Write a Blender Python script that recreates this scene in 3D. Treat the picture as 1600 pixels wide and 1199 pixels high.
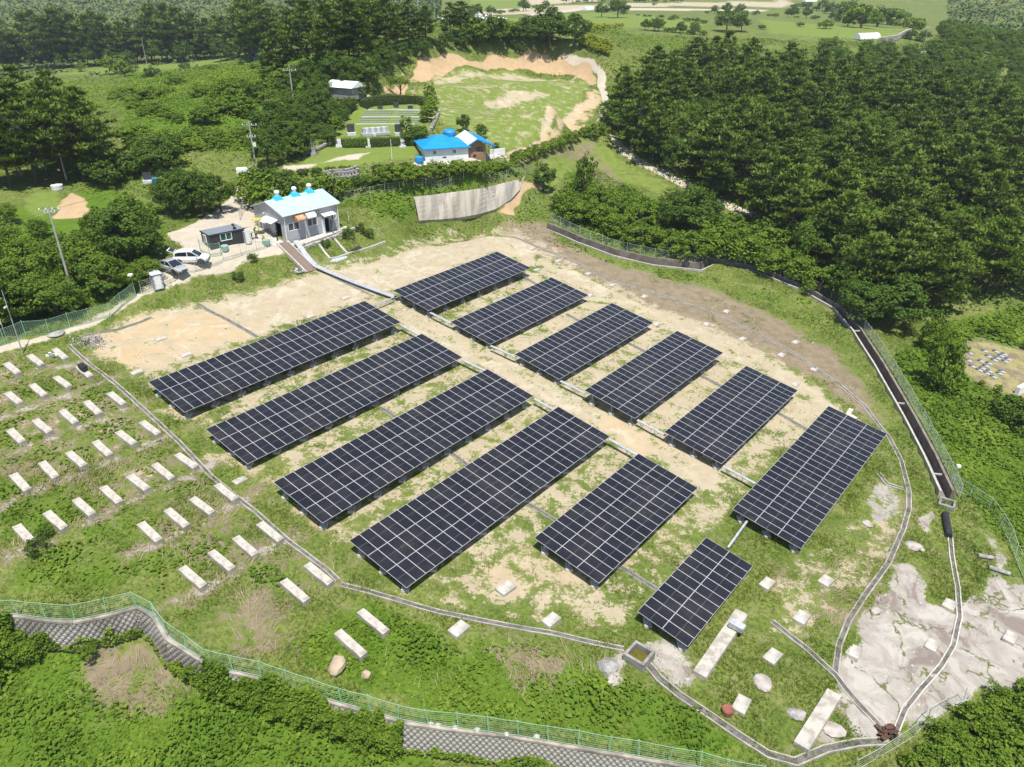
import bpy, bmesh, math, random
import numpy as np
from mathutils import Vector, Matrix

for _o in list(bpy.data.objects):
    bpy.data.objects.remove(_o)
SC = bpy.context.scene
COL = SC.collection
random.seed(7)
RNG = np.random.default_rng(11)

# ------------------------------------------------------------------ camera, sky, sun
CAMZ = 45.884
PITCH = 0.4903276
FOC = 1185.42            # focal length in photograph pixels (1600 wide)
cam_d = bpy.data.cameras.new('camera')
cam = bpy.data.objects.new('camera', cam_d)
COL.objects.link(cam)
cam.location = (0, 0, CAMZ)
cam.rotation_euler = (math.pi / 2 - PITCH, 0, 0)
cam_d.sensor_fit = 'HORIZONTAL'
cam_d.sensor_width = 36.0
cam_d.lens = FOC / 1600 * 36.0
cam_d.clip_start = 0.5
cam_d.clip_end = 9000
SC.camera = cam

SUN_EL = math.radians(70)
SUN_AZ = math.radians(-78)      # direction towards the sun, measured from +X
W = bpy.data.worlds.new('World')
SC.world = W
W.use_nodes = True
_nt = W.node_tree
_nt.nodes.clear()
_sky = _nt.nodes.new('ShaderNodeTexSky')
_sky.sky_type = 'NISHITA'
_sky.sun_disc = False
_sky.sun_elevation = SUN_EL
_sky.sun_rotation = math.pi / 2 - SUN_AZ
_sky.air_density = 1.0
_sky.dust_density = 0.6
_bg = _nt.nodes.new('ShaderNodeBackground')
_bg.inputs[1].default_value = 0.10
_wo = _nt.nodes.new('ShaderNodeOutputWorld')
_nt.links.new(_sky.outputs[0], _bg.inputs[0])
_nt.links.new(_bg.outputs[0], _wo.inputs[0])
sun_d = bpy.data.lights.new('sun', 'SUN')
sun_d.energy = 4.6
sun_d.angle = math.radians(0.5)
sun_d.color = (1.0, 0.955, 0.89)
sun = bpy.data.objects.new('sun', sun_d)
COL.objects.link(sun)
_sv = Vector((math.cos(SUN_EL) * math.cos(SUN_AZ), math.cos(SUN_EL) * math.sin(SUN_AZ), math.sin(SUN_EL)))
sun.rotation_euler = _sv.to_track_quat('Z', 'Y').to_euler()
sun.location = (0, 0, 200)
SC.view_settings.view_transform = 'Standard'
SC.view_settings.look = 'None'
SC.view_settings.gamma = 1
SC.view_settings.use_curve_mapping = False
SC.view_settings.exposure = 0.62
SC.cycles.max_bounces = 6
SC.cycles.transparent_max_bounces = 12
SC.cycles.use_denoising = True

# ------------------------------------------------------------------ terrain
CP_, SP_ = math.cos(PITCH), math.sin(PITCH)
def ray(px, py):
    a = (px - 800) / FOC; b = -(py - 599.5) / FOC
    return np.array([a, CP_ + b * SP_, -SP_ + b * CP_])
def plane_z(x, y):
    return -0.10421 * x + 0.0760 * y - 1.35
def onplane(px, py, res=0.0):
    d = ray(px, py)
    t = (-1.35 + res - CAMZ) / (d[2] + 0.10421 * d[0] - 0.0760 * d[1])
    return np.array([d[0] * t, d[1] * t, CAMZ + d[2] * t])
def on_y(px, py, Y):
    d = ray(px, py); t = Y / d[1]
    return np.array([d[0] * t, Y, CAMZ + d[2] * t])

# heights known along the ground: (photo x, photo y, metres above the slope of the array field)
_ctl = [(20,700,0),(20,900,0),(150,600,0),(300,505,0),(450,450,0),(600,600,0),(600,430,0),(760,370,0),(900,420,0),(1000,500,0),
 (1200,560,0),(1330,640,0),(1150,900,0),(900,950,0),(640,960,0),(400,850,0),(250,700,0),(1250,900,0),(1300,1100,0),(1100,1100,0),
 (900,1050,0),(700,1050,0),(450,1050,0),(250,920,0),(1420,760,0),(1450,1100,-.3),(1550,950,-.5),(100,920,0),(60,560,0),
 (1000,1130,0),(1200,1170,0),(800,1110,0),(580,1060,0),(1100,640,0),(800,560,0),(500,640,0),(700,760,0),
 # bank below the road and the building pad
 (130,512,.2),(215,494,0),(300,470,0),(380,434,0),(450,428,0),(520,414,0),(600,387,0),(655,347,0),(740,337,0),(815,330,.3),
 (60,518,.5),(140,488,.6),(200,458,1.2),(290,431,2),(370,400,2),(430,386,2),(530,360,2),(600,337,2.6),(650,304,4),(740,296,4.2),(812,282,4.2),
 (10,528,.4),(250,405,2),(330,345,2.2),(390,275,3),(400,330,2),(470,340,2),(530,310,2.6),
 # terraces behind
 (430,262,4.5),(540,285,4.2),(600,270,6.2),(700,264,6.4),(780,255,6.2),(520,262,6.0),(560,235,6.6),(620,215,7),(520,215,6.6),(680,215,7),
 (620,165,8.5),(540,165,8.5),(690,165,8),(800,205,8),(860,190,8),(800,130,8),(700,135,8),(910,140,7),(880,125,8),(860,215,4.5),(900,250,3),(960,270,2.6),(900,305,1.5),(850,300,1.5),
 (860,345,.6),(1000,385,1.2),(1100,405,1.2),(1230,430,1),(1310,470,.6),(950,410,0),(1050,450,0),(1200,480,0),(1290,520,0),
 (1050,340,2),(1130,330,2.2),(1000,300,2.8),
 (1400,560,.4),(1450,660,.2),(1510,760,0),(1590,880,-.5),(1540,570,.8),(1590,620,.5),(1480,560,.8),(1590,500,1.2),(1460,480,.8),
 # slope on the left
 (20,300,1),(100,283,.5),(190,290,1.5),(60,420,.3),(160,400,.6),(240,330,1.5),(120,470,-.2),(20,480,-.5),(230,270,2.4),(300,230,3.4),(200,200,4),(330,170,6),(440,200,5),(450,150,7)]
_cp = [onplane(*c) for c in _ctl]
_res = [c[2] for c in _ctl]
# heights known farther off: (x, y, z)
for _x,_y,_z in [(18,172,16),(30,272,31),(0,284,31),(-45,272,31),(-30,205,25),(-45,250,27),(-60,235,24),(-75,200,22),(-110,170,18),
 (-90,300,18),(-130,300,13),(-150,350,12),(-200,300,8),(-60,330,25),(35,225,21),(75,230,17),(60,180,12.5),(45,140,7),(90,140,5),(110,180,10),
 (130,230,12),(100,290,20),(40,300,26),(0,320,27),(60,400,29),(120,350,26),(160,350,26),(0,450,28),(150,500,26),(-80,450,24),(220,300,14),(250,420,18),
 (-250,600,6),(-60,650,22),(100,700,28),(300,700,22),(-500,800,20),(500,800,40),(-300,1000,38),(450,1100,62),(0,1200,58),(-900,1100,62),(900,1100,66),(0,1500,80),(-700,1500,80),(700,1500,82),
 (-1500,2500,70),(1500,2500,70),(0,2500,70),(-2600,1500,60),(2600,1500,60),(-600,400,0),(700,400,0),(-500,100,-20),(500,100,-40),
 (-2500,-300,-60),(2500,-300,-80),(0,-300,-30),(0,5,-4),(-60,5,-2),(60,5,-10),(-150,60,12),(150,60,-12),(-120,110,18)]:
    _cp.append(np.array([_x,_y,_z])); _res.append(_z - plane_z(_x,_y))
# the cut bank round the bare field: foot and top of the slope
for _a,_b,_r in [(612,146,8),(640,126,8),(690,110,8),(760,103,8),(820,103,8),(880,110,7.6),(922,126,7.2)]:
    _p = onplane(_a,_b,_r); _cp.append(_p); _res.append(_r)
    _u = np.array([_p[0] - 0.0, _p[1] - 195.0]); _u = _u / np.linalg.norm(_u)
    for _k, _dz in ((4.5, 6.8), (10.0, 7.6)):
        _q = np.array([_p[0] + _u[0]*_k, _p[1] + _u[1]*_k, _p[2] + _dz]); _cp.append(_q); _res.append(_q[2] - plane_z(_q[0], _q[1]))
_cp = np.array(_cp)[:, :2]; _res = np.array(_res)
def _phi(d2): return np.sqrt(d2 + 2.0 ** 2)
_d2 = ((_cp[:, None] - _cp[None]) ** 2).sum(-1)
_A = np.zeros((len(_cp) + 1,) * 2)
_A[:-1, :-1] = _phi(_d2) - 0.02 * np.eye(len(_cp)); _A[-1, :-1] = 1; _A[:-1, -1] = 1
_w = np.linalg.solve(_A, np.r_[_res, 0])

def poly_sd(poly, X, Y):
    """signed distance to a closed polygon, positive inside"""
    P = np.asarray(poly, float)[:, :2]
    ins = np.zeros(X.shape, bool); best = np.full(X.shape, 1e18)
    for i in range(len(P)):
        ax, ay = P[i - 1]; bx, by = P[i]
        vx, vy = bx - ax, by - ay
        L = vx * vx + vy * vy + 1e-12
        t = np.clip(((X - ax) * vx + (Y - ay) * vy) / L, 0, 1)
        best = np.minimum(best, (X - ax - t * vx) ** 2 + (Y - ay - t * vy) ** 2)
        c = ((ay > Y) != (by > Y)) & (X < (bx - ax) * (Y - ay) / (by - ay + 1e-12) + ax)
        ins ^= c
    d = np.sqrt(best)
    return np.where(ins, d, -d)
def line_d(pts, X, Y):
    P = np.asarray(pts, float)[:, :2]; best = np.full(X.shape, 1e18)
    for i in range(1, len(P)):
        ax, ay = P[i - 1]; bx, by = P[i]
        vx, vy = bx - ax, by - ay
        t = np.clip(((X - ax) * vx + (Y - ay) * vy) / (vx * vx + vy * vy + 1e-12), 0, 1)
        best = np.minimum(best, (X - ax - t * vx) ** 2 + (Y - ay - t * vy) ** 2)
    return np.sqrt(best)
def sstep(a, b, x):
    t = np.clip((x - a) / (b - a), 0, 1); return t * t * (3 - 2 * t)
def vnoise(x, y, seed=0):
    """smooth value noise, -1..1"""
    xi = np.floor(x).astype(np.int64); yi = np.floor(y).astype(np.int64)
    fx = x - xi; fy = y - yi
    fx = fx * fx * (3 - 2 * fx); fy = fy * fy * (3 - 2 * fy)
    def h(a, b):
        n = (a * 374761393 + b * 668265263 + seed * 974711) & 0x7fffffff
        n = ((n ^ (n >> 13)) * 1274126177) & 0x7fffffff
        n = n ^ (n >> 16)
        return (n & 0xffff) / 32767.5 - 1
    return (h(xi, yi) * (1 - fx) + h(xi + 1, yi) * fx) * (1 - fy) + (h(xi, yi + 1) * (1 - fx) + h(xi + 1, yi + 1) * fx) * fy
def fbm(x, y, seed=0, o=3):
    s = 0; a = 1; n = 0
    for k in range(o):
        s = s + a * vnoise(x * 2 ** k, y * 2 ** k, seed + k * 17); n += a; a *= .5
    return s / n

# line of the retaining wall along the near edge (its top), read on the field's slope
WALL_PX = [(-70,972),(15,960),(60,967),(110,972),(165,962),(215,948),(240,962),(262,998),(300,1022),(330,1041),(365,1050),(420,1062),
           (480,1085),(540,1102),(635,1129),(700,1138),(800,1150),(900,1167),(1000,1184),(1080,1198),(1190,1222)]
WALL = [onplane(a, b, 0.0) for a, b in WALL_PX]
WALL_H = 2.1
LOWZONE = [p[:2] for p in WALL] + [np.array(q) for q in [(22, 28.5), (30, 25), (30, -50), (-90, -50), (-90, 45)]]
# deep concrete channel on the right
CHAN_PX = [(852,352),(905,377),(960,398),(1020,413),(1092,425),(1112,414),(1180,427),(1255,455),(1308,484),(1338,520),(1372,572),(1420,655),(1452,715),(1478,772)]
def terrain(X, Y):
    X = np.asarray(X, float); Y = np.asarray(Y, float)
    sh = X.shape; x = X.ravel(); y = Y.ravel()
    out = np.empty(x.shape)
    for i in range(0, len(x), 20000):
        a = x[i:i+20000]; b = y[i:i+20000]
        d2 = (a[:, None] - _cp[None, :, 0]) ** 2 + (b[:, None] - _cp[None, :, 1]) ** 2
        out[i:i+20000] = _phi(d2) @ _w[:-1] + _w[-1] + plane_z(a, b)
    near = (np.abs(x) < 120) & (y < 80)
    sd = poly_sd(LOWZONE, x[near], y[near])
    drop = sstep(-0.25, 0.35, sd) * WALL_H + np.clip(sd, 0, 12) * 0.10
    out[near] -= drop
    cd = line_d(CHAN, x, y)
    out -= 1.15 * (1 - sstep(0.55, 0.8, cd))
    out += 0.10 * fbm(x / 2.3, y / 2.3, 3) * (1 - sstep(150, 300, y))
    return out.reshape(sh)
CHAN = [onplane(a, b, 0.35 if a < 1330 else 0.1) for a, b in CHAN_PX]

def _axis(segs):
    v = []
    for a, b, s in segs:
        v += list(np.arange(a, b, s))
    return np.array(v)
def _grow(start, end, s, g):
    v = [start]; 
    while v[-1] < end: v.append(v[-1] + s); s *= g
    return np.array(v)
gx = np.r_[-_grow(75, 2600, .8, 1.07)[::-1], np.arange(-74.6, 79.9, .42), _grow(80.2, 2600, .8, 1.07)]
gy = np.r_[-_grow(-27, 300, .9, 1.2)[::-1], np.arange(27.4, 140, .42), np.arange(140, 275, .85), _grow(275, 2600, 1.2, 1.045)]
GX, GY = np.meshgrid(gx, gy)
GZ = terrain(GX, GY)
def H(x, y):
    """height of the ground sheet"""
    x = np.asarray(x, float); y = np.asarray(y, float)
    i = np.clip(np.searchsorted(gx, x) - 1, 0, len(gx) - 2); j = np.clip(np.searchsorted(gy, y) - 1, 0, len(gy) - 2)
    u = (x - gx[i]) / (gx[i + 1] - gx[i]); v = (y - gy[j]) / (gy[j + 1] - gy[j])
    return (GZ[j, i] * (1 - u) + GZ[j, i + 1] * u) * (1 - v) + (GZ[j + 1, i] * (1 - u) + GZ[j + 1, i + 1] * u) * v
_T = np.geomspace(28, 2600, 1400)
def G(px, py, h=0.0):
    """point of the ground (raised by h) seen at a photo position"""
    d = ray(px, py); d = d / np.linalg.norm(d)
    P = d[None] * _T[:, None]; P[:, 2] += CAMZ
    below = P[:, 2] < H(P[:, 0], P[:, 1]) + h
    k = int(np.argmax(below)) if below.any() else len(_T) - 1
    a, b = _T[max(k - 1, 0)], _T[k]
    for _ in range(18):
        m = (a + b) / 2; q = d * m
        if q[2] + CAMZ < H(q[0], q[1]) + h: b = m
        else: a = m
    q = d * b
    return np.array([q[0], q[1], q[2] + CAMZ])
def GL(pts, h=0.0): return [G(a, b, h) for a, b in pts]
def to_px(P):
    P = np.asarray(P, float); x = P[..., 0]; y = P[..., 1]; z = P[..., 2] - CAMZ
    dep = y * CP_ - z * SP_; up = y * SP_ + z * CP_
    return 800 + FOC * x / dep, 599.5 - FOC * up / dep

# direction of the arrays: E along a row, S down the slope
YAW = 0.877936
E2 = np.array([math.cos(YAW), math.sin(YAW)]); S2 = np.array([math.sin(YAW), -math.cos(YAW)])

# ------------------------------------------------------------------ object helpers
def tag(o, label=None, cat=None, group=None, kind=None):
    if label: o['label'] = label
    if cat: o['category'] = cat
    if group: o['group'] = group
    if kind or cat: o['kind'] = kind or 'thing'
    return o
def empty(name, loc=(0, 0, 0), rz=0.0, label=None, cat=None, group=None):
    o = bpy.data.objects.new(name, None); COL.objects.link(o)
    o.location = loc; o.rotation_euler = (0, 0, rz); o.empty_display_size = .3
    return tag(o, label, cat, group)
def link(name, me, parent=None, loc=(0, 0, 0), rot=(0, 0, 0), scale=None):
    o = bpy.data.objects.new(name, me); COL.objects.link(o)
    o.location = loc; o.rotation_euler = rot
    if scale is not None: o.scale = scale if hasattr(scale, '__len__') else (scale,) * 3
    if parent is not None: o.parent = parent
    return o
def copy_tree(o, parent=None):
    c = o.copy(); COL.objects.link(c)
    if parent is not None: c.parent = parent
    for ch in list(o.children): copy_tree(ch, c)
    return c

class MB:
    """collects shapes, then builds them as one mesh"""
    def __init__(s): s.v = []; s.f = []; s.m = []
    def add(s, v, f, m=0):
        n = len(s.v); s.v += [tuple(map(float, q)) for q in v]; s.f += [tuple(i + n for i in q) for q in f]; s.m += [m] * len(f); return s
    def box(s, c, d, rz=0.0, m=0, M=None):
        x, y, z = d[0] / 2, d[1] / 2, d[2] / 2
        vs = [(-x,-y,-z),(x,-y,-z),(x,y,-z),(-x,y,-z),(-x,-y,z),(x,-y,z),(x,y,z),(-x,y,z)]
        if M is None: M = Matrix.Rotation(rz, 3, 'Z')
        C = Vector(c)
        return s.add([M @ Vector(q) + C for q in vs], [(3,2,1,0),(4,5,6,7),(0,1,5,4),(1,2,6,5),(2,3,7,6),(3,0,4,7)], m)
    def bar(s, a, b, w, h=None, m=0):
        """square bar from a to b"""
        a = Vector(a); b = Vector(b); d = b - a; L = d.length
        if L < 1e-6: return s
        q = d.to_track_quat('X', 'Z').to_matrix()
        return s.box((a + b) / 2, (L, w, h or w), m=m, M=q)
    def tube(s, a, b, r, r2=None, n=8, m=0, cap=True):
        a = Vector(a); b = Vector(b); d = (b - a)
        if d.length < 1e-6: return s
        q = d.to_track_quat('Z', 'Y').to_matrix(); r2 = r if r2 is None else r2
        vs = []
        for P, R in ((a, r), (b, r2)):
            for k in range(n):
                t = 2 * math.pi * k / n; vs.append(P + q @ Vector((R * math.cos(t), R * math.sin(t), 0)))
        fs = [(k, (k + 1) % n, n + (k + 1) % n, n + k) for k in range(n)]
        if cap: fs += [tuple(range(n))[::-1], tuple(range(n, 2 * n))]
        return s.add(vs, fs, m)
    def prism(s, poly, z0, z1, m=0):
        """vertical prism over a polygon; z may be a number or one per corner"""
        n = len(poly); za = z0 if hasattr(z0, '__len__') else [z0] * n; zb = z1 if hasattr(z1, '__len__') else [z1] * n
        vs = [(p[0], p[1], za[i]) for i, p in enumerate(poly)] + [(p[0], p[1], zb[i]) for i, p in enumerate(poly)]
        return s.add(vs, [tuple(range(n))[::-1], tuple(range(n, 2 * n))] + [(k, (k + 1) % n, n + (k + 1) % n, n + k) for k in range(n)], m)
    def sweep(s, pts, prof, m=0, closed=True):
        """profile (offset to the right, up) swept along a ground line, kept upright"""
        P = [Vector(p) for p in pts]; n = len(prof); base = len(s.v); vs = []
        for i, p in enumerate(P):
            d0 = (P[i] - P[i - 1]) if i else (P[1] - P[0]); d1 = (P[i + 1] - P[i]) if i < len(P) - 1 else d0
            d0 = Vector((d0.x, d0.y, 0)).normalized(); d1 = Vector((d1.x, d1.y, 0)).normalized()
            t = (d0 + d1).normalized(); r = Vector((t.y, -t.x, 0)); k = 1 / max(.5, t.dot(d1))
            vs += [p + r * (q[0] * k) + Vector((0, 0, q[1])) for q in prof]
        fs = []
        R = range(n) if closed else range(n - 1)
        for i in range(len(P) - 1):
            for j in R:
                a = i * n + j; b = i * n + (j + 1) % n
                fs.append((a, a + n, b + n, b))
        if closed: fs += [tuple(range(n)), tuple(range((len(P) - 1) * n, len(P) * n))[::-1]]
        return s.add(vs, fs, m)
    def lathe(s, prof, n=16, c=(0, 0, 0), m=0):
        vs = []; k = len(prof)
        for i in range(n):
            t = 2 * math.pi * i / n
            vs += [(c[0] + r * math.cos(t), c[1] + r * math.sin(t), c[2] + z) for r, z in prof]
        fs = [(i * k + j, ((i + 1) % n) * k + j, ((i + 1) % n) * k + j + 1, i * k + j + 1) for i in range(n) for j in range(k - 1)]
        return s.add(vs, fs, m)
    def mesh(s, name, mats, smooth=False, bevel=0):
        me = bpy.data.meshes.new(name); me.from_pydata(s.v, [], s.f)
        for q in (mats if isinstance(mats, (list, tuple)) else [mats]): me.materials.append(q)
        me.polygons.foreach_set('material_index', s.m)
        if smooth: me.polygons.foreach_set('use_smooth', [True] * len(s.f))
        me.update()
        bm = bmesh.new(); bm.from_mesh(me)
        if bevel: bmesh.ops.bevel(bm, geom=[e for e in bm.edges if len(e.link_faces) == 2 and e.calc_face_angle(0) > .5], offset=bevel, segments=2, profile=.6, affect='EDGES', clamp_overlap=True)
        bmesh.ops.recalc_face_normals(bm, faces=bm.faces)
        bm.to_mesh(me); bm.free()
        return me
    def build(s, name, mats, parent=None, smooth=False, bevel=0, loc=(0, 0, 0), rot=(0, 0, 0)):
        return link(name, s.mesh(name, mats, smooth, bevel), parent, loc, rot)

def np_mesh(name, V, F, mats, attr=None, mi=None, smooth=False):
    """big mesh from arrays; F is (n,3) or (n,4)"""
    me = bpy.data.meshes.new(name); n = len(F); k = F.shape[1]
    me.vertices.add(len(V)); me.vertices.foreach_set('co', np.ascontiguousarray(V, np.float32).ravel())
    me.loops.add(n * k); me.loops.foreach_set('vertex_index', np.ascontiguousarray(F, np.int32).ravel())
    me.polygons.add(n); me.polygons.foreach_set('loop_start', np.arange(0, n * k, k, dtype=np.int32))
    for q in (mats if isinstance(mats, (list, tuple)) else [mats]): me.materials.append(q)
    if mi is not None: me.polygons.foreach_set('material_index', np.asarray(mi, np.int32))
    if smooth: me.polygons.foreach_set('use_smooth', np.ones(n, bool))
    for key, (dom, val) in (attr or {}).items():
        a = me.attributes.new(key, 'FLOAT', dom); a.data.foreach_set('value', np.ascontiguousarray(val, np.float32))
    me.update(calc_edges=True); me.validate()
    return me

# ------------------------------------------------------------------ material helpers
class NT:
    def __init__(s, name):
        s.mat = bpy.data.materials.new(name); s.mat.use_nodes = True; s.t = s.mat.node_tree; s.t.nodes.clear()
        s.out = s.n('ShaderNodeOutputMaterial'); s.b = s.n('ShaderNodeBsdfPrincipled'); s.l(s.b.outputs[0], s.out.inputs[0])
    def n(s, ty, **k):
        q = s.t.nodes.new(ty)
        for a, v in k.items(): setattr(q, a, v)
        return q
    def l(s, a, b): s.t.links.new(a, b)
    def val(s, sock, v):
        if isinstance(v, bpy.types.NodeSocket): s.l(v, sock)
        elif hasattr(v, '__len__') and len(v) == 3 and sock.type == 'RGBA': sock.default_value = (*v, 1)
        else: sock.default_value = v
    def mix(s, f, a, b, ty='MIX'):
        q = s.n('ShaderNodeMix', data_type='RGBA', blend_type=ty); s.val(q.inputs[0], f); s.val(q.inputs[6], a); s.val(q.inputs[7], b); return q.outputs[2]
    def math(s, op, a, b=0.0, c=None, clamp=False):
        q = s.n('ShaderNodeMath', operation=op, use_clamp=clamp); s.val(q.inputs[0], a); s.val(q.inputs[1], b)
        if c is not None: s.val(q.inputs[2], c)
        return q.outputs[0]
    def noise(s, scale, detail=4, rough=.55, vec=None, dist=0.0, out=0):
        q = s.n('ShaderNodeTexNoise'); q.inputs['Scale'].default_value = scale; q.inputs['Detail'].default_value = detail; q.inputs['Roughness'].default_value = rough
        q.inputs['Distortion'].default_value = dist
        s.l(vec if vec is not None else s.pos(), q.inputs['Vector']); return q.outputs[out]
    def pos(s):
        if not hasattr(s, '_p'): s._p = s.n('ShaderNodeNewGeometry').outputs['Position']
        return s._p
    def obj(s):
        if not hasattr(s, '_o'): s._o = s.n('ShaderNodeTexCoord').outputs['Object']
        return s._o
    def ramp(s, f, a, b, smooth=True):
        q = s.n('ShaderNodeMapRange', interpolation_type='SMOOTHSTEP' if smooth else 'LINEAR'); s.val(q.inputs[0], f); q.inputs[1].default_value = a; q.inputs[2].default_value = b; return q.outputs[0]
    def attr(s, name): return s.n('ShaderNodeAttribute', attribute_name=name).outputs['Fac']
    def rnd(s): return s.n('ShaderNodeObjectInfo').outputs['Random']
    def bump(s, h, strength=.4, dist=.05):
        q = s.n('ShaderNodeBump'); q.inputs['Strength'].default_value = strength; q.inputs['Distance'].default_value = dist; s.l(h, q.inputs['Height']); s.l(q.outputs[0], s.b.inputs['Normal'])
    def set(s, col=None, rough=None, spec=None, metal=None):
        if col is not None: s.val(s.b.inputs['Base Color'], col)
        if rough is not None: s.val(s.b.inputs['Roughness'], rough)
        if spec is not None: s.val(s.b.inputs['Specular IOR Level'], spec)
        if metal is not None: s.val(s.b.inputs['Metallic'], metal)
        return s.mat
def simple(name, c, c2=None, rough=.7, scale=3.0, spec=.3, metal=0.0, bump=0.0, det=5, lo=.35, hi=.65):
    """two-tone weathered material; noise in object space"""
    t = NT(name)
    if c2 is None: c2 = tuple(q * .75 for q in c)
    n = t.noise(scale, det, .6, t.obj())
    col = t.mix(t.ramp(n, lo, hi), c, c2)
    if bump: t.bump(t.noise(scale * 6, 4, .6, t.obj()), bump, .03)
    return t.set(col, rough, spec, metal)
# ------------------------------------------------------------------ solar arrays
def panel_material():
    t = NT('solar_glass')
    uv = t.obj()
    sp = t.n('ShaderNodeSeparateXYZ'); t.l(uv, sp.inputs[0])
    x, y = sp.outputs[0], sp.outputs[1]          # x across (0..W), y along (0..L)
    def lines(v, pitch, w):
        q = t.math('ABSOLUTE', t.math('SUBTRACT', t.math('FRACT', t.math('DIVIDE', v, pitch)), .5))
        return t.math('GREATER_THAN', q, .5 - w / pitch / 2)
    cx = lines(x, PW / 6, .010)
    cy = lines(y, PL / 24, .005)
    mid = t.math('LESS_THAN', t.math('ABSOLUTE', t.math('SUBTRACT', y, PL / 2)), .012)
    bus = lines(x, PW / 60, .0016)
    rn = t.rnd()
    base = t.mix(rn, (.0060, .0068, .0105), (.0105, .0112, .0165))
    base = t.mix(t.math('MULTIPLY', cy, .5), base, (.05, .052, .06))
    base = t.mix(t.math('MULTIPLY', bus, .35), base, (.09, .09, .10))
    base = t.mix(t.math('MULTIPLY', cx, .8), base, (.075, .08, .09))
    base = t.mix(mid, base, (.13, .135, .14))
    dust = t.ramp(t.noise(.35, 3, .6), .4, .75)
    base = t.mix(t.math('MULTIPLY', dust, .10), base, (.16, .14, .11))
    return t.set(base, t.math('ADD', .16, t.math('MULTIPLY', dust, .14)), .26)
PL, PW = 2.28, 1.066
M_GLASS = panel_material()
M_ALU = simple('aluminium_frame', (.50, .50, .50), (.42, .42, .43), rough=.45, scale=2, spec=.5)
M_GALV = simple('galvanised_steel', (.46, .48, .50), (.33, .35, .37), rough=.45, scale=4, spec=.5, metal=.35)
M_CONC = simple('concrete', (.46, .43, .38), (.33, .31, .28), rough=.9, scale=2.2, bump=.25)
M_CONC_W = simple('pale_concrete', (.52, .49, .44), (.36, .34, .30), rough=.9, scale=2.5, bump=.25)
M_CONC_D = simple('weathered_concrete', (.30, .285, .25), (.17, .165, .15), rough=.95, scale=1.2, bump=.3)

def panel_mesh(w, l):
    g, fr, th = .006, .022, .035
    b = MB()
    x0, x1, y0, y1 = g, w - g, g, l - g
    o = [(x0,y0),(x1,y0),(x1,y1),(x0,y1)]; i = [(x0+fr,y0+fr),(x1-fr,y0+fr),(x1-fr,y1-fr),(x0+fr,y1-fr)]
    v = [(p[0],p[1],0) for p in o] + [(p[0],p[1],0) for p in i] + [(p[0],p[1],-th) for p in o] + [(p[0],p[1],-.006) for p in i]
    f = []; m = []
    for k in range(4):
        n = (k + 1) % 4
        f += [(k, n, 4 + n, 4 + k), (8 + k, 8 + n, n, k), (4 + k, 4 + n, 12 + n, 12 + k)]; m += [1, 1, 1]
    f += [(12, 13, 14, 15), (11, 10, 9, 8)]; m += [0, 2]
    me = bpy.data.meshes.new('solar_panel'); me.from_pydata(v, [], f)
    for q in (M_GLASS, M_ALU, M_BACK): me.materials.append(q)
    me.polygons.foreach_set('material_index', m); me.update()
    return me
M_BACK = simple('panel_back_sheet', (.35, .35, .35), rough=.6)

TILT = 0.16513
# back-left corner on the field's slope frame, columns, rows of panels, description
TABLES = [
 ((-37.53, 69.06, 9.22), 28.98, 27, 3, 'long solar array at the back of the left field, nearest the sandy yard'),
 ((-29.50, 62.29, 7.66), 28.96, 27, 3, 'long solar array second from the sandy yard in the left field'),
 ((-21.13, 55.10, 6.58), 28.68, 27, 3, 'long solar array third from the sandy yard in the left field'),
 ((-13.42, 49.02, 5.05), 28.86, 27, 3, 'front most of the four long solar arrays on the left'),
 ((-15.98, 95.52, 9.03), 21.39, 20, 3, 'solar array at the far back, beside the cable duct from the grey building'),
 ((-7.88, 88.91, 7.31), 21.33, 20, 3, 'second solar array from the back in the right field'),
 ((0.29, 81.94, 6.10), 21.33, 20, 3, 'third solar array from the back in the right field'),
 ((8.11, 74.83, 5.08), 21.23, 20, 3, 'fourth solar array from the back in the right field'),
 ((16.06, 68.33, 3.60), 20.25, 19, 3, 'solar array between the fourth one and the long one at the right edge'),
 ((20.61, 57.07, 2.11), 25.28, 24, 3, 'longest solar array of the right field, beside the winding drain'),
 ((1.87, 50.97, 3.72), 17.01, 16, 3, 'shorter solar array in front of the four long left arrays'),
 ((9.79, 43.95, 2.23), 11.61, 11, 2, 'smallest solar array, two panels deep, above the square water basin')]
_pm = {}
ct, st = math.cos(TILT), math.sin(TILT)
TAB = []
def leg_at(root, inv, x, y, zt, foot):
    """one post of an array, standing on the ground; x,y,zt in world"""
    zg = float(H(x, y)); L = zt - zg
    if L < .15: return
    lp = inv @ Vector((x, y, zg))
    o = link('leg', LEGM, root, lp)
    o.scale = (1, 1, L)
    if foot:
        f = link('footing', FOOTM, o, (0, 0, 0)); f.scale = (1, 1, 1 / L)
LEGM = MB().box((0, 0, .5), (.09, .09, 1.0)).mesh('leg', M_GALV)
FOOTM = MB().box((0, 0, .05), (.62, .95, .34)).mesh('footing', M_CONC_W, bevel=.03)
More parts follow.
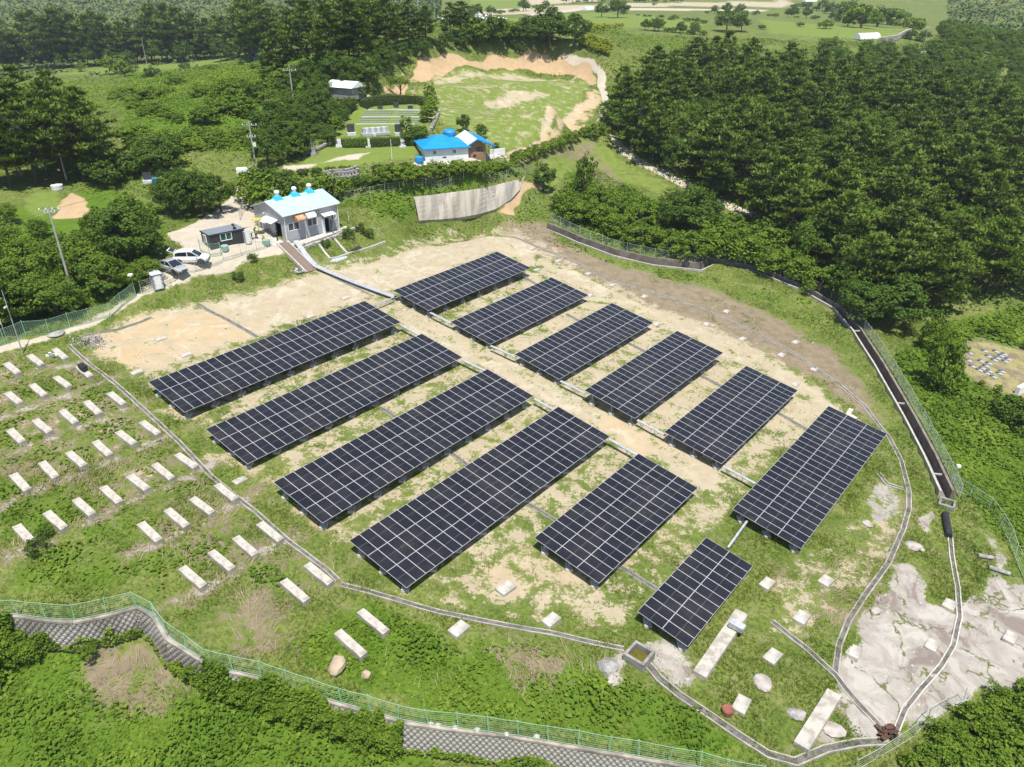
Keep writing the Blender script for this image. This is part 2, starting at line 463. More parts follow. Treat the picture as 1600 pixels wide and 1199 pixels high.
for (A, Ln, nc, nr, lab) in TABLES:
    A = np.array(A)
    pw = Ln / nc
    key = round(pw, 3)
    if key not in _pm: _pm[key] = panel_mesh(pw, PL)
    root = empty('solar_array', A, 0, lab, 'solar array', 'solar arrays on the field')
    # axes: X along the row, Y towards the lower edge
    ex = Vector((E2[0], E2[1], 0)); ey = Vector((S2[0] * ct, S2[1] * ct, -st)); ez = ex.cross(ey)
    # panel mesh uses (x,y) with +z up: x along -? keep right handed by flipping y
    R = Matrix((ex, -ey, -ez)).transposed()
    root.rotation_euler = R.to_euler()
    Rw = Matrix.Translation(Vector(A)) @ R.to_4x4(); inv = Rw.inverted()
    for r in range(nr):
        for c in range(nc):
            link('solar_panel', _pm[key], root, (c * pw, -(r + 1) * PL, random.uniform(-.004, .004)))
    D = nr * PL
    fr = (.115, .5, .885) if nr == 3 else (.16, .84)
    # purlins along the row and rafters down the slope
    for r in range(nr):
        for q in (.25, .75):
            MB().box((Ln / 2, -(r + q) * PL, -.075), (Ln - .1, .06, .06)).build('rail', M_GALV, root)
    nl = int(round((Ln - 1.2) / 3.2)) + 1
    for k in range(nl):
        u = .6 + (Ln - 1.2) * k / (nl - 1)
        MB().box((u, -D / 2, -.16), (.07, D * .92, .10)).build('rafter', M_GALV, root)
        for q in fr:
            p = Rw @ Vector((u, -D * q, -.2))
            leg_at(root, inv, p.x, p.y, p.z, True)
    TAB.append((A, Ln, D))
# legs stand upright: undo the tilt of the array
for o in [q for q in COL.objects if q.name.split('.')[0] == 'leg']:
    o.rotation_euler = o.parent.rotation_euler.to_matrix().inverted().to_euler()
# ------------------------------------------------------------------ the ground sheet and what grows or lies on it
def W2(pts): return [G(a, b)[:2] for a, b in pts]
# zones: name, value, edge softness in metres, outline as seen along the ground
Z = {}
def zone(name, val, soft, pts, world=False):
    Z.setdefault(name, []).append((val, soft, [np.array(p[:2]) for p in pts] if world else W2(pts)))
zone('dirt', .44, 2.0, [(130,525),(210,490),(330,470),(460,425),(560,395),(640,370),(700,350),(790,345),(850,372),(930,432),(1000,458),(1100,505),(1200,548),(1300,612),(1385,690),(1330,700),(1250,690),(1160,790),(1080,900),(1020,930),(930,955),(820,945),(700,935),(640,925),(560,872),(480,812),(400,752),(330,695),(260,640),(200,590),(140,560)])
zone('dirt', .80, 1.5, [(128,528),(215,493),(330,473),(470,432),(560,410),(700,380),(800,370),(850,395),(830,420),(770,395),(620,455),(570,468),(400,530),(235,592),(180,565)])
zone('dirt', .72, 1.2, [(570,470),(620,460),(680,490),(800,555),(900,610),(1000,665),(1140,740),(1140,790),(1080,760),(955,690),(835,620),(725,560),(630,508)])
zone('dirt', .72, 1.5, [(830,400),(900,425),(1000,470),(1130,515),(1240,580),(1330,640),(1290,650),(1240,610),(1130,560),(1020,505),(920,462),(830,420)])
zone('dirt', .62, 1.5, [(860,930),(780,880),(640,905),(760,940),(900,975),(985,985),(1000,950),(940,915)])
zone('dirt', .64, 1.5, [(700,500),(840,590),(1000,690),(1130,750),(1250,690),(1320,650),(1200,560),(1000,470),(850,420),(760,430)])
zone('dirt', .62, 1.5, [(1000,690),(1130,740),(1240,690),(1160,600),(1040,690)])
for q in [((620,500),(235,640),(290,665),(690,530)), ((720,560),(330,710),(390,745),(790,595)), ((830,625),(440,790),(505,840),(900,650)), ((955,690),(560,880),(640,925),(1010,715)), ((1090,765),(860,910),(950,940),(1130,800))]:
    zone('dirt', .52, 1.0, q)
zone('orange', .8, 2.0, [(130,530),(215,497),(330,490),(420,510),(330,545),(230,575),(160,560)])
zone('orange', .5, 2.0, [(225,610),(330,690),(420,770),(520,850),(560,900),(640,925),(520,790),(330,650)])
zone('orange', .45, 2.0, [(690,900),(830,930),(1000,880),(930,820),(840,860)])
zone('orange', .5, 1.5, [(950,640),(1050,700),(1000,720),(930,670)])
zone('brown', .85, 2.0, [(770,350),(840,345),(900,395),(1000,432),(1100,472),(1200,515),(1280,545),(1345,600),(1375,665),(1330,640),(1270,590),(1180,545),(1080,500),(960,450),(830,400)])
zone('brown', .80, 2.0, [(800,352),(860,370),(930,402),(1000,422),(1080,443),(1160,474),(1240,508),(1300,548),(1350,602),(1385,662),(1340,650),(1270,590),(1180,556),(1080,512),(960,458),(840,398)])
zone('brown', .55, 2.0, [(600,385),(700,350),(780,345),(700,370)])
zone('brown', .62, 2.5, [(330,960),(390,905),(450,925),(470,1000),(440,1040),(370,1030)])
zone('brown', .6, 2.5, [(770,1010),(880,1000),(930,1050),(860,1080),(780,1060)])
zone('brown', .62, 2.0, [(120,1020),(230,985),(300,1040),(310,1080),(250,1120),(130,1130),(90,1090)])
zone('brown', .42, 3.0, [(-40,560),(120,545),(240,660),(420,820),(560,930),(440,940),(280,910),(100,800),(-40,720)])
zone('dirt', .22, 3.0, [(-40,560),(100,550),(220,655),(400,810),(300,830),(100,720),(-40,720)])
zone('brown', .45, 2.0, [(1200,880),(1310,870),(1400,760),(1440,800),(1400,880),(1310,1000),(1240,960)])
zone('dirt', .42, 2.0, [(1250,870),(1300,850),(1370,770),(1400,740),(1410,800),(1390,850),(1330,940),(1250,1000),(1190,1000)])
zone('rock', .95, 1.0, [(1392,880),(1430,890),(1450,935),(1500,950),(1560,915),(1660,925),(1660,1050),(1510,1100),(1440,1125),(1392,1165),(1345,1140),(1312,1090),(1306,1030),(1330,975)])
zone('rock', .7, .7, [(1020,1010),(1060,1000),(1090,1040),(1080,1075),(1050,1075),(1005,1035)])
zone('rock', .8, .5, [(935,1050),(962,1018),(985,1022),(965,1058),(945,1068)])
zone('rock', .6, .6, [(1290,1130),(1320,1125),(1315,1160),(1275,1165)])
zone('rock', .55, .8, [(1345,770),(1400,750),(1410,800),(1350,810)])
zone('rock', .8, .4, [(1425,815),(1460,805),(1450,830),(1440,830)])
zone('rock', .6, .6, [(1530,820),(1560,850),(1580,910),(1560,900),(1535,850)])
zone('vine', .95, 1.2, [(-60,1010),(20,1000),(110,1020),(130,1100),(260,1120),(330,1060),(480,1110),(640,1150),(720,1199),(800,1199),(900,1260),(-60,1260)])
zone('vine', .95, 1.5, [(1395,560),(1470,505),(1600,480),(1720,480),(1720,960),(1600,900),(1560,830),(1500,760),(1450,680)])
zone('vine', .7, 1.5, [(450,1010),(560,940),(700,990),(900,1010),(960,1060),(1100,1120),(1200,1195),(1100,1190),(900,1150),(640,1110),(500,1075)])
zone('vine', .54, 2.0, [(-30,740),(200,770),(330,840),(470,900),(470,950),(300,910),(60,860),(-30,850)])
zone('vine', .46, 2.5, [(-30,560),(120,560),(300,720),(460,860),(300,800),(-30,740)])
zone('vine', .5, 2.0, [(0,840),(200,830),(280,900),(330,960),(300,1000),(200,940),(0,950)])
zone('vine', .9, 1.5, [(865,340),(905,250),(930,270),(1010,310),(1200,360),(1310,460),(1200,425),(1110,405),(1000,400),(900,370)])
zone('vine', .8, 2.0, [(-60,330),(60,320),(160,290),(260,330),(260,380),(200,455),(140,485),(60,505),(-60,530)])
zone('vine', .85, 3.0, [(190,225),(190,110),(400,98),(520,85),(540,140),(520,180),(430,250),(380,240),(300,225),(230,240)])
zone('vine', .6, 1.0, [(525,310),(600,285),(700,288),(800,262),(830,285),(750,285),(650,300),(655,345),(600,350)])
zone('vine', .4, 1.0, [(865,372),(960,402),(1100,428),(1260,465),(1330,535),(1310,535),(1200,478),(1080,445),(960,420),(900,395)])
zone('road', .95, .8, [(-60,560),(0,541),(70,524),(140,500),(200,466),(235,444),(262,418),(285,385),(260,365),(300,350),(345,325),(368,300),(382,268),(398,268),(392,300),(398,330),(400,352),(330,372),(320,392),(372,405),(438,383),(445,395),(380,412),(300,437),(240,458),(200,478),(140,512),(60,537),(0,553),(-60,572)])
zone('road', .95, .5, [(872,82),(900,84),(930,98),(946,112),(950,150),(952,190),(938,208),(930,200),(940,160),(934,118),(915,102),(880,90)])
zone('road', .8, .6, [(935,203),(960,230),(1010,265),(1060,290),(1130,325),(1190,345),(1190,335),(1130,312),(1070,280),(1010,252),(960,215)])
zone('road', .9, .6, [(640,262),(740,252),(782,240),(800,246),(700,270),(650,276)])
zone('road', .85, .8, [(440,258),(500,256),(560,240),(580,238),(560,250),(470,268),(440,266)])
zone('orange', .9, 1.0, [(595,140),(650,98),(760,84),(860,82),(925,108),(936,128),(870,108),(780,104),(680,112),(620,140)])
zone('dirt', .85, 1.0, [(840,215),(880,190),(925,145),(932,160),(900,195),(850,235),(800,250),(790,238)])
zone('orange', .6, 1.5, [(840,215),(880,190),(925,145),(932,160),(900,195),(850,235),(800,250),(790,238)])
zone('dirt', .7, 2.0, [(620,150),(680,118),(800,110),(900,120),(880,128),(760,120),(690,132),(640,142)])
zone('dirt', .75, 1.5, [(760,160),(800,140),(850,142),(870,150),(820,160),(790,172),(760,172)])
zone('dirt', .5, 2.0, [(690,135),(760,128),(780,136),(700,140)])
zone('orange', .7, 1.5, [(680,225),(700,190),(720,185),(700,215),(690,232)])
zone('dirt', .30, 1.0, [(620,165),(680,118),(800,104),(925,126),(900,170),(850,205),(790,236),(740,215),(690,190)])
zone('lawn', .95, 1.0, [(620,165),(680,118),(800,104),(925,126),(900,170),(850,205),(790,236),(740,215),(690,190)])
zone('lawn', .95, .6, [(470,258),(510,218),(560,165),(668,165),(676,185),(650,250),(500,268)])
zone('lawn', .58, 1.5, [(860,300),(830,260),(880,230),(920,212),(960,235),(1010,270),(1060,295),(1040,310),(960,280),(905,250),(890,275)])
zone('road', .85, .8, [(296,398),(330,374),(396,352),(447,381),(436,390),(380,408),(330,420)])
zone('brown', .55, 1.5, [(830,262),(880,225),(925,215),(985,290),(940,300),(900,250)])
zone('dry', .85, 1.0, [(1485,545),(1530,530),(1600,545),(1680,570),(1680,640),(1560,610),(1500,580)])
zone('brown', .5, 1.5, [(1480,535),(1520,520),(1600,535),(1680,560),(1680,660),(1600,640),(1560,625),(1490,590)])
zone('lawn', .8, .6, [(190,290),(215,270),(285,258),(300,270),(240,300)])
zone('orange', .85, 1.0, [(80,345),(90,312),(115,300),(140,310),(140,335),(100,345)])
zone('lawn', .7, 1.0, [(40,330),(50,300),(90,295),(100,320),(70,345)])
zone('orange', .95, .8, [(592,146),(612,128),(650,104),(700,90),(760,83),(830,81),(880,84),(925,104),(938,130),(925,134),(880,118),(820,111),(760,111),(700,117),(650,130),(620,148)])
zone('orange', .95, .8, [(928,138),(940,152),(918,196),(872,226),(822,254),(790,256),(783,240),(828,222),(868,196),(900,166)])
zone('dirt', .55, .8, [(928,138),(940,152),(918,196),(872,226),(822,254),(790,256),(783,240),(828,222),(868,196),(900,166)])
zone('orange', .9, .8, [(768,332),(800,312),(820,286),(852,274),(846,300),(804,338)])
# fields farther off
zone('lawn', .9, 3.0, [(95,112),(250,98),(400,80),(400,92),(250,110),(100,118)])
zone('lawn', .9, 3.0, [(735,0),(830,-6),(830,22),(735,20)])
zone('dirt', .8, 2.0, [(735,18),(860,10),(960,6),(1240,0),(1240,12),(960,12),(860,20),(740,26)])
zone('dirt', .8, 2.0, [(820,0),(900,-4),(940,2),(830,9)])
zone('lawn', .85, 3.0, [(790,30),(930,20),(1060,30),(1110,40),(1060,44),(930,44),(900,70),(880,74)])
zone('lawn', .85, 3.0, [(1180,30),(1300,40),(1420,46),(1420,60),(1330,62),(1200,52)])
zone('orange', .6, 1.0, [(1410,74),(1450,70),(1470,84),(1430,86)])
zone('road', .8, 1.0, [(820,22),(920,10),(1000,13),(1200,16),(1200,19),(1000,17),(920,14),(820,26)])
BLOCK_ROWS = [
 [(92.5,548.7),(54.4,559.4),(17.5,571.9)],
 [(131,577.5),(96,592.5),(58.7,606),(20,618.7)],
 [(181,618.7),(143.7,633.7),(106,647.5),(65,662.5),(24,677.5)],
 [(233.7,666),(196,681),(158.7,696),(117.5,713.7),(75,731),(30,748.7)],
 [(290,716),(253.7,732.5),(215,750),(172.5,768.7),(130,788.7),(85,808.7),(36,830)],
 [(352.5,766),(315,786),(275,805),(232.5,826)],
 [(421,826),(382.5,848.7),(345,872.5),(300,897)],
 [(497,893),(460,919)],
 [(582,967),(547,1002)]]
RUTS = [[(470,440),(600,490),(720,552),(860,622),(1000,692),(1120,762)],[(250,522),(420,472),(600,412),(760,374),(830,385)],[(200,540),(330,500),(470,440)],[(840,395),(1000,478),(1130,530),(1240,592),(1320,650)],[(600,920),(760,950),(900,985)]]
NAMES = ['dirt', 'orange', 'brown', 'rock', 'vine', 'road', 'lawn', 'dry']
WT = {}
_jx = GX + 1.3 * fbm(GX / 4, GY / 4, 41); _jy = GY + 1.3 * fbm(GX / 4, GY / 4, 57)
for nme in NAMES:
    a = np.zeros(GX.shape)
    for val, soft, poly in Z.get(nme, []):
        P = np.array(poly); x0, y0 = P.min(0) - 6; x1, y1 = P.max(0) + 6
        i0, i1 = np.searchsorted(gx, [x0, x1]); j0, j1 = np.searchsorted(gy, [y0, y1])
        if i1 <= i0 or j1 <= j0: continue
        s = np.s_[j0:j1, i0:i1]
        k = .35 if nme in ('road',) else 1.0
        X_ = GX[s] + k * (_jx[s] - GX[s]); Y_ = GY[s] + k * (_jy[s] - GY[s])
        a[s] = np.maximum(a[s], val * sstep(-soft, soft, poly_sd(poly, X_, Y_)))
    WT[nme] = a
# gravelly bands in front of each row of footing blocks
for row in BLOCK_ROWS[:7]:
    pts = [G(a + 22, b + 20)[:2] for a, b in row]
    d0 = pts[-1] - pts[0]; d0 = d0 / np.linalg.norm(d0)
    pts = [pts[0] - d0 * 2.0] + pts + [pts[-1] + d0 * 3]
    d = line_d(pts, GX, GY)
    WT['brown'] = np.maximum(WT['brown'], .56 * sstep(1.6, .3, d + .6 * fbm(GX, GY, 5)))
    WT['rock'] = np.maximum(WT['rock'], .42 * sstep(1.0, .2, d + .5 * fbm(GX, GY, 9)))
GZ += np.clip(WT['rock'] - .5, 0, .5) * 2 * (.30 * (1 - np.abs(fbm(GX / 3.4 + GY / 9, GY / 2.2, 201, 4)) * 2.4) - .2)
for pts in RUTS:
    d = line_d([G(a, b)[:2] for a, b in pts], GX, GY) + .35 * fbm(GX / 5, GY / 5, 121)
    m_ = np.clip(sstep(.30, .05, np.abs(d - .8)) * (.55 + .5 * fbm(GX / 3, GY / 3, 122)), 0, 1)
    WT['brown'] = np.maximum(WT['brown'], .5 * m_); WT['dirt'] = np.minimum(1, WT['dirt'] + .25 * sstep(.55, .1, np.abs(d)) * (GZ > -99))
    GZ -= .05 * m_
def wt(name, x, y):
    i = np.clip(np.searchsorted(gx, x) - 1, 0, len(gx) - 2); j = np.clip(np.searchsorted(gy, y) - 1, 0, len(gy) - 2)
    return WT[name][j, i]

def ground_material():
    t = NT('ground_soil_and_grass'); P = t.pos()
    big = t.noise(.16, 4, .6); mid = t.noise(.75, 5, .65); fine = t.noise(3.2, 5, .7); grit = t.noise(14, 3, .7)
    patch = t.noise(.42, 6, .62, dist=.6)
    g = t.mix(t.ramp(big, .35, .65), (.112, .155, .026), (.165, .195, .044))
    g = t.mix(t.ramp(fine, .38, .68), g, (.058, .088, .017))
    g = t.mix(t.math('MULTIPLY', t.ramp(mid, .48, .72), .65), g, (.235, .205, .105))
    def ctr(n_, k_): return t.math('MULTIPLY', t.math('SUBTRACT', n_, .5), k_)
    E_ = t.math('ADD', t.math('ADD', ctr(patch, 1.9), ctr(mid, 1.5)), t.math('ADD', ctr(fine, 1.7), ctr(grit, 1.0)))
    def layer(g, name, c1, c2, n1=.35, k=1.0, gritk=.35):
        a = t.attr(name)
        a2 = t.math('SUBTRACT', t.math('MULTIPLY', a, 2), 1.0)
        env = t.math('SUBTRACT', 1.0, t.math('POWER', t.math('ABSOLUTE', a2), 2.5))
        f = t.ramp(t.math('ADD', a, t.math('MULTIPLY', t.math('MULTIPLY', E_, env), k)), .40, .60)
        c = t.mix(t.ramp(mid, .3, .7), c1, c2)
        c = t.mix(t.math('MULTIPLY', t.ramp(grit, .45, .8), gritk), c, tuple(q * .55 for q in c1))
        return t.mix(f, g, c)
    g = layer(g, 'vine', (.070, .130, .011), (.095, .160, .016), k=.5)
    g = layer(g, 'lawn', (.128, .185, .030), (.165, .205, .046), k=.6)
    g = layer(g, 'dry', (.31, .265, .125), (.22, .215, .075), k=.8)
    g = layer(g, 'brown', (.250, .200, .135), (.165, .135, .085))
    g = layer(g, 'dirt', (.425, .365, .255), (.350, .292, .196), gritk=.5)
    og = t.attr('orange')
    of = t.math('MULTIPLY', t.math('MULTIPLY', og, t.ramp(t.attr('dirt'), .3, .6)), .75)
    g = t.mix(t.math('MULTIPLY', of, t.ramp(patch, .35, .6)), g, (.46, .325, .175))
    # pale washed out streaks and wheel marks on the sand
    pale = t.math('MULTIPLY', t.ramp(t.attr('dirt'), .55, .8), t.ramp(t.noise(.22, 5, .7, dist=1.5), .52, .62))
    g = t.mix(t.math('MULTIPLY', pale, .6), g, (.47, .425, .325))
    rk = t.n('ShaderNodeTexVoronoi', feature='DISTANCE_TO_EDGE'); rk.inputs['Scale'].default_value = .16; wv = t.n('ShaderNodeVectorMath', operation='ADD'); sc_ = t.n('ShaderNodeVectorMath', operation='SCALE'); sc_.inputs[3].default_value = 5.0; t.l(t.noise(.35, 4, .6, out=1), sc_.inputs[0]); t.l(t.pos(), wv.inputs[0]); t.l(sc_.outputs[0], wv.inputs[1]); t.l(wv.outputs[0], rk.inputs['Vector'])
    rs = t.noise(.28, 7, .68, dist=.8)
    g0 = g
    g = layer(g, 'rock', (.375, .345, .302), (.285, .258, .222), k=.7)
    rw = t.ramp(t.attr('rock'), .45, .6)
    g = t.mix(t.math('MULTIPLY', rw, t.ramp(rs, .50, .62)), g, (.205, .170, .145))
    g = t.mix(t.math('MULTIPLY', rw, t.math('MULTIPLY', t.ramp(rs, .47, .40), .5)), g, (.46, .432, .388))
    g = t.mix(t.math('MULTIPLY', rw, t.math('MULTIPLY', t.math('SUBTRACT', 1.0, t.ramp(rk.outputs['Distance'], .0, .03)), t.ramp(t.noise(.5, 2), .42, .55))), g, (.10, .115, .035))
    g = layer(g, 'road', (.46, .412, .332), (.40, .35, .268), k=.5, gritk=.25)
    # bare orange cuttings where no other soil lies
    o2 = t.math('MULTIPLY', t.ramp(og, .55, .8), t.math('SUBTRACT', 1.0, t.ramp(t.attr('dirt'), .2, .5)))
    g = t.mix(o2, g, t.mix(t.ramp(mid, .3, .7), (.46, .315, .175), (.36, .27, .165)))
    t.bump(t.math('ADD', fine, t.math('MULTIPLY', grit, .6)), .55, .12)
    return t.set(g, .95, .15)
M_GROUND = ground_material()
_ny, _nx = GX.shape
_idx = np.arange(_nx * _ny).reshape(_ny, _nx)
_F = np.stack([_idx[:-1, :-1], _idx[:-1, 1:], _idx[1:, 1:], _idx[1:, :-1]], -1).reshape(-1, 4)
ground = link('ground', np_mesh('ground', np.stack([GX, GY, GZ], -1).reshape(-1, 3), _F, M_GROUND,
              {k: ('POINT', WT[k].ravel()) for k in NAMES}, smooth=True))
tag(ground, kind='structure')

# ------------------------------------------------------------------ leaves and blades
def leaf_material(name, c1, c2, c3=None, rough=.7, trans=.25, spec=.16):
    """foliage: colour varies leaf by leaf (tint) and plant by plant"""
    t = NT(name)
    a = t.attr('tint'); r = t.rnd()
    c = t.mix(a, c1, c2)
    if c3: c = t.mix(t.math('MULTIPLY', r, .8), c, c3)
    t.set(c, rough, spec)
    tr = t.n('ShaderNodeBsdfTranslucent'); t.val(tr.inputs[0], t.mix(.35, c, (.16, .24, .02)))
    mx = t.n('ShaderNodeMixShader'); mx.inputs[0].default_value = trans
    t.l(t.b.outputs[0], mx.inputs[1]); t.l(tr.outputs[0], mx.inputs[2]); t.l(mx.outputs[0], t.out.inputs[0])
    return t.mat
M_VINE = leaf_material('vine_leaf', (.072, .138, .010), (.160, .238, .024))
M_SCRUB = leaf_material('scrub_leaf', (.098, .170, .012), (.185, .262, .028))
M_LIGHT = leaf_material('light_leaf', (.055, .115, .010), (.135, .205, .024), (.095, .165, .015), trans=.22)
M_GRASS = leaf_material('grass_blade', (.100, .168, .016), (.215, .258, .048))
M_STRAW = leaf_material('straw_blade', (.28, .225, .125), (.44, .365, .22), trans=.1)
M_PINE = leaf_material('pine_needle', (.030, .062, .009), (.180, .245, .034), (.115, .180, .018), trans=.18, rough=.7, spec=.2)
M_BROAD = leaf_material('broad_leaf', (.040, .088, .010), (.110, .172, .024), (.075, .135, .015), trans=.22)
M_BRIGHT = leaf_material('bright_leaf', (.095, .165, .012), (.19, .265, .026), (.14, .22, .018), trans=.2)
M_YELLOW = leaf_material('golden_leaf', (.28, .34, .015), (.44, .48, .035), trans=.2)
M_FAR = leaf_material('far_leaf', (.030, .062, .016), (.070, .110, .028), trans=.05, rough=.8, spec=.1)
M_BARK = simple('bark', (.10, .075, .055), (.055, .042, .034), rough=.95, scale=5, bump=.4)
M_DEAD = simple('dead_wood', (.30, .27, .24), (.20, .175, .155), rough=.95, scale=5)

def leaf_quads(P, size, up=.6, seed=0, aspect=.75, N=None):
    """folded leaf quads at points P; normals lean to N (or up)"""
    r = np.random.default_rng(seed); n = len(P)
    nr = r.normal(size=(n, 3)); nr /= np.linalg.norm(nr, axis=1, keepdims=True)
    base = np.array([0, 0, 1.0]) if N is None else N
    nr = nr * (1 - up) + base * up; nr /= np.linalg.norm(nr, axis=1, keepdims=True) + 1e-9
    t = r.normal(size=(n, 3)); t -= nr * (t * nr).sum(1, keepdims=True); t /= np.linalg.norm(t, axis=1, keepdims=True) + 1e-9
    b = np.cross(nr, t); s = (size * r.uniform(.65, 1.35, n))[:, None] if np.isscalar(size) else (size * r.uniform(.65, 1.35, n))[:, None]
    t = t * s * .5; b = b * s * .5 * aspect
    V = np.stack([P - t, P + b + nr * s * .08, P + t - nr * s * .12, P - b + nr * s * .08], 1).reshape(-1, 3)
    return V, np.arange(n * 4).reshape(-1, 4), r
def blades(P, h, w, seed=0, lean=.5, k=3):
    """k upright triangular blades at each point"""
    r = np.random.default_rng(seed); n = len(P)
    P = np.repeat(P, k, 0) + np.c_[r.normal(0, .05, (n * k, 2)), np.zeros(n * k)]
    hh = np.repeat(h, k) if hasattr(h, '__len__') else np.full(n * k, h); hh = hh * r.uniform(.6, 1.3, n * k)
    a = r.uniform(0, 2 * math.pi, n * k); d = np.c_[np.cos(a), np.sin(a), np.zeros(n * k)]
    a2 = r.uniform(0, 2 * math.pi, n * k); l = lean * r.uniform(0, 1, n * k)
    tip = P + np.c_[np.cos(a2) * l * hh, np.sin(a2) * l * hh, hh]
    V = np.stack([P - d * w / 2, P + d * w / 2, tip], 1).reshape(-1, 3)
    return V, np.arange(n * k * 3).reshape(-1, 3), r, n * k
def scatter(n, x0, x1, y0, y1, seed):
    r = np.random.default_rng(seed); return r.uniform(x0, x1, n), r.uniform(y0, y1, n), r
def resample_xy(P, step):
    d = np.r_[0, np.cumsum(np.linalg.norm(np.diff(P, axis=0), axis=1))]; t = np.arange(0, d[-1], step); return np.c_[np.interp(t, d, P[:, 0]), np.interp(t, d, P[:, 1])]
def mound(x, y):
    return np.clip(.35 + .9 * fbm(x / 3.1, y / 3.1, 77), 0, 2)
def in_tables(x, y, m=0.0):
    k = np.zeros(x.shape, bool)
    for A, Ln, D in TAB:
        dx = x - A[0]; dy = y - A[1]; u = dx * E2[0] + dy * E2[1]; v = dx * S2[0] + dy * S2[1]
        k |= (u > -m) & (u < Ln + m) & (v > -m) & (v < D + m)
    return k
def in_view(x, y, m=60):
    px, py = to_px(np.stack([x, y, H(x, y)], -1)); return (px > -m) & (px < 1600 + m) & (py > -m - 40) & (py < 1199 + m)
def clear_of_road(x, y): return (wt('road', x, y) < .4)

# vines: the mat below the wall, the slope on the right, around the footings
x, y, r = scatter(560000, -62, 82, 26, 150, 1)
w = wt('vine', x, y) * (1 - .9 * (wt('rock', x, y) > .4)) * (wt('road', x, y) < .3) * (wt('dry', x, y) < .25) * (wt('brown', x, y) < .5)
near = np.clip(75 / np.hypot(x, y), .25, 1) ** 1.2
keep = (r.uniform(size=len(x)) < np.clip((w + .35 * fbm(x / 2.2, y / 2.2, 8) - .35) * 1.9, 0, 1) * near) & in_view(x, y) & (line_d(CHAN, x, y) > 1.6)
x, y, w = x[keep], y[keep], w[keep]
z = H(x, y) + mound(x, y) * np.clip(w * 1.2 - .3, 0.05, 1) * np.where(y < 48, 1.15, .8) * r.uniform(.55, 1, len(x)) + .03
sz = (.20 + .0022 * np.hypot(x, y)) * np.where(r.uniform(0, 1, len(x)) < .35, .55, 1.0 + .5 * r.uniform(0, 1, len(x)) ** 3)
_r = np.random.default_rng(77); _wl = resample_xy(np.array(WALL)[:, :2], .25); _n = 46000
_i = _r.integers(0, len(_wl) - 1, _n); _c = _wl[_i] + (_wl[_i + 1] - _wl[_i]) * _r.uniform(0, 1, (_n, 1)); _t = np.gradient(_wl, axis=0)[_i]; _t /= np.linalg.norm(_t, axis=1, keepdims=True)
_px = to_px(np.c_[_c, plane_z(_c[:, 0], _c[:, 1])])[0]
_cov = np.where(_px < 22, 1.25, np.where((_px > 325) & (_px < 632), 1.18 + .55 * fbm(_c[:, 0] / 1.6, _c[:, 1] / 1.6, 13), .30 + .42 * fbm(_c[:, 0] / 1.3, _c[:, 1] / 1.3, 14)))
_cov = np.where((_px > 40) & (_px < 640), _cov + .9 * np.clip(fbm(_c[:, 0] / 1.1, _c[:, 1] / 1.1, 19) - .05, 0, 1), _cov)
_v = _r.uniform(0, 1, _n) ** .8 * 1.6; _k = (_v < _cov) & (_r.uniform(0, 1, _n) < np.where(_px > 325, np.where(_px < 632, .9, .5), .6)); _c, _t, _v, _cov = _c[_k], _t[_k], _v[_k], _cov[_k]
_o = .75 - .5 * np.clip(_v, 0, 1.5) + .35 * _r.uniform(0, 1, len(_c)) * _cov
_z = plane_z(_c[:, 0], _c[:, 1]) - WALL_H + _v * WALL_H
x = np.r_[x, _c[:, 0] + _t[:, 1] * _o]; y = np.r_[y, _c[:, 1] - _t[:, 0] * _o]; z = np.r_[z, _z]; sz = np.r_[sz, np.full(len(_c), .26)]
V, F, r2 = leaf_quads(np.c_[x, y, z], sz, .62, 2)
tint = np.clip(.5 + .75 * fbm(x / 5, y / 5, 31) + .4 * fbm(x / 1.2, y / 1.2, 35) + r2.normal(0, .25, len(x)), 0, 1)
tag(link('vine_cover', np_mesh('vine_cover', V, F, M_VINE, {'tint': ('FACE', tint)})), 'mat of broad leaved green vines over the slopes', 'vines', kind='stuff')
N_VINE = len(x)

# grass and weeds of the field
x, y, r = scatter(420000, -64, 62, 32, 130, 3)
bare = np.maximum.reduce([wt('dirt', x, y) * 1.1, wt('road', x, y), wt('rock', x, y) * 1.0, wt('brown', x, y) * .75, wt('orange', x, y) * .6, wt('vine', x, y) * .5])
g = 1 - bare + .75 * fbm(x / 2.4, y / 2.4, 21) + .25 * fbm(x / .7, y / .7, 23)
keep = (r.uniform(size=len(x)) < np.clip((g - .48) * 1.7, 0, 1) * np.clip(70 / np.hypot(x, y), .3, 1)) & in_view(x, y) & ~in_tables(x, y, -.6) & (line_d(CHAN, x, y) > 1.2)
x, y, g = x[keep], y[keep], g[keep]
hh = np.clip(.10 + .22 * (g - .4), .08, .34)
V, F, r2, n = blades(np.c_[x, y, H(x, y) - .02], hh, .065, 4, 1.0, 3)
tint = np.clip(np.repeat(.45 + .6 * fbm(x / 4, y / 4, 37), 3) + r2.normal(0, .22, n), 0, 1)
tag(link('grass', np_mesh('grass', V, F, M_GRASS, {'tint': ('FACE', tint)})), 'green grass and weeds growing between the arrays', 'grass', kind='stuff')
N_GRASS = len(x)
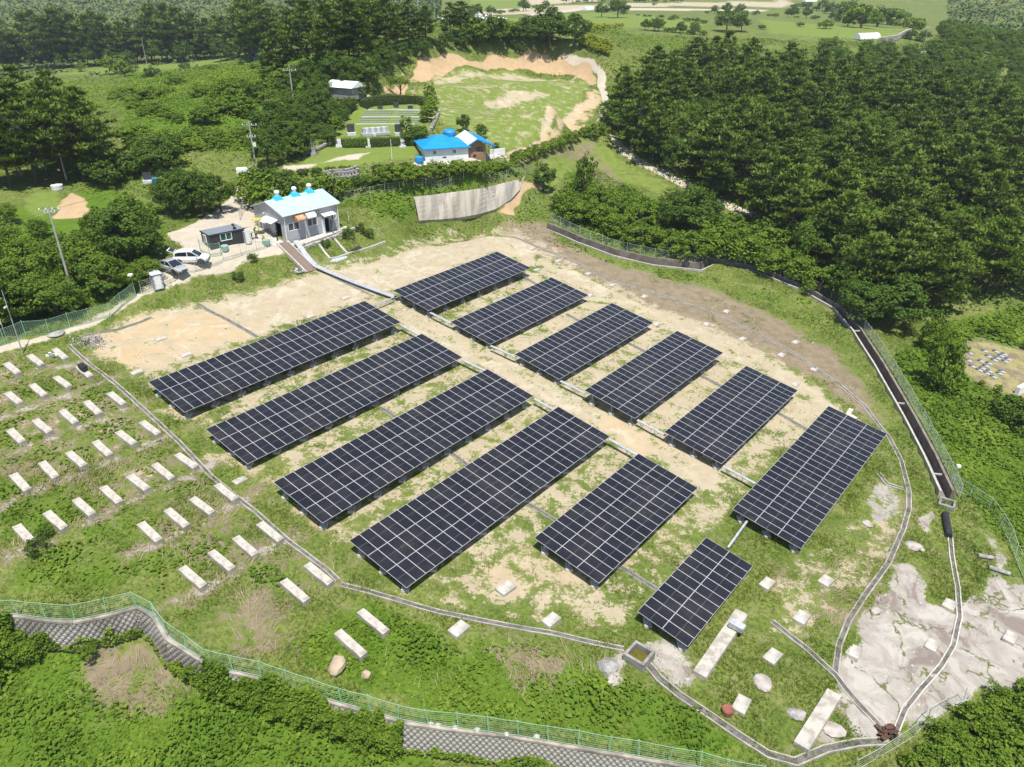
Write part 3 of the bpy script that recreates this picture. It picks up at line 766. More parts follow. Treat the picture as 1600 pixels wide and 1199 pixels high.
# dry straw
x, y, r = scatter(420000, -60, 60, 28, 110, 5)
keep = (r.uniform(size=len(x)) < np.clip(wt('brown', x, y) - .22 + .45 * fbm(x / 2, y / 2, 61), 0, 1) * np.where(y < 58, 1.0, .45)) & in_view(x, y) & (wt('road', x, y) < .3) & (y < 95) & ~in_tables(x, y, .3)
x, y = x[keep], y[keep]; n = len(x)
hh = (.50 * (y < 58) + .14) * r.uniform(.6, 1.2, n); a = 6 * fbm(x / 4.5, y / 4.5, 65) + r.normal(0, .5, n); ln = r.uniform(.5, 1.5, n) * hh
wv = r.uniform(0, 6.3, n); Q = np.c_[x, y, H(x, y) - .02]; dd = np.c_[np.cos(wv), np.sin(wv), np.zeros(n)] * .022
V = np.stack([Q - dd, Q + dd, Q + np.c_[np.cos(a) * ln, np.sin(a) * ln, hh]], 1).reshape(-1, 3); F = np.arange(n * 3).reshape(-1, 3)
tag(link('dry_grass', np_mesh('dry_grass', V, F, M_STRAW, {'tint': ('FACE', r.uniform(0, 1, n))})), 'tufts of straw coloured dead grass in the weeds', 'dry grass', kind='stuff')
# scrub on the far slopes
x, y, r = scatter(560000, -215, 170, 118, 330, 7)
open_ = np.maximum.reduce([wt('dirt', x, y), wt('road', x, y) * 1.5, wt('orange', x, y) * 1.2, wt('lawn', x, y) * 1.15, wt('rock', x, y), wt('dry', x, y)])
keep = (open_ < .3) & in_view(x, y) & (r.uniform(size=len(x)) < np.clip(.45 + .6 * fbm(x / 9, y / 9, 91) + .55 * wt('vine', x, y), .1, 1) * np.clip(1.5 - y / 330, .4, 1)) & (line_d(CHAN, x, y) > 2)
x, y = x[keep], y[keep]
mz = np.clip(.4 + 1.9 * fbm(x / 4.5, y / 4.5, 78), 0, 2.4) * np.clip((y - 110) / 40, .3, 1)
z = H(x, y) + mz * r.uniform(.5, 1, len(x))
V, F, r2 = leaf_quads(np.c_[x, y, z], .17 + .0016 * y, .70, 8)
tint = np.clip(.45 + .7 * fbm(x / 12, y / 12, 33) + .6 * fbm(x / 3, y / 3, 34) + r2.normal(0, .28, len(x)), 0, 1)
tag(link('scrub', np_mesh('scrub', V, F, M_SCRUB, {'tint': ('FACE', tint)})), 'green scrub and creepers over the hillsides behind', 'scrub', kind='stuff')
print('leaves', N_VINE, N_GRASS, len(x))
# ------------------------------------------------------------------ materials of the built things
M_GREENPOST = simple('green_paint', (.30, .52, .36), (.22, .42, .28), rough=.5)
M_WIRE = simple('green_wire', (.30, .46, .34), (.22, .38, .26), rough=.5)
M_PALEPOST = simple('pale_green_post', (.50, .58, .50), (.40, .46, .40), rough=.6)
M_PALEWIRE = simple('grey_wire', (.40, .45, .40), (.30, .34, .30), rough=.6)
M_WHITE = simple('white_paint', (.78, .78, .76), (.68, .68, .66), rough=.5)
M_BLACK = simple('black_plastic', (.020, .020, .022), (.035, .035, .037), rough=.5)
M_DARK = simple('dark_opening', (.012, .012, .014), (.02, .02, .02), rough=.9)
M_RUST = simple('rusty_metal', (.12, .062, .040), (.06, .036, .026), rough=.9, scale=4)
M_BLOCK = simple('footing_concrete', (.43, .40, .345), (.30, .272, .228), rough=.92, scale=1.3, bump=.3, lo=.42, hi=.62)
M_DITCH_SHADE = simple('shade_toned_concrete', (.17, .16, .14), (.09, .085, .075), rough=.9, scale=1.5, bump=.2)  # drain floors coloured darker, standing in for shadow, so shallow ditches look deep
M_RUSTWALL = simple('rust_stained_concrete', (.215, .195, .165), (.15, .12, .092), rough=.95, scale=.9, bump=.3)
M_TRAY = simple('tray_steel', (.50, .51, .52), (.36, .37, .39), rough=.5, scale=3, metal=.25)
M_BOULDER = simple('boulder_stone', (.46, .36, .25), (.32, .25, .18), rough=.95, scale=1.5, bump=.6)
M_STONE = simple('grey_stone', (.36, .345, .32), (.22, .21, .195), rough=.95, scale=2, bump=.5)
M_WOOD = simple('brown_plank', (.24, .175, .14), (.17, .13, .105), rough=.85, scale=2)

def ori(px, py, dx, dy):
    """heading of a photo direction along the ground"""
    a = G(px, py); b = G(px + dx, py + dy); return math.atan2(b[1] - a[1], b[0] - a[0])
def HT(P, py):
    """height above P at which a vertical reaches photo row py"""
    a, b = 0.0, 40.0
    for _ in range(40):
        m = (a + b) / 2
        if to_px(np.array([P[0], P[1], P[2] + m]))[1] > py: a = m
        else: b = m
    return a
ORD = ['first', 'second', 'third', 'fourth', 'fifth', 'sixth', 'seventh', 'eighth', 'ninth', 'tenth', 'eleventh', 'twelfth', 'thirteenth', 'fourteenth']
AZ_S = math.atan2(S2[1], S2[0]); AZ_E = YAW

# ------------------------------------------------------------------ footing blocks left without arrays
rb = random.Random(3)
_bm = []
for k in range(4):
    b = MB(); L, w, h = 3.0, .72, .55
    pr = [(-w/2,0),(w/2,0),(w/2-.02,h-.03),(w/2-.06,h),(-w/2+.06,h),(-w/2+.02,h-.03)]
    n = 7; vs = []
    for i in range(n):
        u = -L/2 + L*i/(n-1)
        for q in pr: vs.append((u + rb.uniform(-.02,.02), q[0] + rb.uniform(-.015,.015), q[1] + (rb.uniform(-.02,.015) if q[1] > .3 else -.3)))
    m = len(pr); fs = [(i*m+j, (i+1)*m+j, (i+1)*m+(j+1)%m, i*m+(j+1)%m) for i in range(n-1) for j in range(m)]
    fs += [tuple(range(m)), tuple(range((n-1)*m, n*m))[::-1]]
    b.add(vs, fs); b.box((-L/2+.22, 0, h+.01), (.30,.30,.03)); b.box((L/2-.3, 0, h+.01), (.30,.30,.03))
    _bm.append(b.mesh('footing_block', M_BLOCK))
ROWN = ['nearest the road', 'second from the road', 'third from the road', 'fourth from the road', 'fifth from the road', 'sixth from the road', 'seventh from the road', 'eighth from the road', 'nearest the hex block wall']
for i, row in enumerate(BLOCK_ROWS):
    for j, (a, b) in enumerate(row):
        P = G(a, b, .6); 
        o = link('footing_block', _bm[(i * 3 + j) % 4], None, (P[0], P[1], float(H(P[0], P[1])) - rb.uniform(.06, .2)), (rb.uniform(-.03, .03), .07 + rb.uniform(-.03, .03), AZ_S + rb.uniform(-.04, .04)))
        tag(o, f'grey concrete block, {ORD[j]} from the field drain in the {ORD[i]} row from the road', 'concrete block', 'unused concrete footings left of the arrays')
# odd pieces on the blocks
P = G(129, 573, .9); b = MB().prism([(-.55,-.3),(.55,-.3),(.55,.3),(-.55,.3)], 0, .5)
tag(b.build('plastic_crate', M_BLACK, None, bevel=.08, loc=P - np.array([0,0,.28]), rot=(0, .06, AZ_S)), 'black plastic box lying on a concrete block beside the field ditch', 'box')
P = G(1151, 980, .7); tag(MB().box((0,0,.25),(1.15,.62,.5)).box((.59,0,.25),(.03,.5,.36)).build('junction_box', M_TRAY, None, bevel=.04, loc=P - np.array([0,0,.1]), rot=(0,.05,AZ_S)), 'grey steel box lying on the long concrete beam below the smallest array', 'box')
P = G(86, 556, .1); b = MB()
for k in range(9): b.box((rb.uniform(-.7,.7), rb.uniform(-.3,.3), .12), (.3,.22,.24), rb.uniform(0,3), m=k % 2)
tag(b.build('rubble_heap', [M_WHITE, M_STONE], None, loc=P), 'white and grey rubble piled at the dirty concrete block', 'rubble')

M_SLABC = simple('slab_concrete', (.47, .44, .39), (.30, .275, .24), rough=.95, scale=1.1, bump=.4)
M_PALER = simple('pale_rock', (.42, .385, .34), (.27, .24, .21), rough=.95, scale=.9, bump=.7)
# flat slabs
SLABS = [((251.5,530),(291,555),(214,582)), ((485,495),(540,466)), ((831,389),(872,408),(919,428),(957,446),(1007,464)), ((839,422),(922,462),(1026,507),(1104,507),(1135,487),(1160,530)),
         ((1221,555),(1243,535),(1272,577),(1243,601)), ((790,921),(717,985),(861,971)), ((1198,914),(1252,967),(1290,910),(1207,1028),(1158,1103)), ((1333,1020),(1455,1010),(1483,947),(1578,998)), ((375,751),)]
SLN = ['on sand behind the first long array', 'on pale sand behind the second long array end', 'in the line by the brown bank', 'on the strip above the right arrays', 'near the brown earth upper right', 'on grass below the array fronts', 'in weeds right of the smallest array', 'on the bare rock lower right', 'beside the field drain near the second long array']
for grp, nm in zip(SLABS, SLN):
    for k, (a, b) in enumerate(grp):
        P = G(a, b); near = b > 880
        L, w, h = (rb.uniform(1.3,1.6), rb.uniform(.85,1.05), .36) if near else (1.25, .8, .20)
        rz = AZ_E + rb.uniform(-.12, .12)
        o = MB().box((0, 0, h/2 - .12), (L, w, h)).build('concrete_slab', M_SLABC, None, bevel=.03, loc=P, rot=(rb.uniform(-.04,.04), .05, rz))
        tag(o, (f'{ORD[k]} pale concrete slab from the left {nm}' if len(grp) > 1 else f'pale square concrete slab {nm}'), 'concrete slab', 'pale concrete slabs left on the ground')
# long beams
for (a, b, c, d), lab in [((1158,962,1092,1060), 'long weathered concrete beam right of the square water basin'), ((1302,1088,1250,1172), 'long pale concrete beam lying in the grass beside the bare rock')]:
    A = G(a, b); B = G(c, d); bb = MB(); v = B - A; n = 6
    for k in range(n): pass
    bb.sweep([A + v * k / n + np.array([0,0,.0]) for k in range(n + 1)], [(-.55,-.3),(.55,-.3),(.52,.45),(-.52,.45)])
    tag(bb.build('concrete_beam', M_BLOCK, None), lab, 'concrete beam')

M_DRAIN = simple('drain_concrete', (.40, .37, .32), (.25, .23, .20), rough=.95, scale=.9, bump=.3)
# ------------------------------------------------------------------ drains
def ditch(px, lab, w=.46, d=.11, h=0.0, mats=None, cat='drain'):
    pts = [G(a, b) for a, b in px]; P = []
    for i in range(len(pts) - 1):
        n = max(1, int(np.linalg.norm(pts[i+1][:2] - pts[i][:2]) / 1.2))
        for k in range(n):
            q = pts[i] + (pts[i+1] - pts[i]) * k / n; q[2] = float(H(q[0], q[1])); P.append(q)
    P.append(pts[-1])
    root = empty('drain_channel', P[0], 0, lab, cat)
    P = [np.array(q) - P[0] for q in P]
    o = w / 2; i = o - .10
    MB().sweep(P, [(-i,-.25),(-o,-.25),(-o,d+h),(-i,d+h)]).build('side_wall', (mats or [M_DRAIN])[0], root)
    MB().sweep(P, [(o,-.25),(i,-.25),(i,d+h),(o,d+h)]).build('side_wall', (mats or [M_DRAIN])[0], root)
    MB().sweep(P, [(-i,-.2),(-i,.05),(i,.05),(i,-.2)]).build('channel_floor', M_DITCH_SHADE, root)
    return root
ditch([(108,541),(140,570),(180,600),(215,632),(248,662),(280,692),(330,745),(370,778),(400,801),(450,846),(480,868),(512,892),(528,908)], 'narrow concrete drain down the left edge of the long arrays')
ditch([(532,914),(575,925),(620,938),(690,958),(760,972),(830,985),(880,994),(930,1006),(975,1015)], 'pale concrete drain along the front of the arrays to the water basin', .5, .10)
ditch([(1012,1040),(1030,1062),(1062,1088),(1110,1120),(1150,1148),(1200,1180),(1243,1192),(1290,1172),(1340,1162),(1380,1160)], 'concrete drain curving from the water basin along the lower edge to the rusty grate', .66, .16)
ditch([(805,372),(850,391),(900,411),(960,441),(1030,460),(1100,484),(1160,511),(1220,541),(1270,572),(1318,607),(1350,634),(1372,664),(1388,682),(1408,720),(1420,768),(1420,795),(1411,828),(1388,880),(1352,930),(1326,970),(1311,1008),(1305,1052)], 'long winding drain around the upper and right edge of the array field', .52, .08)
ditch([(1206,972),(1232,993),(1262,1016),(1305,1056),(1340,1100),(1384,1146)], 'straight dark drain crossing the weeds and bare rock to the rusty grate', .52, .12)
ditch([(1484,835),(1487,870),(1496,920),(1499,965),(1489,1010),(1470,1042),(1440,1076),(1414,1108),(1398,1148)], 'pale drain snaking down the bare rock below the black pipe', .48, .13, mats=[M_CONC_W])
ditch([(132,523),(185,515),(236,496)], 'thin drain along the sandy ground below the road', .45, .06, mats=[M_CONC_D])
ditch([(310,475),(355,500),(402,527)], 'dark gutter crossing the sand behind the first long array', .55, .06, mats=[M_CONC_D])
ditch([(1372,740),(1386,757),(1412,765)], 'short side drain joining the winding drain beside the longest right array', .5, .1)
ditch([(506,425),(545,445),(583,463)], 'dark gutter along the sandy track beside the cable duct', .4, .06, mats=[M_CONC_D])
for seg, lab in [([(596,638),(616,652)], 'dark gutter between the second and third long arrays'), ([(703,707),(730,727)], 'dark gutter between the third and fourth long arrays'), ([(826,788),(868,814)], 'dark gutter between the fourth long array and the shorter one'),
                 ([(970,886),(1030,924)], 'dark gutter between the shorter array and the smallest one'), ([(817,434),(842,447)], 'dark gutter between the two arrays at the far back'), ([(885,491),(906,503)], 'dark gutter between the second and third right arrays'),
                 ([(980,536),(1010,551)], 'dark gutter between the third and fourth right arrays'), ([(1092,586),(1128,605)], 'dark gutter between the fourth and fifth right arrays'), ([(1214,645),(1262,672)], 'dark gutter between the fifth array and the longest right one')]:
    ditch(seg, lab, .5, .07, mats=[M_CONC_D])
tag(MB().sweep([G(1338,655), G(1325,648) , G(1330,640)], [(-.25,0),(-.25,.12),(.25,.12),(.25,0)]).build('concrete_path', M_CONC_W), kind='structure')

# deep channel at the right edge
root = empty('concrete_channel', (CHAN[0][0], CHAN[0][1], 0), 0, 'deep concrete storm channel with rust stained walls along the right edge', 'storm channel')
cp = []
for i in range(len(CHAN) - 1):
    n = max(1, int(np.linalg.norm(CHAN[i+1][:2] - CHAN[i][:2]) / 1.5))
    for k in range(n): cp.append(CHAN[i] + (CHAN[i+1] - CHAN[i]) * k / n)
cp.append(CHAN[-1]); cp = np.array(cp)
def off_line(P, d):
    P = np.array(P); t = np.gradient(P[:, :2], axis=0); t /= np.linalg.norm(t, axis=1, keepdims=True); Q = P.copy(); Q[:, 0] += t[:, 1] * d; Q[:, 1] -= t[:, 0] * d; return Q
zl = H(*off_line(cp, -1.7)[:, :2].T); zr = H(*off_line(cp, 1.7)[:, :2].T)
def smooth(a, k=5): 
    p = np.r_[[a[0]] * k, a, [a[-1]] * k]; return np.convolve(p, np.ones(2*k+1) / (2*k+1), 'valid')
zr = smooth(zr); zl = np.maximum(smooth(zl), zr)
o0 = np.array([CHAN[0][0], CHAN[0][1], 0])
L_ = cp.copy(); L_[:, 2] = zr; R_ = cp.copy(); R_[:, 2] = zl
# the side towards the field (right hand of the line) and the bank side
MB().sweep(L_ - o0, [(.46,-1.4),(.68,-1.4),(.68,.14),(.46,.14)]).build('channel_wall', M_CONC, root)
MB().sweep(R_ - o0, [(-.74,-1.6),(-.46,-1.6),(-.46,.32),(-.74,.32)]).build('channel_wall', M_RUSTWALL, root)
MB().sweep(L_ - o0, [(-.46,-1.3),(.46,-1.3),(.46,-.95),(-.46,-.95)]).build('channel_floor', M_RUSTWALL, root)
b = MB()
for k in (len(cp) * 6 // 10, len(cp) * 8 // 10, len(cp) - 3):
    p = L_[k] - o0; d = L_[min(k+1, len(cp)-1)] - L_[k-1]; b.box((p[0], p[1], p[2] - .05), (.15, .94, .16), math.atan2(d[1], d[0]))
b.build('brace', M_CONC, root)
# catch basins
def basin(px, py, w, h, lab, water=True, rz=AZ_E, wall=.22):
    P = G(px, py); r = empty('water_basin', P, rz, lab, 'basin'); b = MB()
    o = w / 2
    for s in (-1, 1): b.box((s * (o - wall/2), 0, h/2 - .5), (wall, w, h + 1)); b.box((0, s * (o - wall/2), h/2 - .5), (w - 2*wall - .004, wall, h + 1))
    b.build('basin_wall', M_CONC_D, r, bevel=.02)
    if water: MB().box((0, 0, .10), (w - 2*wall, w - 2*wall, .05)).build('water', WATER, r)
    return r
_t = NT('murky_water'); WATER = _t.set(_t.mix(_t.noise(1.5, 3), (.10, .085, .012), (.13, .11, .02)), .12, .5)
basin(998, 1030, 1.75, .7, 'square concrete basin holding murky green water below the smallest array')
basin(1479, 789, 1.5, .35, 'small broken concrete basin at the lower end of the storm channel', False, 1.0)
tag(MB().tube((0,0,0), G(1483,838,.25) - G(1477,803,.3), .33, n=12).build('drain_pipe', M_BLACK, None, smooth=False, loc=G(1477,803,.3)), 'black plastic pipe below the small basin', 'pipe')
for (a,b,c,d,lab) in [(1528,868,1552,872,'grey pipe lying near the fence at the right edge'), (1545,886,1578,897,'longer grey pipe lying below the first one by the right fence')]:
    tag(MB().tube((0,0,0), G(c,d,.2) - G(a,b,.2), .2, n=10).build('loose_pipe', M_STONE, None, loc=G(a,b,.2)), lab, 'pipe')
P = G(1386,1150); b = MB()
for k in range(26): 
    q = Vector((rb.uniform(-.6,.6), rb.uniform(-.5,.5), rb.uniform(.1,.5))); b.box(q, (rb.uniform(.4,.9), rb.uniform(.08,.35), .05), M=Matrix.Rotation(rb.uniform(0,6),3,'Z') @ Matrix.Rotation(rb.uniform(-.8,.8),3,'X'))
tag(b.build('scrap_grate', M_RUST, None, loc=P), 'heap of rusty brown scrap grating where the drains meet', 'scrap heap')
tag(MB().lathe([(0,.0),(.40,0),(.42,.40),(.38,.45),(.30,.40),(0,.38)], 16).build('round_tub', simple('red_plastic', (.25,.095,.068), (.19,.075,.055), rough=.8), None, loc=G(1136,1114)), 'round reddish brown tub lying in the grass', 'tub')
def boulder(px, py, r, lab, mat, sz=1, flat=.7):
    bm = bmesh.new(); bmesh.ops.create_icosphere(bm, subdivisions=2, radius=1)
    rr = random.Random(int(px)); pl = [(Vector((rr.gauss(0,1), rr.gauss(0,1), rr.gauss(0,1))).normalized(), rr.uniform(.62,.95)) for _ in range(12)]
    for v in bm.verts:
        for n_, d_ in pl:
            q = v.co.dot(n_)
            if q > d_: v.co -= n_ * (q - d_)
        v.co.x *= r; v.co.y *= r * .8; v.co.z *= r * flat
    me = bpy.data.meshes.new('boulder'); bm.to_mesh(me); bm.free(); me.materials.append(mat)
    P = G(px, py); tag(link('boulder', me, None, P + np.array([0,0,r*flat*.35]), (0,0,rr.uniform(0,3))), lab, 'boulder')
boulder(527, 1045, .85, 'tan boulder in the weeds above the hex block wall', M_BOULDER, flat=.9)
boulder(572, 1057, .42, 'small pinkish boulder right of the tan one', M_BOULDER, flat=.9)
boulder(950, 1045, 1.05, 'broken brown stone heap left of the water basin', M_STONE, flat=.45)
boulder(960, 1062, .8, 'white flat rock just below the stone heap left of the basin', M_PALER, flat=.35)
boulder(1192, 1068, .9, 'grey flat rock in the weeds between the two concrete beams', M_PALER, flat=.3)
boulder(1245, 1117, .8, 'low brown rock left of the pale concrete beam', M_STONE, flat=.25)
boulder(1300, 1142, 1.0, 'white flat rock right of the pale concrete beam', M_PALER, flat=.25)
boulder(1368, 957, .55, 'white boulder near the top of the bare rock', M_PALER, flat=.6)
boulder(1438, 858, .5, 'small pale rock below the winding drain', M_PALER, flat=.5)
boulder(1427, 855, .9, 'grey rock between the winding drain and the snaking drain', M_PALER, flat=.35)
boulder(1355, 820, .7, 'pale stone patch right of the longest array', M_PALER, flat=.3)
boulder(88, 523, 1.0, 'flat grey rock by the fence at the left', M_STONE, flat=.3)
# loose stones over the bare ground
x, y, r = scatter(30000, -55, 60, 33, 125, 43)
k = (r.uniform(size=len(x)) < .16 * np.clip(np.maximum.reduce([wt('rock', x, y) * 1.6, wt('dirt', x, y) * .7, wt('brown', x, y) * .6]) - .25, 0, 1)) & in_view(x, y) & ~in_tables(x, y, -.5) & (line_d(CHAN, x, y) > 1.3) & (wt('road', x, y) < .4)
x, y = x[k], y[k]; n = len(x); sz = .05 + .13 * r.uniform(0, 1, n) ** 3 + .10 * (wt('rock', x, y) > .5) * r.uniform(0, 1, n) ** 2
oc = np.array([(1,0,0),(0,1,0),(-1,0,0),(0,-1,0),(.1,.1,.8)]); oc = oc[None] * sz[:, None, None] * r.uniform(.6, 1.3, (n, 5, 3)); V = oc + np.stack([x, y, H(x, y) - .02], -1)[:, None]
F = np.array([(0,1,4),(1,2,4),(2,3,4),(3,0,4)])[None] + 5 * np.arange(n)[:, None, None]
tag(link('loose_stones', np_mesh('loose_stones', V.reshape(-1, 3), F.reshape(-1, 3), M_PALER)), 'small loose stones on the bare ground', 'stones', kind='stuff')
# gravel heap
x = RNG.normal(0, 1.0, 420); y = RNG.normal(0, .7, 420); P = G(141, 534)
V, F, _ = leaf_quads(np.c_[x + P[0], y + P[1], H(x + P[0], y + P[1]) + .25 * np.exp(-(x*x + y*y*2)) + .04], .22, .5, 71)
tag(link('gravel', np_mesh('gravel', V, F, M_STONE, {'tint': ('FACE', np.zeros(len(F)))})), 'grey gravel spilled on the sand near the field ditch', 'gravel', kind='stuff')

# ------------------------------------------------------------------ cable trays
def tray(px, h, lab, w=.32, two=False, cover=False):
    """steel duct on short posts; px along its top"""
    T = [G(a, b, h) for a, b in px]; r = empty('cable_tray', (T[0][0], T[0][1], T[0][2] - h), 0, lab, 'cable tray', 'cable trays between the arrays')
    o = np.array([T[0][0], T[0][1], T[0][2] - h]); Q = [t - o for t in T]
    MB().sweep(Q, [(-w/2,-.10),(-w/2,0),(w/2,0),(w/2,-.10)]).build('duct', M_TRAY, r)
    if two: MB().sweep([q + np.array([0,.0,-.4]) for q in Q], [(-.05,-.05),(-.05,.05),(.05,.05),(.05,-.05)]).build('pipe', M_TRAY, r)
    for i in range(len(Q) - 1):
        n = max(2, int(np.linalg.norm(Q[i+1] - Q[i]) / 2.0))
        for k in range(n + (i == len(Q) - 2)):
            q = Q[i] + (Q[i+1] - Q[i]) * min(1, (k + .25) / n); z = float(H(q[0] + o[0], q[1] + o[1])) - o[2]
            MB().bar((q[0], q[1], z - .1), (q[0], q[1], q[2] - .1), .05).build('post', M_GALV, r)
    return r
tray([(672,488),(705,505)], .9, 'cable tray joining the two arrays at the far back'); tray([(767,540),(806,558)], .9, 'cable tray joining the second and third right arrays')
tray([(876,595),(914,614)], .9, 'cable tray joining the third and fourth right arrays'); tray([(996,656),(1040,680)], .9, 'cable tray joining the fourth and fifth right arrays')
tray([(1130,728),(1180,755)], .9, 'cable tray joining the fifth array and the longest right one'); tray([(625,507),(660,526)], .9, 'cable tray joining the first and second long arrays')
tray([(722,562),(764,582)], .9, 'cable tray joining the second and third long arrays'); tray([(835,623),(874,645)], .9, 'cable tray joining the third and fourth long arrays')
tray([(952,686),(998,712)], .9, 'cable tray joining the fourth long array and the shorter one'); tray([(582,478),(616,464)], .8, 'thin pipe tray crossing the track at the back of the arrays', .12, True)
tray([(1168,813),(1138,855)], .8, 'pale green cable tray from the longest right array to the smallest one', .2)
tray([(462,376),(478,398),(493,415),(520,427),(555,441),(590,454),(618,464)], .5, 'wide steel cable duct from the grey building down to the back array', .75)
# ramp beside it
A = G(440, 379, .15); B = G(486, 424, .12); r = empty('plank_ramp', A, 0, 'brown plank ramp with pale edges from the building pad down to the field', 'ramp')
v = Vector(B - A); n = 26; side = Vector((v.y, -v.x, 0)).normalized()
for k in range(n):
    p = v * ((k + .5) / n); MB().box((0,0,0), (v.length / n * .86, 1.55, .06), M=v.to_track_quat('X','Z').to_matrix()).build('plank', M_WOOD, r, loc=p)
for s in (-1, 1): MB().bar(side * .85 * s + Vector((0,0,.02)), v + side * .85 * s + Vector((0,0,.02)), .16, .5).build('stringer', M_CONC_W, r)

# ------------------------------------------------------------------ fences
def resample(P, step):
    P = np.array(P); s = np.r_[0, np.cumsum(np.linalg.norm(np.diff(P[:, :2], axis=0), axis=1))]; n = max(2, int(round(s[-1] / step)) + 1); t = np.linspace(0, s[-1], n)
    return np.c_[np.interp(t, s, P[:, 0]), np.interp(t, s, P[:, 1])]
def fence(P, h, lab, step=2.2, post=M_GREENPOST, wire=M_WIRE, pw=.07, hw=9, vw=.22, lift=0.0, zs=None, wt_=.012, lean=0.06):
    xy = resample(P, step); z = H(xy[:, 0], xy[:, 1]) if zs is None else zs(xy)
    o = np.array([xy[0, 0], xy[0, 1], z[0]]); r = empty('wire_fence', o, 0, lab, 'fence'); rr = random.Random(len(xy))
    tops = []
    for k in range(len(xy)):
        p = Vector((xy[k,0] - o[0], xy[k,1] - o[1], z[k] - o[2] - .1)); t = p + Vector((rr.uniform(-lean, lean), rr.uniform(-lean, lean), h + .15)); tops.append((p, t))
        MB().tube(p, t, pw / 2, n=6).build('post', post, r)
    for k in range(len(xy) - 1):
        b = MB(); (p0, t0), (p1, t1) = tops[k], tops[k+1]
        sag = rr.uniform(0, .05)
        for i in range(hw):
            f = .1 + .84 * i / (hw - 1); a = p0.lerp(t0, f); c = p1.lerp(t1, f); m = (a + c) / 2 - Vector((0,0,sag))
            q = .03 if i in (0, hw - 1) else wt_
            b.bar(a, m, q); b.bar(m, c, q)
        n = int((p1 - p0).length / vw)
        for i in range(1, n):
            f = i / n; b.bar(p0.lerp(p1, f).lerp(t0.lerp(t1, f), .1), p0.lerp(p1, f).lerp(t0.lerp(t1, f), .94) - Vector((0,0,sag * .7)), wt_)
        b.build('mesh_panel', wire, r)
    return r
fence(GL([(-25,553),(12,536),(40,525),(70,524),(97,517),(122,507),(152,503),(177,495),(193,477),(213,464)]), 1.8, 'green mesh fence along the lower left side of the dirt road', 2.4, hw=12)
fence(GL([(222,460),(252,449),(295,431),(334,416),(352,408),(372,403),(425,385)]), 1.7, 'pale green mesh fence between the parked cars and the grassy bank', 2.6, M_PALEPOST, M_PALEWIRE, hw=7, vw=.4)
_c2 = off_line(cp, -1.35); fence(_c2[:, :2], 1.6, 'pale wire fence on the bank side of the storm channel', 2.3, M_PALEPOST, M_PALEWIRE, hw=8, vw=.3)
fence(GL([(1484,758),(1512,775),(1540,793),(1557,812),(1573,838),(1586,870),(1602,912),(1640,980)]), 1.5, 'sagging green wire fence at the right edge below the channel', 2.2, M_PALEPOST, M_PALEWIRE, hw=6, vw=.7, wt_=.009, lean=.15)
def wall_z(xy):
    W_ = np.array(WALL); return np.array([plane_z(q[0], q[1]) + .12 for q in xy])
fence(np.array(WALL)[:, :2], 1.45, 'green mesh fence along the top of the hex block retaining wall', 2.0, M_GREENPOST, M_WIRE, hw=8, vw=1.0, zs=wall_z, wt_=.008, lean=.12)
fence(GL([(1335,1206),(1365,1188),(1400,1168),(1428,1152),(1446,1128),(1475,1108),(1505,1096)]), 1.4, 'thin green fence beside the rusty grate at the bottom right', 2.0, M_PALEPOST, M_PALEWIRE, hw=5, vw=1.0, wt_=.008, lean=.15)
fence(GL([(532,313),(580,305),(640,297),(700,290),(760,283),(800,276),(830,270)]), 1.4, 'thin pale fence along the top of the concrete slope', 2.4, M_PALEPOST, M_PALEWIRE, hw=5, vw=.6)
fence(GL([(375,345),(385,320),(392,300)]), 1.6, 'short pale fence behind the black cabin by the road', 2.4, M_PALEPOST, M_PALEWIRE, hw=6, vw=.4)
fence(GL([(314,395),(328,402),(346,400)]), 1.9, 'green gate fence in front of the black cabin', 1.6, M_GREENPOST, M_WIRE, pw=.1, hw=10, vw=.2)

# ------------------------------------------------------------------ retaining wall of split faced blocks
wr = resample(np.array(WALL), .44); wz = plane_z(wr[:, 0], wr[:, 1]) + .02
root = empty('retaining_wall', (wr[0,0], wr[0,1], wz[0] - WALL_H), 0, 'grey retaining wall of small hex faced blocks along the near edge', 'retaining wall')
o = np.array([wr[0,0], wr[0,1], wz[0] - WALL_H])
tw = np.gradient(wr, axis=0); tw /= np.linalg.norm(tw, axis=1, keepdims=True); nw = np.c_[tw[:, 1], -tw[:, 0]]      # towards the low side
BH = .26; NR = 11
bl = MB(); w_, t_ = .40, BH - .03
# block face: a blunt wedge pointing outwards (local +Y)
bl.add([(-w_/2,0,0),(w_/2,0,0),(w_/2,0,t_),(-w_/2,0,t_),(-w_/2+.10,.13,.03),(w_/2-.10,.13,.03),(w_/2-.10,.11,t_-.04),(-w_/2+.10,.11,t_-.04)], [(4,5,6,7),(0,1,5,4),(1,2,6,5),(2,3,7,6),(3,0,4,7)])
M_HEX = simple('split_block', (.30, .285, .255), (.13, .122, .105), rough=.95, scale=.35, bump=.3)
blm = bl.mesh('block', M_HEX)
allb = []
for i in range(len(wr) - 1):
    for q in range(NR):
        u = .5 * (q % 2); p = wr[i] * (1 - u) + wr[i+1] * u; zt = wz[i] * (1 - u) + wz[i+1] * u
        zz = zt - .16 - (q + 1) * BH; out = .12 + (q * .045)
        n2 = nw[i]; a = math.atan2(n2[1], n2[0]) - math.pi / 2
        allb.append((np.array([p[0] + n2[0] * out, p[1] + n2[1] * out, zz]), a))
vis = []
for k, (p, a) in enumerate(allb):
    px_, py_ = to_px(p); g = float(H(p[0] + 0.6 * -math.sin(a), p[1] + .6 * math.cos(a)))
    if -20 < px_ < 1620 and -20 < py_ < 1210 and p[2] > g - .1: vis.append((np.linalg.norm(p - np.array([0,0,CAMZ])), k))
vis.sort(); big = {k for _, k in vis[:300]}
rest = MB()
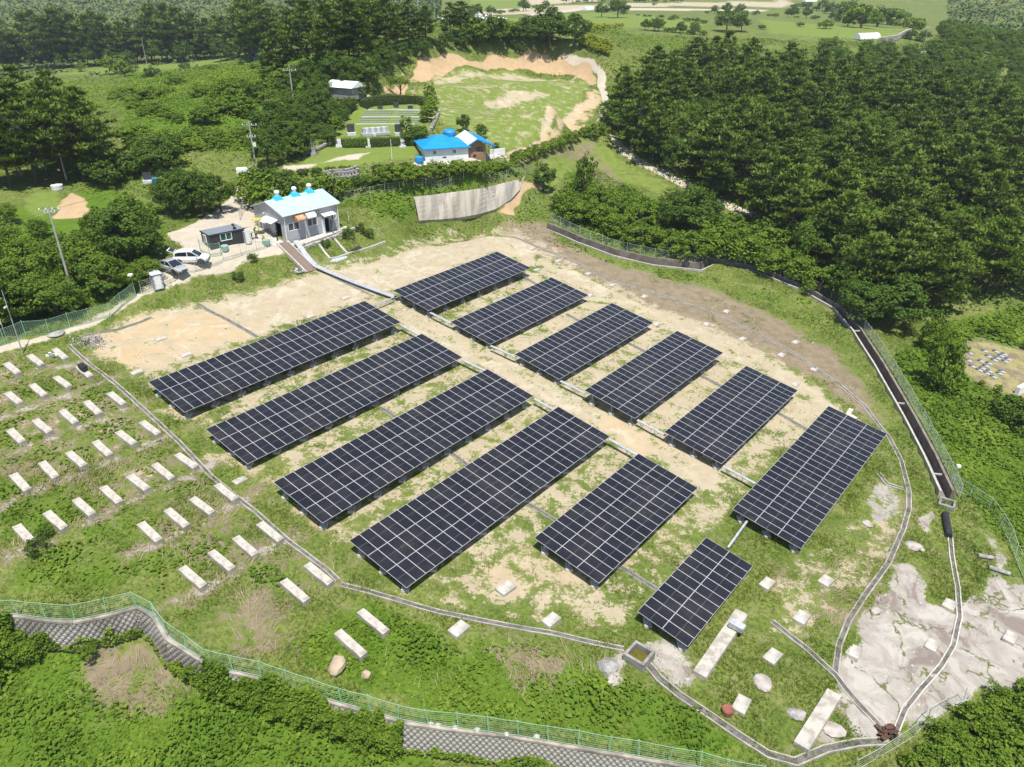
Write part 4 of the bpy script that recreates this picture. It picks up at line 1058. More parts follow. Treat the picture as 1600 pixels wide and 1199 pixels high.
for k, (p, a) in enumerate(allb):
    if k in big: link('block', blm, root, p - o, (0, 0, a))
    else:
        M = Matrix.Rotation(a, 3, 'Z'); rest.add([M @ v.co + Vector(p - o) for v in blm.vertices], [tuple(f.vertices) for f in blm.polygons])
tag(rest.build('wall_blocks', M_HEX, root), kind='stuff')
M_COPE = simple('stained_coping', (.38, .33, .27), (.17, .15, .125), rough=.95, scale=.7, bump=.3)
ctr = np.c_[wr, wz] - o
MB().sweep(ctr, [(-.25,-WALL_H-1.2),(.62,-WALL_H-1.2),(.12,-.15),(-.25,-.15)]).build('wall_core', M_CONC_D, root)
for i in range(0, len(ctr) - 1, 3):
    seg = ctr[i:min(i + 4, len(ctr))]
    if len(seg) > 1: MB().sweep(seg, [(-.08,-.15),(.20,-.15),(.20,.04 + .03 * (i % 2)),(-.08,.04 + .03 * (i % 2))]).build('coping', M_COPE, root)
# white lumps of mortar along the coping of the lower part
for k, q in enumerate([(673,1133),(685,1134),(712,1137),(745,1140),(790,1148),(838,1152)]):
    P = onplane(*q); b = MB(); b.lathe([(0,-.1),(.26,-.1),(.24,.02),(.12,.10),(0,.12)], 7)
    tag(b.build('cement_lump', M_CONC_W, None, loc=P, rot=(.3,.2,k)), f'{ORD[k]} white cement lump from the left on the coping under the mesh fence', 'cement lump', 'white lumps along the wall coping')
# sprayed concrete slope behind the field
bot = GL([(655,346),(690,344),(720,341),(748,336),(775,328),(797,314),(812,298)]); top = GL([(647,309),(690,304),(720,300),(750,296),(780,289),(803,283),(822,277)])
n = 12; m = 6; vs = []; bot = np.array(bot); top = np.array(top)
for i in range(n + 1):
    u = i / n * (len(bot) - 1); k = min(int(u), len(bot) - 2); a = bot[k] + (bot[k+1] - bot[k]) * (u - k); b = top[k] + (top[k+1] - top[k]) * (u - k)
    for j in range(m + 1):
        q = a + (b - a) * j / m; q[2] = q[2] + .25 + .45 * math.sin(math.pi * j / m); q[1] -= .45; vs.append(q)
N1 = len(vs); vs2 = vs + [q - np.array([0, -.3, .6]) for q in vs]
fs = []
for i in range(n):
    for j in range(m):
        k = i * (m + 1) + j; fs.append((k, k + m + 1, k + m + 2, k + 1)); fs.append((N1 + k + 1, N1 + k + m + 2, N1 + k + m + 1, N1 + k))
rim = [i * (m + 1) for i in range(n + 1)] + [n * (m + 1) + j for j in range(1, m + 1)] + [i * (m + 1) + m for i in range(n - 1, -1, -1)] + [j for j in range(m - 1, 0, -1)]
for i in range(len(rim)): a, b = rim[i], rim[(i + 1) % len(rim)]; fs.append((b, a, N1 + a, N1 + b))
_t = NT('streaked_concrete'); _mp = _t.n('ShaderNodeMapping'); _mp.inputs['Scale'].default_value = (1.2, .25, .12); _t.l(_t.obj(), _mp.inputs[0])
_n = _t.noise(1.0, 5, .65, _mp.outputs[0]); M_STREAK = _t.set(_t.mix(_t.ramp(_n, .35, .65), (.40, .36, .30), (.23, .215, .185)), .95, .15); 
tag(MB().add(vs2, fs).build('concrete_slope', M_STREAK, None), 'sloping grey concrete retaining face behind the array field', 'retaining wall')
# ------------------------------------------------------------------ buildings
def holed_wall(b, L, zt, holes, t=.15, M=None, o=Vector((0,0,0)), m=0, z0=-.6):
    """wall along local +X with outer face at y=0, thickness inwards (+Y), rectangular openings; zt = top height"""
    xs = sorted({0, L, *[h[0] for h in holes], *[h[1] for h in holes]}); zs = sorted({z0, zt, *[h[2] for h in holes], *[h[3] for h in holes]})
    for i in range(len(xs) - 1):
        for j in range(len(zs) - 1):
            cx, cz = (xs[i] + xs[i+1]) / 2, (zs[j] + zs[j+1]) / 2
            if any(h[0] < cx < h[1] and h[2] < cz < h[3] for h in holes): continue
            c = Vector((cx, t/2, cz)); b.box(o + (M @ c if M else c), (xs[i+1] - xs[i], t, zs[j+1] - zs[j]), m=m, M=M or Matrix.Identity(3))
def window(root, M, o, x0, x1, z0, z1, n=2, y=.04, frame=None, glass=None):
    """frame with panes as its children; local wall frame M,o"""
    b = MB(); fr = .07
    for a, c in (((x0+x1)/2, z0+fr/2), ((x0+x1)/2, z1-fr/2)): b.box((a, y, c), (x1-x0, .12, fr))
    for k in range(n + 1): b.box((x0 + fr/2 + (x1-x0-fr) * k / n, y + .001, (z0+z1)/2), (fr, .118, z1-z0-2*fr))
    f = b.build('window', frame or M_WHITE, root, loc=o, rot=M.to_euler())
    for k in range(n):
        a = x0 + fr + (x1-x0-fr) * k / n; c = x0 + (x1-x0-fr) * (k+1) / n
        MB().box(((a+c)/2, y + .04, (z0+z1)/2), (c-a-.002, .02, z1-z0-2*fr-.002)).build('pane', glass or M_PANE, f)
    return f
_t = NT('window_glass'); M_PANE = _t.set(_t.mix(_t.rnd(), (.05, .06, .07), (.16, .18, .19)), .08, .6)
_t = NT('green_glass'); M_PANEG = _t.set((.015, .075, .055), .1, .6)
def ribbed(name, c, pitch=.25, amp=.6, rough=.55, c2=None, axis=0):
    t = NT(name); sp = t.n('ShaderNodeSeparateXYZ'); t.l(t.obj(), sp.inputs[0])
    w = t.math('PINGPONG', sp.outputs[axis], pitch / 2); t.bump(t.ramp(w, pitch * .2, pitch * .35), amp, .03)
    col = t.mix(t.ramp(t.noise(.7, 4, .6, t.obj()), .35, .7), c, c2 or tuple(q * .86 for q in c)); return t.set(col, rough, .35)
M_GREYW = ribbed('grey_wall_panel', (.40, .405, .42), .30, .25)
M_GREYW2 = ribbed('grey_wall_panel_side', (.40, .405, .42), .30, .25, axis=1)
M_CYAN = ribbed('pale_blue_roof', (.34, .55, .63), .35, .3, .5, (.40, .60, .67))
M_BLUE = ribbed('bright_blue_roof', (.012, .255, .58), .30, .35, .45)
M_BLUEP = simple('blue_plastic', (.02, .22, .50), (.03, .26, .56), rough=.45)
M_SKYB = simple('vent_blue', (.03, .36, .66), (.04, .40, .70), rough=.5)
M_CABIN = ribbed('dark_cabin_panel', (.040, .040, .044), .22, .5, .5)
M_CABROOF = simple('cabin_roof', (.20, .225, .25), (.16, .18, .20), rough=.55)
M_WALLW = ribbed('white_wall_panel', (.76, .77, .78), .5, .15)
M_BRICKM = simple('brick_face', (.36, .205, .14), (.27, .15, .105), rough=.9, scale=6)
M_OR = simple('orange_awning', (.55, .22, .09), (.62, .36, .22), rough=.5, scale=2)

# --- grey workshop with pale blue roof
F0 = G(447.5, 380.9); F1 = G(530.9, 358.4); d = F1 - F0; Lb = math.hypot(d[0], d[1]); az = math.atan2(d[1], d[0])
zf = float(np.mean([F0[2], F1[2]])); Db = 7.6; Hb = 4.15; Rb = 1.25
root = empty('workshop', (F0[0], F0[1], zf), az, 'grey workshop with pale blue roof and three roof ventilators', 'building')
I3 = Matrix.Identity(3)
hf = [(.07*Lb,.27*Lb,1.6,2.75),(.41*Lb,.60*Lb,1.6,2.75),(.73*Lb,.815*Lb,0.05,2.2),(.86*Lb,.96*Lb,1.7,2.85)]
b = MB(); holed_wall(b, Lb, Hb, hf); b.build('wall', M_GREYW, root)
Ml = Matrix.Rotation(math.pi/2, 3, 'Z') @ Matrix.Scale(1, 3)
# left gable: local x runs from front to back; outer face looks to -X of the building
Mg = Matrix(((0,1,0),(1,0,0),(0,0,1))).transposed()
hg = [(.10*Db,.30*Db,.05,2.75),(.52*Db,.84*Db,1.05,2.1)]
b = MB(); xs = []
holed_wall(b, Db - .302, Hb, [(h[0]-.151,h[1]-.151,h[2],h[3]) for h in hg], M=Mg, o=Vector((0,.151,0)))
b.add([(0,0,Hb),(0,Db,Hb),(0,Db/2,Hb+Rb),(.15,0,Hb),(.15,Db,Hb),(.15,Db/2,Hb+Rb)], [(0,1,2),(5,4,3),(0,2,5,3),(2,1,4,5)])
b.build('wall', M_GREYW2, root)
b = MB(); b.box((Lb/2, Db-.075, Hb/2-.3), (Lb, .15, Hb+.6)); b.build('wall', M_GREYW, root)
b = MB(); b.box((Lb-.075, Db/2, Hb/2-.3), (.15, Db-.302, Hb+.6)); b.add([(Lb,0,Hb),(Lb,Db,Hb),(Lb,Db/2,Hb+Rb),(Lb-.15,0,Hb),(Lb-.15,Db,Hb),(Lb-.15,Db/2,Hb+Rb)], [(0,1,2),(5,4,3),(0,2,5,3),(2,1,4,5)]); b.build('wall', M_GREYW2, root)
MB().box((Lb/2, Db/2, .02), (Lb-.3, Db-.3, .06)).build('floor_slab', M_CONC_D, root)
ov = .28; sl = Rb / (Db/2)
b = MB()
for s in (0, 1):
    y0 = -ov if s == 0 else Db + ov; z0 = Hb - ov * sl + .06; zr_ = Hb + Rb + .06
    b.add([(-ov,y0,z0),(Lb+ov,y0,z0),(Lb+ov,Db/2,zr_),(-ov,Db/2,zr_),(-ov,y0,z0+.09),(Lb+ov,y0,z0+.09),(Lb+ov,Db/2,zr_+.09),(-ov,Db/2,zr_+.09)], [(0,1,2,3),(4,5,6,7),(0,1,5,4),(1,2,6,5),(2,3,7,6),(3,0,4,7)])
rf = b.build('roof', M_CYAN, root)
b = MB(); b.box((Lb/2, -ov-.06, Hb-.10), (Lb+2*ov, .12, .14))
for yy in (0, 1):
    z0 = Hb - ov*sl + .05; b.bar((-ov-.02, -ov, z0), (-ov-.02, Db/2, Hb+Rb+.05), .04, .20); b.bar((-ov-.02, Db+ov, z0), (-ov-.02, Db/2, Hb+Rb+.05), .04, .20)
b.box((.12,-.10,Hb/2-.1),(.10,.10,Hb-.2)); b.box((Lb-.12,-.10,Hb/2-.1),(.10,.10,Hb-.2)); b.build('gutter', M_WHITE, root)
for u in (.20, .51, .785):
    v = MB().add([(-.75,-.6,-.12),(.75,-.6,-.12),(.75,.6,-.12),(-.75,.6,-.12),(-.3,-.3,.42),(.3,-.3,.42),(.3,.3,.42),(-.3,.3,.42)], [(4,5,6,7),(0,1,5,4),(1,2,6,5),(2,3,7,6),(3,0,4,7)]).build('roof_ventilator', M_SKYB, root, loc=(u*Lb, Db/2, Hb+Rb+.1))
    MB().lathe([(.27,.40),(.27,.75),(.36,.78),(.40,.95),(.34,1.12),(.18,1.22),(0,1.25)], 14).build('cowl', M_WHITE, v, smooth=True)
window(root, I3, Vector((0,0,0)), *hf[0], 2); window(root, I3, Vector((0,0,0)), *hf[1], 2); window(root, I3, Vector((0,0,0)), *hf[3], 2)
_f = window(root, Mg, Vector((0,0,0)), *hg[1], 3)
MB().box((.70*Lb, -.04, 1.1), (.055*Lb, .05, 2.1)).build('door', M_WHITE, root); MB().box((.83*Lb,-.30,.95),(.05,.62,1.9)).build('door', simple('green_door', (.20,.27,.26), rough=.6), root)
dr = MB().box((-.05, .385*Db, 1.35), (.05, .165*Db, 2.65)).build('sliding_door', simple('pale_door', (.55,.57,.60), rough=.5), root)
def canopy(x0, x1, zt, mat, curved=True, M=None, dp=.95):
    b = MB(); n = 6 if curved else 1; P = []
    for k in range(n + 1):
        a = math.pi/2 * k / n
        P.append((-dp * math.sin(a) if curved else -dp * k / n, zt - .65 + .65 * math.cos(a) if curved else zt - .28 * k / n))
    vs = []
    for (y, z) in P: vs += [(x0,y,z),(x1,y,z),(x1,y+.02,z-.035),(x0,y+.02,z-.035)]
    fs = []
    for k in range(n):
        i = 4*k
        for q in range(4): fs.append((i+q, i+(q+1)%4, i+4+(q+1)%4, i+4+q))
    fs += [(0,1,2,3),(4*n+3,4*n+2,4*n+1,4*n)]
    b.add(vs, fs)
    if curved:
        for xx in (x0+.01, x1-.01): b.add([(xx, y, z) for y, z in P] + [(xx, 0, P[-1][1])], [tuple(range(n+2))])
    return b.build('awning', mat, root, rot=(M.to_euler() if M else (0,0,0)))
canopy(.19*Lb, .335*Lb, 3.75, M_OR); canopy(.375*Lb, .535*Lb, 3.75, M_WHITE)
canopy(.665*Lb, .89*Lb, 3.1, M_WHITE, False, dp=1.05); 
b = MB(); b.add([(0,.17*Db,3.25),(0,.60*Db,3.25),(-1.25,.60*Db,2.92),(-1.25,.17*Db,2.92),(0,.17*Db,3.2),(0,.60*Db,3.2),(-1.25,.60*Db,2.87),(-1.25,.17*Db,2.87)], [(0,1,2,3),(7,6,5,4),(0,3,7,4),(3,2,6,7),(2,1,5,6)]); b.build('awning', M_WHITE, root)
for q in ((-.12, .60*Db + .25, 3.6), (.80*Lb*0+.655*Lb, -.12, 3.45)): MB().box(q, (.2,.16,.16)).build('lamp', M_WHITE, root)
MB().box((.36*Lb,-.12,1.0),(.08,.2,2.0)).build('pipe', M_WHITE, root)
# pad in front and low stone edge
def quad_slab(name, px, h, mat, lab=None, cat=None, kind=None, th=.3):
    P = GL(px); P = [np.array([p[0], p[1], float(H(p[0],p[1])) + h]) for p in P]; o = P[0]
    b = MB().prism([(p - o)[:2] for p in P], [p[2]-o[2]-th for p in P], [p[2]-o[2] for p in P]); return tag(b.build(name, mat, None, loc=o), lab, cat, None, kind)
quad_slab('concrete_apron', [(447,384),(470,384),(536,361),(546,358),(540,354),(531,358)], .12, M_CONC_W, kind='structure')
quad_slab('concrete_apron', [(396,377),(440,388),(447,381),(425,372),(400,370)], .10, M_CONC_W, kind='structure')
# low stone terrace and kerbs of the garden plots
P0 = GL([(468,393),(490,384),(520,374),(548,362),(560,357)]); o = P0[0]
r_ = empty('stone_edge', o, 0, 'low wall of rough pale stones along the garden plots below the workshop', 'stone wall'); rr = random.Random(9)
xy = resample(np.array(P0), .55)
for k, q in enumerate(xy):
    for j in range(2):
        MB().box((0,0,0), (.5,.4,.28), rr.uniform(-.3,.3)+az).build('stone', M_CONC_W if (k+j) % 3 else M_STONE, r_, bevel=.05, loc=(q[0]-o[0]+rr.uniform(-.05,.05), q[1]-o[1], float(H(*q))-o[2]+.08+.26*j))
for (px, lab) in [([(499,383),(508,396),(516,405)], 'narrow concrete kerb between the first two garden plots'), ([(523,374),(533,386),(543,397)], 'narrow concrete kerb between the last two garden plots'), ([(516,405),(530,402),(546,396),(575,388),(602,378)], 'long concrete kerb along the lower end of the garden plots')]:
    Q = GL(px); o = Q[0]; tag(MB().sweep([q - o for q in Q], [(-.16,-.2),(-.16,.14),(.16,.14),(.16,-.2)]).build('garden_kerb', M_CONC, None, loc=o), lab, 'kerb')
quad_slab('steel_plates', [(515,410),(527,410),(543,404),(541,401),(520,406)], .12, M_TRAY, 'grey steel plates stacked below the garden plots', 'plates')
quad_slab('black_sheet', [(546,393),(556,394),(566,388),(560,385)], .1, M_BLACK, 'black sheet spread at the corner of the garden plots', 'sheet', th=.06)
P = G(466,425); b = MB()
for k in range(7): b.box((rr.uniform(-.8,.8), rr.uniform(-.4,.4), .2), (rr.uniform(.4,.9),.5,.3), rr.uniform(0,3))
tag(b.build('rubble_heap', M_CONC_W, None, loc=P), 'broken concrete lumps at the foot of the plank ramp', 'rubble')

# --- dark cabin
A = G(330.5, 391.5); B = G(384.5, 380); d = B - A; L = math.hypot(d[0], d[1]); az2 = math.atan2(d[1], d[0]); z = min(A[2], B[2]); hc = HT(A, 369.0); Dc = 2.9
root = empty('cabin', (A[0], A[1], z), az2, 'low dark grey site cabin beside the road', 'cabin')
wx = (.30*L, .63*L, .95, 2.0)
b = MB(); holed_wall(b, L, hc, [wx], .1); b.box((.05, Dc/2, hc/2-.3), (.1, Dc-.202, hc+.6)); b.box((L-.05, Dc/2, hc/2-.3), (.1, Dc-.202, hc+.6)); b.box((L/2, Dc-.05, hc/2-.3), (L, .1, hc+.6)); b.build('wall', M_CABIN, root)
b = MB(); b.box((L/2, Dc/2, hc+.05), (L+.16, Dc+.16, .1)); b.build('roof', M_CABROOF, root)
b = MB(); b.box((L/2, -.06, hc+.04), (L+.2, .06, .18)); b.box((-.06, Dc/2, hc+.04), (.06, Dc+.2, .18)); b.build('roof_trim', M_CABIN, root)
window(root, I3, Vector((0,-.03,0)), *wx, 2, glass=M_PANEG)
window(root, Mg, Vector((-.06,0,0)), .9, 1.8, .9, 1.9, 1)
b = MB()
for k in range(9): b.bar((L*.72 + .06*k, .3, hc+.16 + .05*(k%3)), (L*.95 - .05*k, Dc-.3, hc+.2 + .05*(k%3)), .07)
b.build('roof_clutter', M_BLACK, root)
P = G(387.5, 381); o = MB().box((0,0,.9),(.8,.7,1.8)).box((0,-.37,.9),(.6,.04,1.6), m=1).build('steel_locker', [M_GREYW, M_WHITE], None, loc=P, rot=(0,0,az2)); tag(o, 'grey steel locker at the end of the dark cabin', 'locker')

# --- portable toilet
P = G(247, 450.5); hh = HT(P, 427); root = empty('portable_toilet', P, ori(247,450,12,-4), 'pale grey portable toilet beside the silver car', 'toilet')
M_TOI = simple('pale_plastic', (.52,.55,.58), (.46,.49,.52), rough=.5); M_TOIR = simple('toilet_roof', (.62,.66,.68), rough=.5); M_TOIF = simple('grey_trim', (.20,.22,.25), rough=.5)
b = MB(); b.box((0,0,hh/2), (1.15,1.15,hh)); b.build('cabin_body', M_TOI, root)
b = MB()
for sx in (-1,1):
    for sy in (-1,1): b.box((sx*.575, sy*.575, hh/2), (.08,.08,hh+.02))
for zz in (.35,.62): b.box((0,-.58,hh*zz),(1.08,.03,.05)); b.box((.58,0,hh*zz),(.03,1.08,.05))
b.build('frame', M_TOIF, root)
MB().add([(-.7,-.7,hh),(.7,-.7,hh),(.7,.7,hh+.1),(-.7,.7,hh+.1),(-.5,-.6,hh+.22),(.5,-.6,hh+.22),(.5,.6,hh+.3),(-.5,.6,hh+.3)], [(3,2,1,0),(4,5,6,7),(0,1,5,4),(1,2,6,5),(2,3,7,6),(3,0,4,7)]).build('roof', M_TOIR, root)
MB().box((0,-.60,hh*.47),(.72,.03,hh*.86)).build('door', M_WHITE, root)

# --- cars
def car(px, py, heading, lab, paint, suv, tail_open=False):
    P = G(px, py); root = empty('car', P, heading, lab, 'car')
    L, Wd = (4.5, 1.86) if suv else (4.8, 1.82); zb = .30 if suv else .24
    # stations along the length: x, half width, sill, belt line
    if suv:
        st = [(-L/2,.70,.55,.95),(-L/2+.12,.86,.42,1.08),(-1.5,.93,zb,1.10),(-.4,.93,zb,1.06),(.75,.93,zb,1.02),(1.5,.91,.32,.97),(L/2-.22,.84,.36,.88),(L/2,.66,.45,.72)]
        cab = [(-2.12,.72,1.05,1.08),(-1.95,.70,1.08,1.50),(-1.3,.69,1.08,1.67),(0,.68,1.06,1.70),(.35,.67,1.05,1.62),(1.25,.76,1.0,1.03)]; wr_, wx_ = .36, (-1.38, 1.36)
    else:
        st = [(-L/2,.66,.45,.88),(-L/2+.15,.82,.35,.96),(-1.5,.91,zb,.98),(-.4,.91,zb,.94),(.75,.91,zb,.90),(1.5,.89,.28,.84),(L/2-.25,.80,.30,.72),(L/2,.60,.36,.60)]
        cab = [(-1.95,.74,.95,.97),(-1.1,.64,.96,1.36),(-.3,.62,.95,1.46),(.3,.61,.94,1.42),(1.25,.74,.87,.89)]; wr_, wx_ = .33, (-1.42, 1.40)
    b = MB(); vs = []
    for x, w, z0, z1 in st: vs += [(x,-w*.9,z0),(x,-w,(z0+z1)/2),(x,-w*.97,z1-.06),(x,-w*.86,z1),(x,w*.86,z1),(x,w*.97,z1-.06),(x,w,(z0+z1)/2),(x,w*.9,z0)]
    n = 8; fs = [(i*n+j, (i+1)*n+j, (i+1)*n+(j+1)%n, i*n+(j+1)%n) for i in range(len(st)-1) for j in range(n)] + [tuple(range(n)), tuple(range((len(st)-1)*n, len(st)*n))[::-1]]
    b.add(vs, fs); body = b.build('body', paint, root, smooth=False, bevel=.02)
    # wheel arches and bumper
    b = MB()
    for wx in wx_:
        for s in (-1,1): b.tube((wx, s*(Wd/2-.12), wr_+.02), (wx, s*(Wd/2+.035), wr_+.02), wr_+.07, n=18)
    b.box((L/2-.06,0,.34),(.10,1.2,.16)); b.box((-L/2+.05,0,.40),(.10,1.3,.18)); b.build('trim', M_BLACK, root)
    # cabin: glass sides and screens, painted roof
    vs = []
    for x, w, z0, z1 in cab: vs += [(x,-w-.06,z0),(x,-w+.0,z1),(x,w,z1),(x,w+.06,z0)]
    g = MB(); fs = []; mm = []
    for i in range(len(cab)-1):
        for j in range(3): fs.append((i*4+j,(i+1)*4+j,(i+1)*4+j+1,i*4+j+1))
    g.add(vs, fs); g.add([vs[0],vs[1],vs[2],vs[3]], [(0,1,2,3)]); g.build('window_glass', M_CARGLASS, root)
    r = MB()
    for i in range(1, len(cab)-2):
        (x0,w0,_,z0),(x1,w1,_,z1) = cab[i], cab[i+1]; r.add([(x0,-w0-.02,z0+.015),(x1,-w1-.02,z1+.015),(x1,w1+.02,z1+.015),(x0,w0+.02,z0+.015)], [(0,1,2,3)])
        for s in (-1,1): r.bar((x0,s*(w0+.01),z0),(x1,s*(w1+.01),z1),.06)
    x0,w0,zb0,z0 = cab[-2]; x1,w1,zb1,z1 = cab[-1]
    for s in (-1,1):
        r.bar((x0,s*(w0+.01),z0),(x1,s*(w1+.05),z1),.07); r.bar((-.25,s*(cab[2][1]+.06),1.0),(-.25,s*(cab[2][1]+.02),cab[2][3]-.03),.09); r.bar((cab[1][0],s*(cab[1][1]+.05),1.0),(cab[1][0]+.1,s*(cab[1][1]+.02),cab[1][3]),.16 if suv else .07)
    r.build('roof', paint, root)
    for wx in wx_:
        for s in (-1,1):
            y = s*(Wd/2-.10); w = MB().tube((0,-.11,0),(0,.11,0),wr_,n=20).build('wheel', M_BLACK, root, loc=(wx,y,wr_)); MB().tube((0,s*.09,0),(0,s*.125,0),wr_*.66,n=12).build('rim', M_ALU, w)
    for s in (-1,1):
        MB().box((L/2-.16,s*.60,.72 if suv else .62),(.22,.34,.15),-s*.35).build('headlight', M_LAMP, root); MB().box((-L/2+.10,s*.62,.9 if suv else .82),(.12,.34,.18),s*.2).build('tail_light', M_REDL, root); MB().box((.95,s*(Wd/2+.08),1.05 if suv else .95),(.14,.2,.13)).build('mirror', paint, root)
    MB().box((L/2-.02,0,.62 if suv else .5),(.06,.75,.16)).build('grille', M_BLACK, root)
    if tail_open:
        t = MB().add([(-1.95,-.68,1.62),(-1.95,.68,1.62),(-2.75,.66,1.95),(-2.75,-.66,1.95),(-2.95,.6,1.75),(-2.95,-.6,1.75)], [(0,1,2,3),(3,2,4,5)]).build('tailgate', paint, root); MB().box((-2.3,0,1.83),(.62,1.1,.03), M=Matrix.Rotation(.39,3,'Y')).build('rear_window', M_CARGLASS, t)
    return root
_t = NT('white_car_paint'); M_WCAR = _t.set((.76,.76,.75), .25, .5); _t.b.inputs['Coat Weight'].default_value = .4
_t = NT('silver_car_paint'); M_SCAR = _t.set(_t.mix(_t.noise(2,2), (.42,.43,.44), (.46,.47,.48)), .3, .5, .3); _t.b.inputs['Coat Weight'].default_value = .4
_t = NT('car_glass'); M_CARGLASS = _t.set((.018,.022,.028), .06, .7)
_t = NT('headlight_glass'); M_LAMP = _t.set((.55,.57,.58), .15, .6)
_t = NT('tail_light_red'); M_REDL = _t.set((.35,.02,.02), .2, .5)
car(300.5, 410.5, ori(300,410,30,9), 'white estate car with raised tailgate parked beside the silver one', M_WCAR, True, True)
car(269, 423.5, ori(268,424,22,16), 'silver saloon car parked between the white car and the toilet', M_SCAR, False)

# --- people
def person(px, py, heading, lab, pose, top, legs_, cap):
    P = G(px, py); root = empty('person', P, heading, lab, 'person')
    J = {'pelvis':(0,0,.95),'waist':(.0,0,1.1),'chest':(.02,0,1.32),'neck':(.02,0,1.50),'head':(.04,0,1.60),'crown':(.03,0,1.72)}
    for s, n in ((1,'l'),(-1,'r')):
        J.update({'hip'+n:(0,s*.10,.90),'knee'+n:(.03,s*.12,.50),'ank'+n:(-.02,s*.12,.09),'toe'+n:(.16,s*.13,.04),'sh'+n:(.0,s*.19,1.42),'el'+n:(-.02,s*.27,1.16),'wr'+n:(.16,s*.24,.98),'hand'+n:(.25,s*.21,.95)})
    rad = {'pelvis':.15,'waist':.14,'chest':.165,'neck':.055,'head':.095,'crown':.075,'hip':.10,'knee':.065,'ank':.045,'toe':.04,'sh':.075,'el':.05,'wr':.035,'hand':.04}
    if pose == 'bend':
        J.update({'waist':(.08,0,1.06),'chest':(.26,0,1.20),'neck':(.40,0,1.30),'head':(.47,0,1.36),'crown':(.54,0,1.44)})
        for s, n in ((1,'l'),(-1,'r')): J.update({'sh'+n:(.28,s*.19,1.24),'el'+n:(.36,s*.24,.98),'wr'+n:(.52,s*.18,.84),'hand'+n:(.58,s*.16,.80)})
    if pose == 'sit':
        dz = .42
        J = {k: (v[0]-.15, v[1], v[2]-dz) if k[:3] in ('pel','wai','che','nec','hea','cro','sh'+k[-1:],'el'+k[-1:],'wr'+k[-1:]) or k[:2] in ('sh','el','wr') or k[:4] == 'hand' else v for k, v in J.items()}
        for s, n in ((1,'l'),(-1,'r')): J.update({'hip'+n:(-.12,s*.11,.50),'knee'+n:(.30,s*.14,.50),'ank'+n:(.28,s*.14,.09),'toe'+n:(.45,s*.15,.04)})
    names = list(J); ix = {k: i for i, k in enumerate(names)}
    E_ = [('pelvis','waist'),('waist','chest'),('chest','neck'),('neck','head'),('head','crown')]
    for n in 'lr': E_ += [('pelvis','hip'+n),('hip'+n,'knee'+n),('knee'+n,'ank'+n),('ank'+n,'toe'+n),('chest','sh'+n),('sh'+n,'el'+n),('el'+n,'wr'+n),('wr'+n,'hand'+n)]
    me = bpy.data.meshes.new('person_body'); me.from_pydata([J[k] for k in names], [(ix[a], ix[b]) for a, b in E_], [])
    o = bpy.data.objects.new('body', me); COL.objects.link(o); md = o.modifiers.new('skin', 'SKIN'); 
    if not me.skin_vertices: 
        bm = bmesh.new(); bm.from_mesh(me); bm.verts.layers.skin.verify(); bm.to_mesh(me); bm.free()
    for i, k in enumerate(names):
        key = k if k in rad else k[:-1]; q = rad[key]; sv = me.skin_vertices[0].data[i]; sv.radius = (q, q); sv.use_root = (k == 'pelvis')
    o.modifiers.new('sub', 'SUBSURF').levels = 1
    dg = bpy.context.evaluated_depsgraph_get(); m2 = bpy.data.meshes.new_from_object(o.evaluated_get(dg)); o.modifiers.clear(); o.data = m2; o.parent = root
    m2.materials.clear()
    for q in (M_SKIN, top, legs_, M_BLACK): m2.materials.append(q)
    hz = J['neck'][2] - .02; pz = J['pelvis'][2] + .02
    hands = [Vector(J['hand'+n]) for n in 'lr']; necks = Vector(J['head'])
    for f in m2.polygons:
        c = f.center; mi = 1
        if min((c - q).length for q in hands) < .11 or (c - necks).length < .17: mi = 0
        elif c.z < .12: mi = 3
        elif c.z < pz and not any((c - Vector(J[j+n])).length < .16 for j in ('wr','el') for n in 'lr'): mi = 2
        f.material_index = mi
        f.use_smooth = True
    h = Vector(J['head'])
    MB().lathe([(.135,.02),(.13,.06),(.105,.13),(.05,.165),(0,.17)], 12, c=(h.x, h.y, h.z)).build('cap', cap, root, smooth=True)
    return root
M_SKIN = simple('skin', (.42,.27,.19), rough=.6); M_HIVIS = simple('lime_vest', (.42,.62,.04), (.36,.55,.03), rough=.7); M_SHIRT = simple('pale_shirt', (.55,.56,.60), rough=.8); M_TROU = simple('dark_trousers', (.035,.038,.05), rough=.9); M_CAPY = simple('yellow_cap', (.55,.42,.06), rough=.8)
person(401, 374, az+.3, 'person in a lime green vest and dark trousers standing beside the workshop', 'stand', M_HIVIS, M_TROU, M_BLACK)
person(394, 374.5, az-.4, 'person in a pale shirt bending over beside the lime vest', 'bend', M_SHIRT, M_TROU, M_BLACK)
person(413.5, 381.5, -.5, 'person in yellow top crouched on the pad before the workshop', 'sit', M_CAPY, M_TROU, M_CAPY)
tag(MB().box((0,0,.25),(.4,.4,.5)).build('stool', M_BLACK, None, loc=G(413.2,381.2)), 'small black stool under the crouched person', 'stool')
person(434, 377, math.pi, 'person in dark clothes standing in the doorway of the workshop', 'stand', M_BLACK, M_TROU, M_BLACK)
P = G(405,366.5); tag(MB().lathe([(0,0),(.75,0),(.75,.08),(.1,.16),(.06,.2)], 14).tube((0,0,0),(0,0,-2.1),.04).build('sunshade', M_CAPY, None, loc=P+np.array([0,0,2.2])), 'yellow brown parasol behind the two standing persons', 'parasol')
for px,py,c,lab in [(417,383,'g','pale green drum on the pad beside the workshop door'),(352,392,'g','green grey tarpaulin pile by the fence below the cabin')]:
    tag(MB().lathe([(0,0),(.5,0),(.52,.7),(.45,.78),(0,.8)], 12).build('drum', simple('pale_green_plastic', (.28,.42,.37), rough=.6), None, loc=G(px,py)), lab, 'drum')

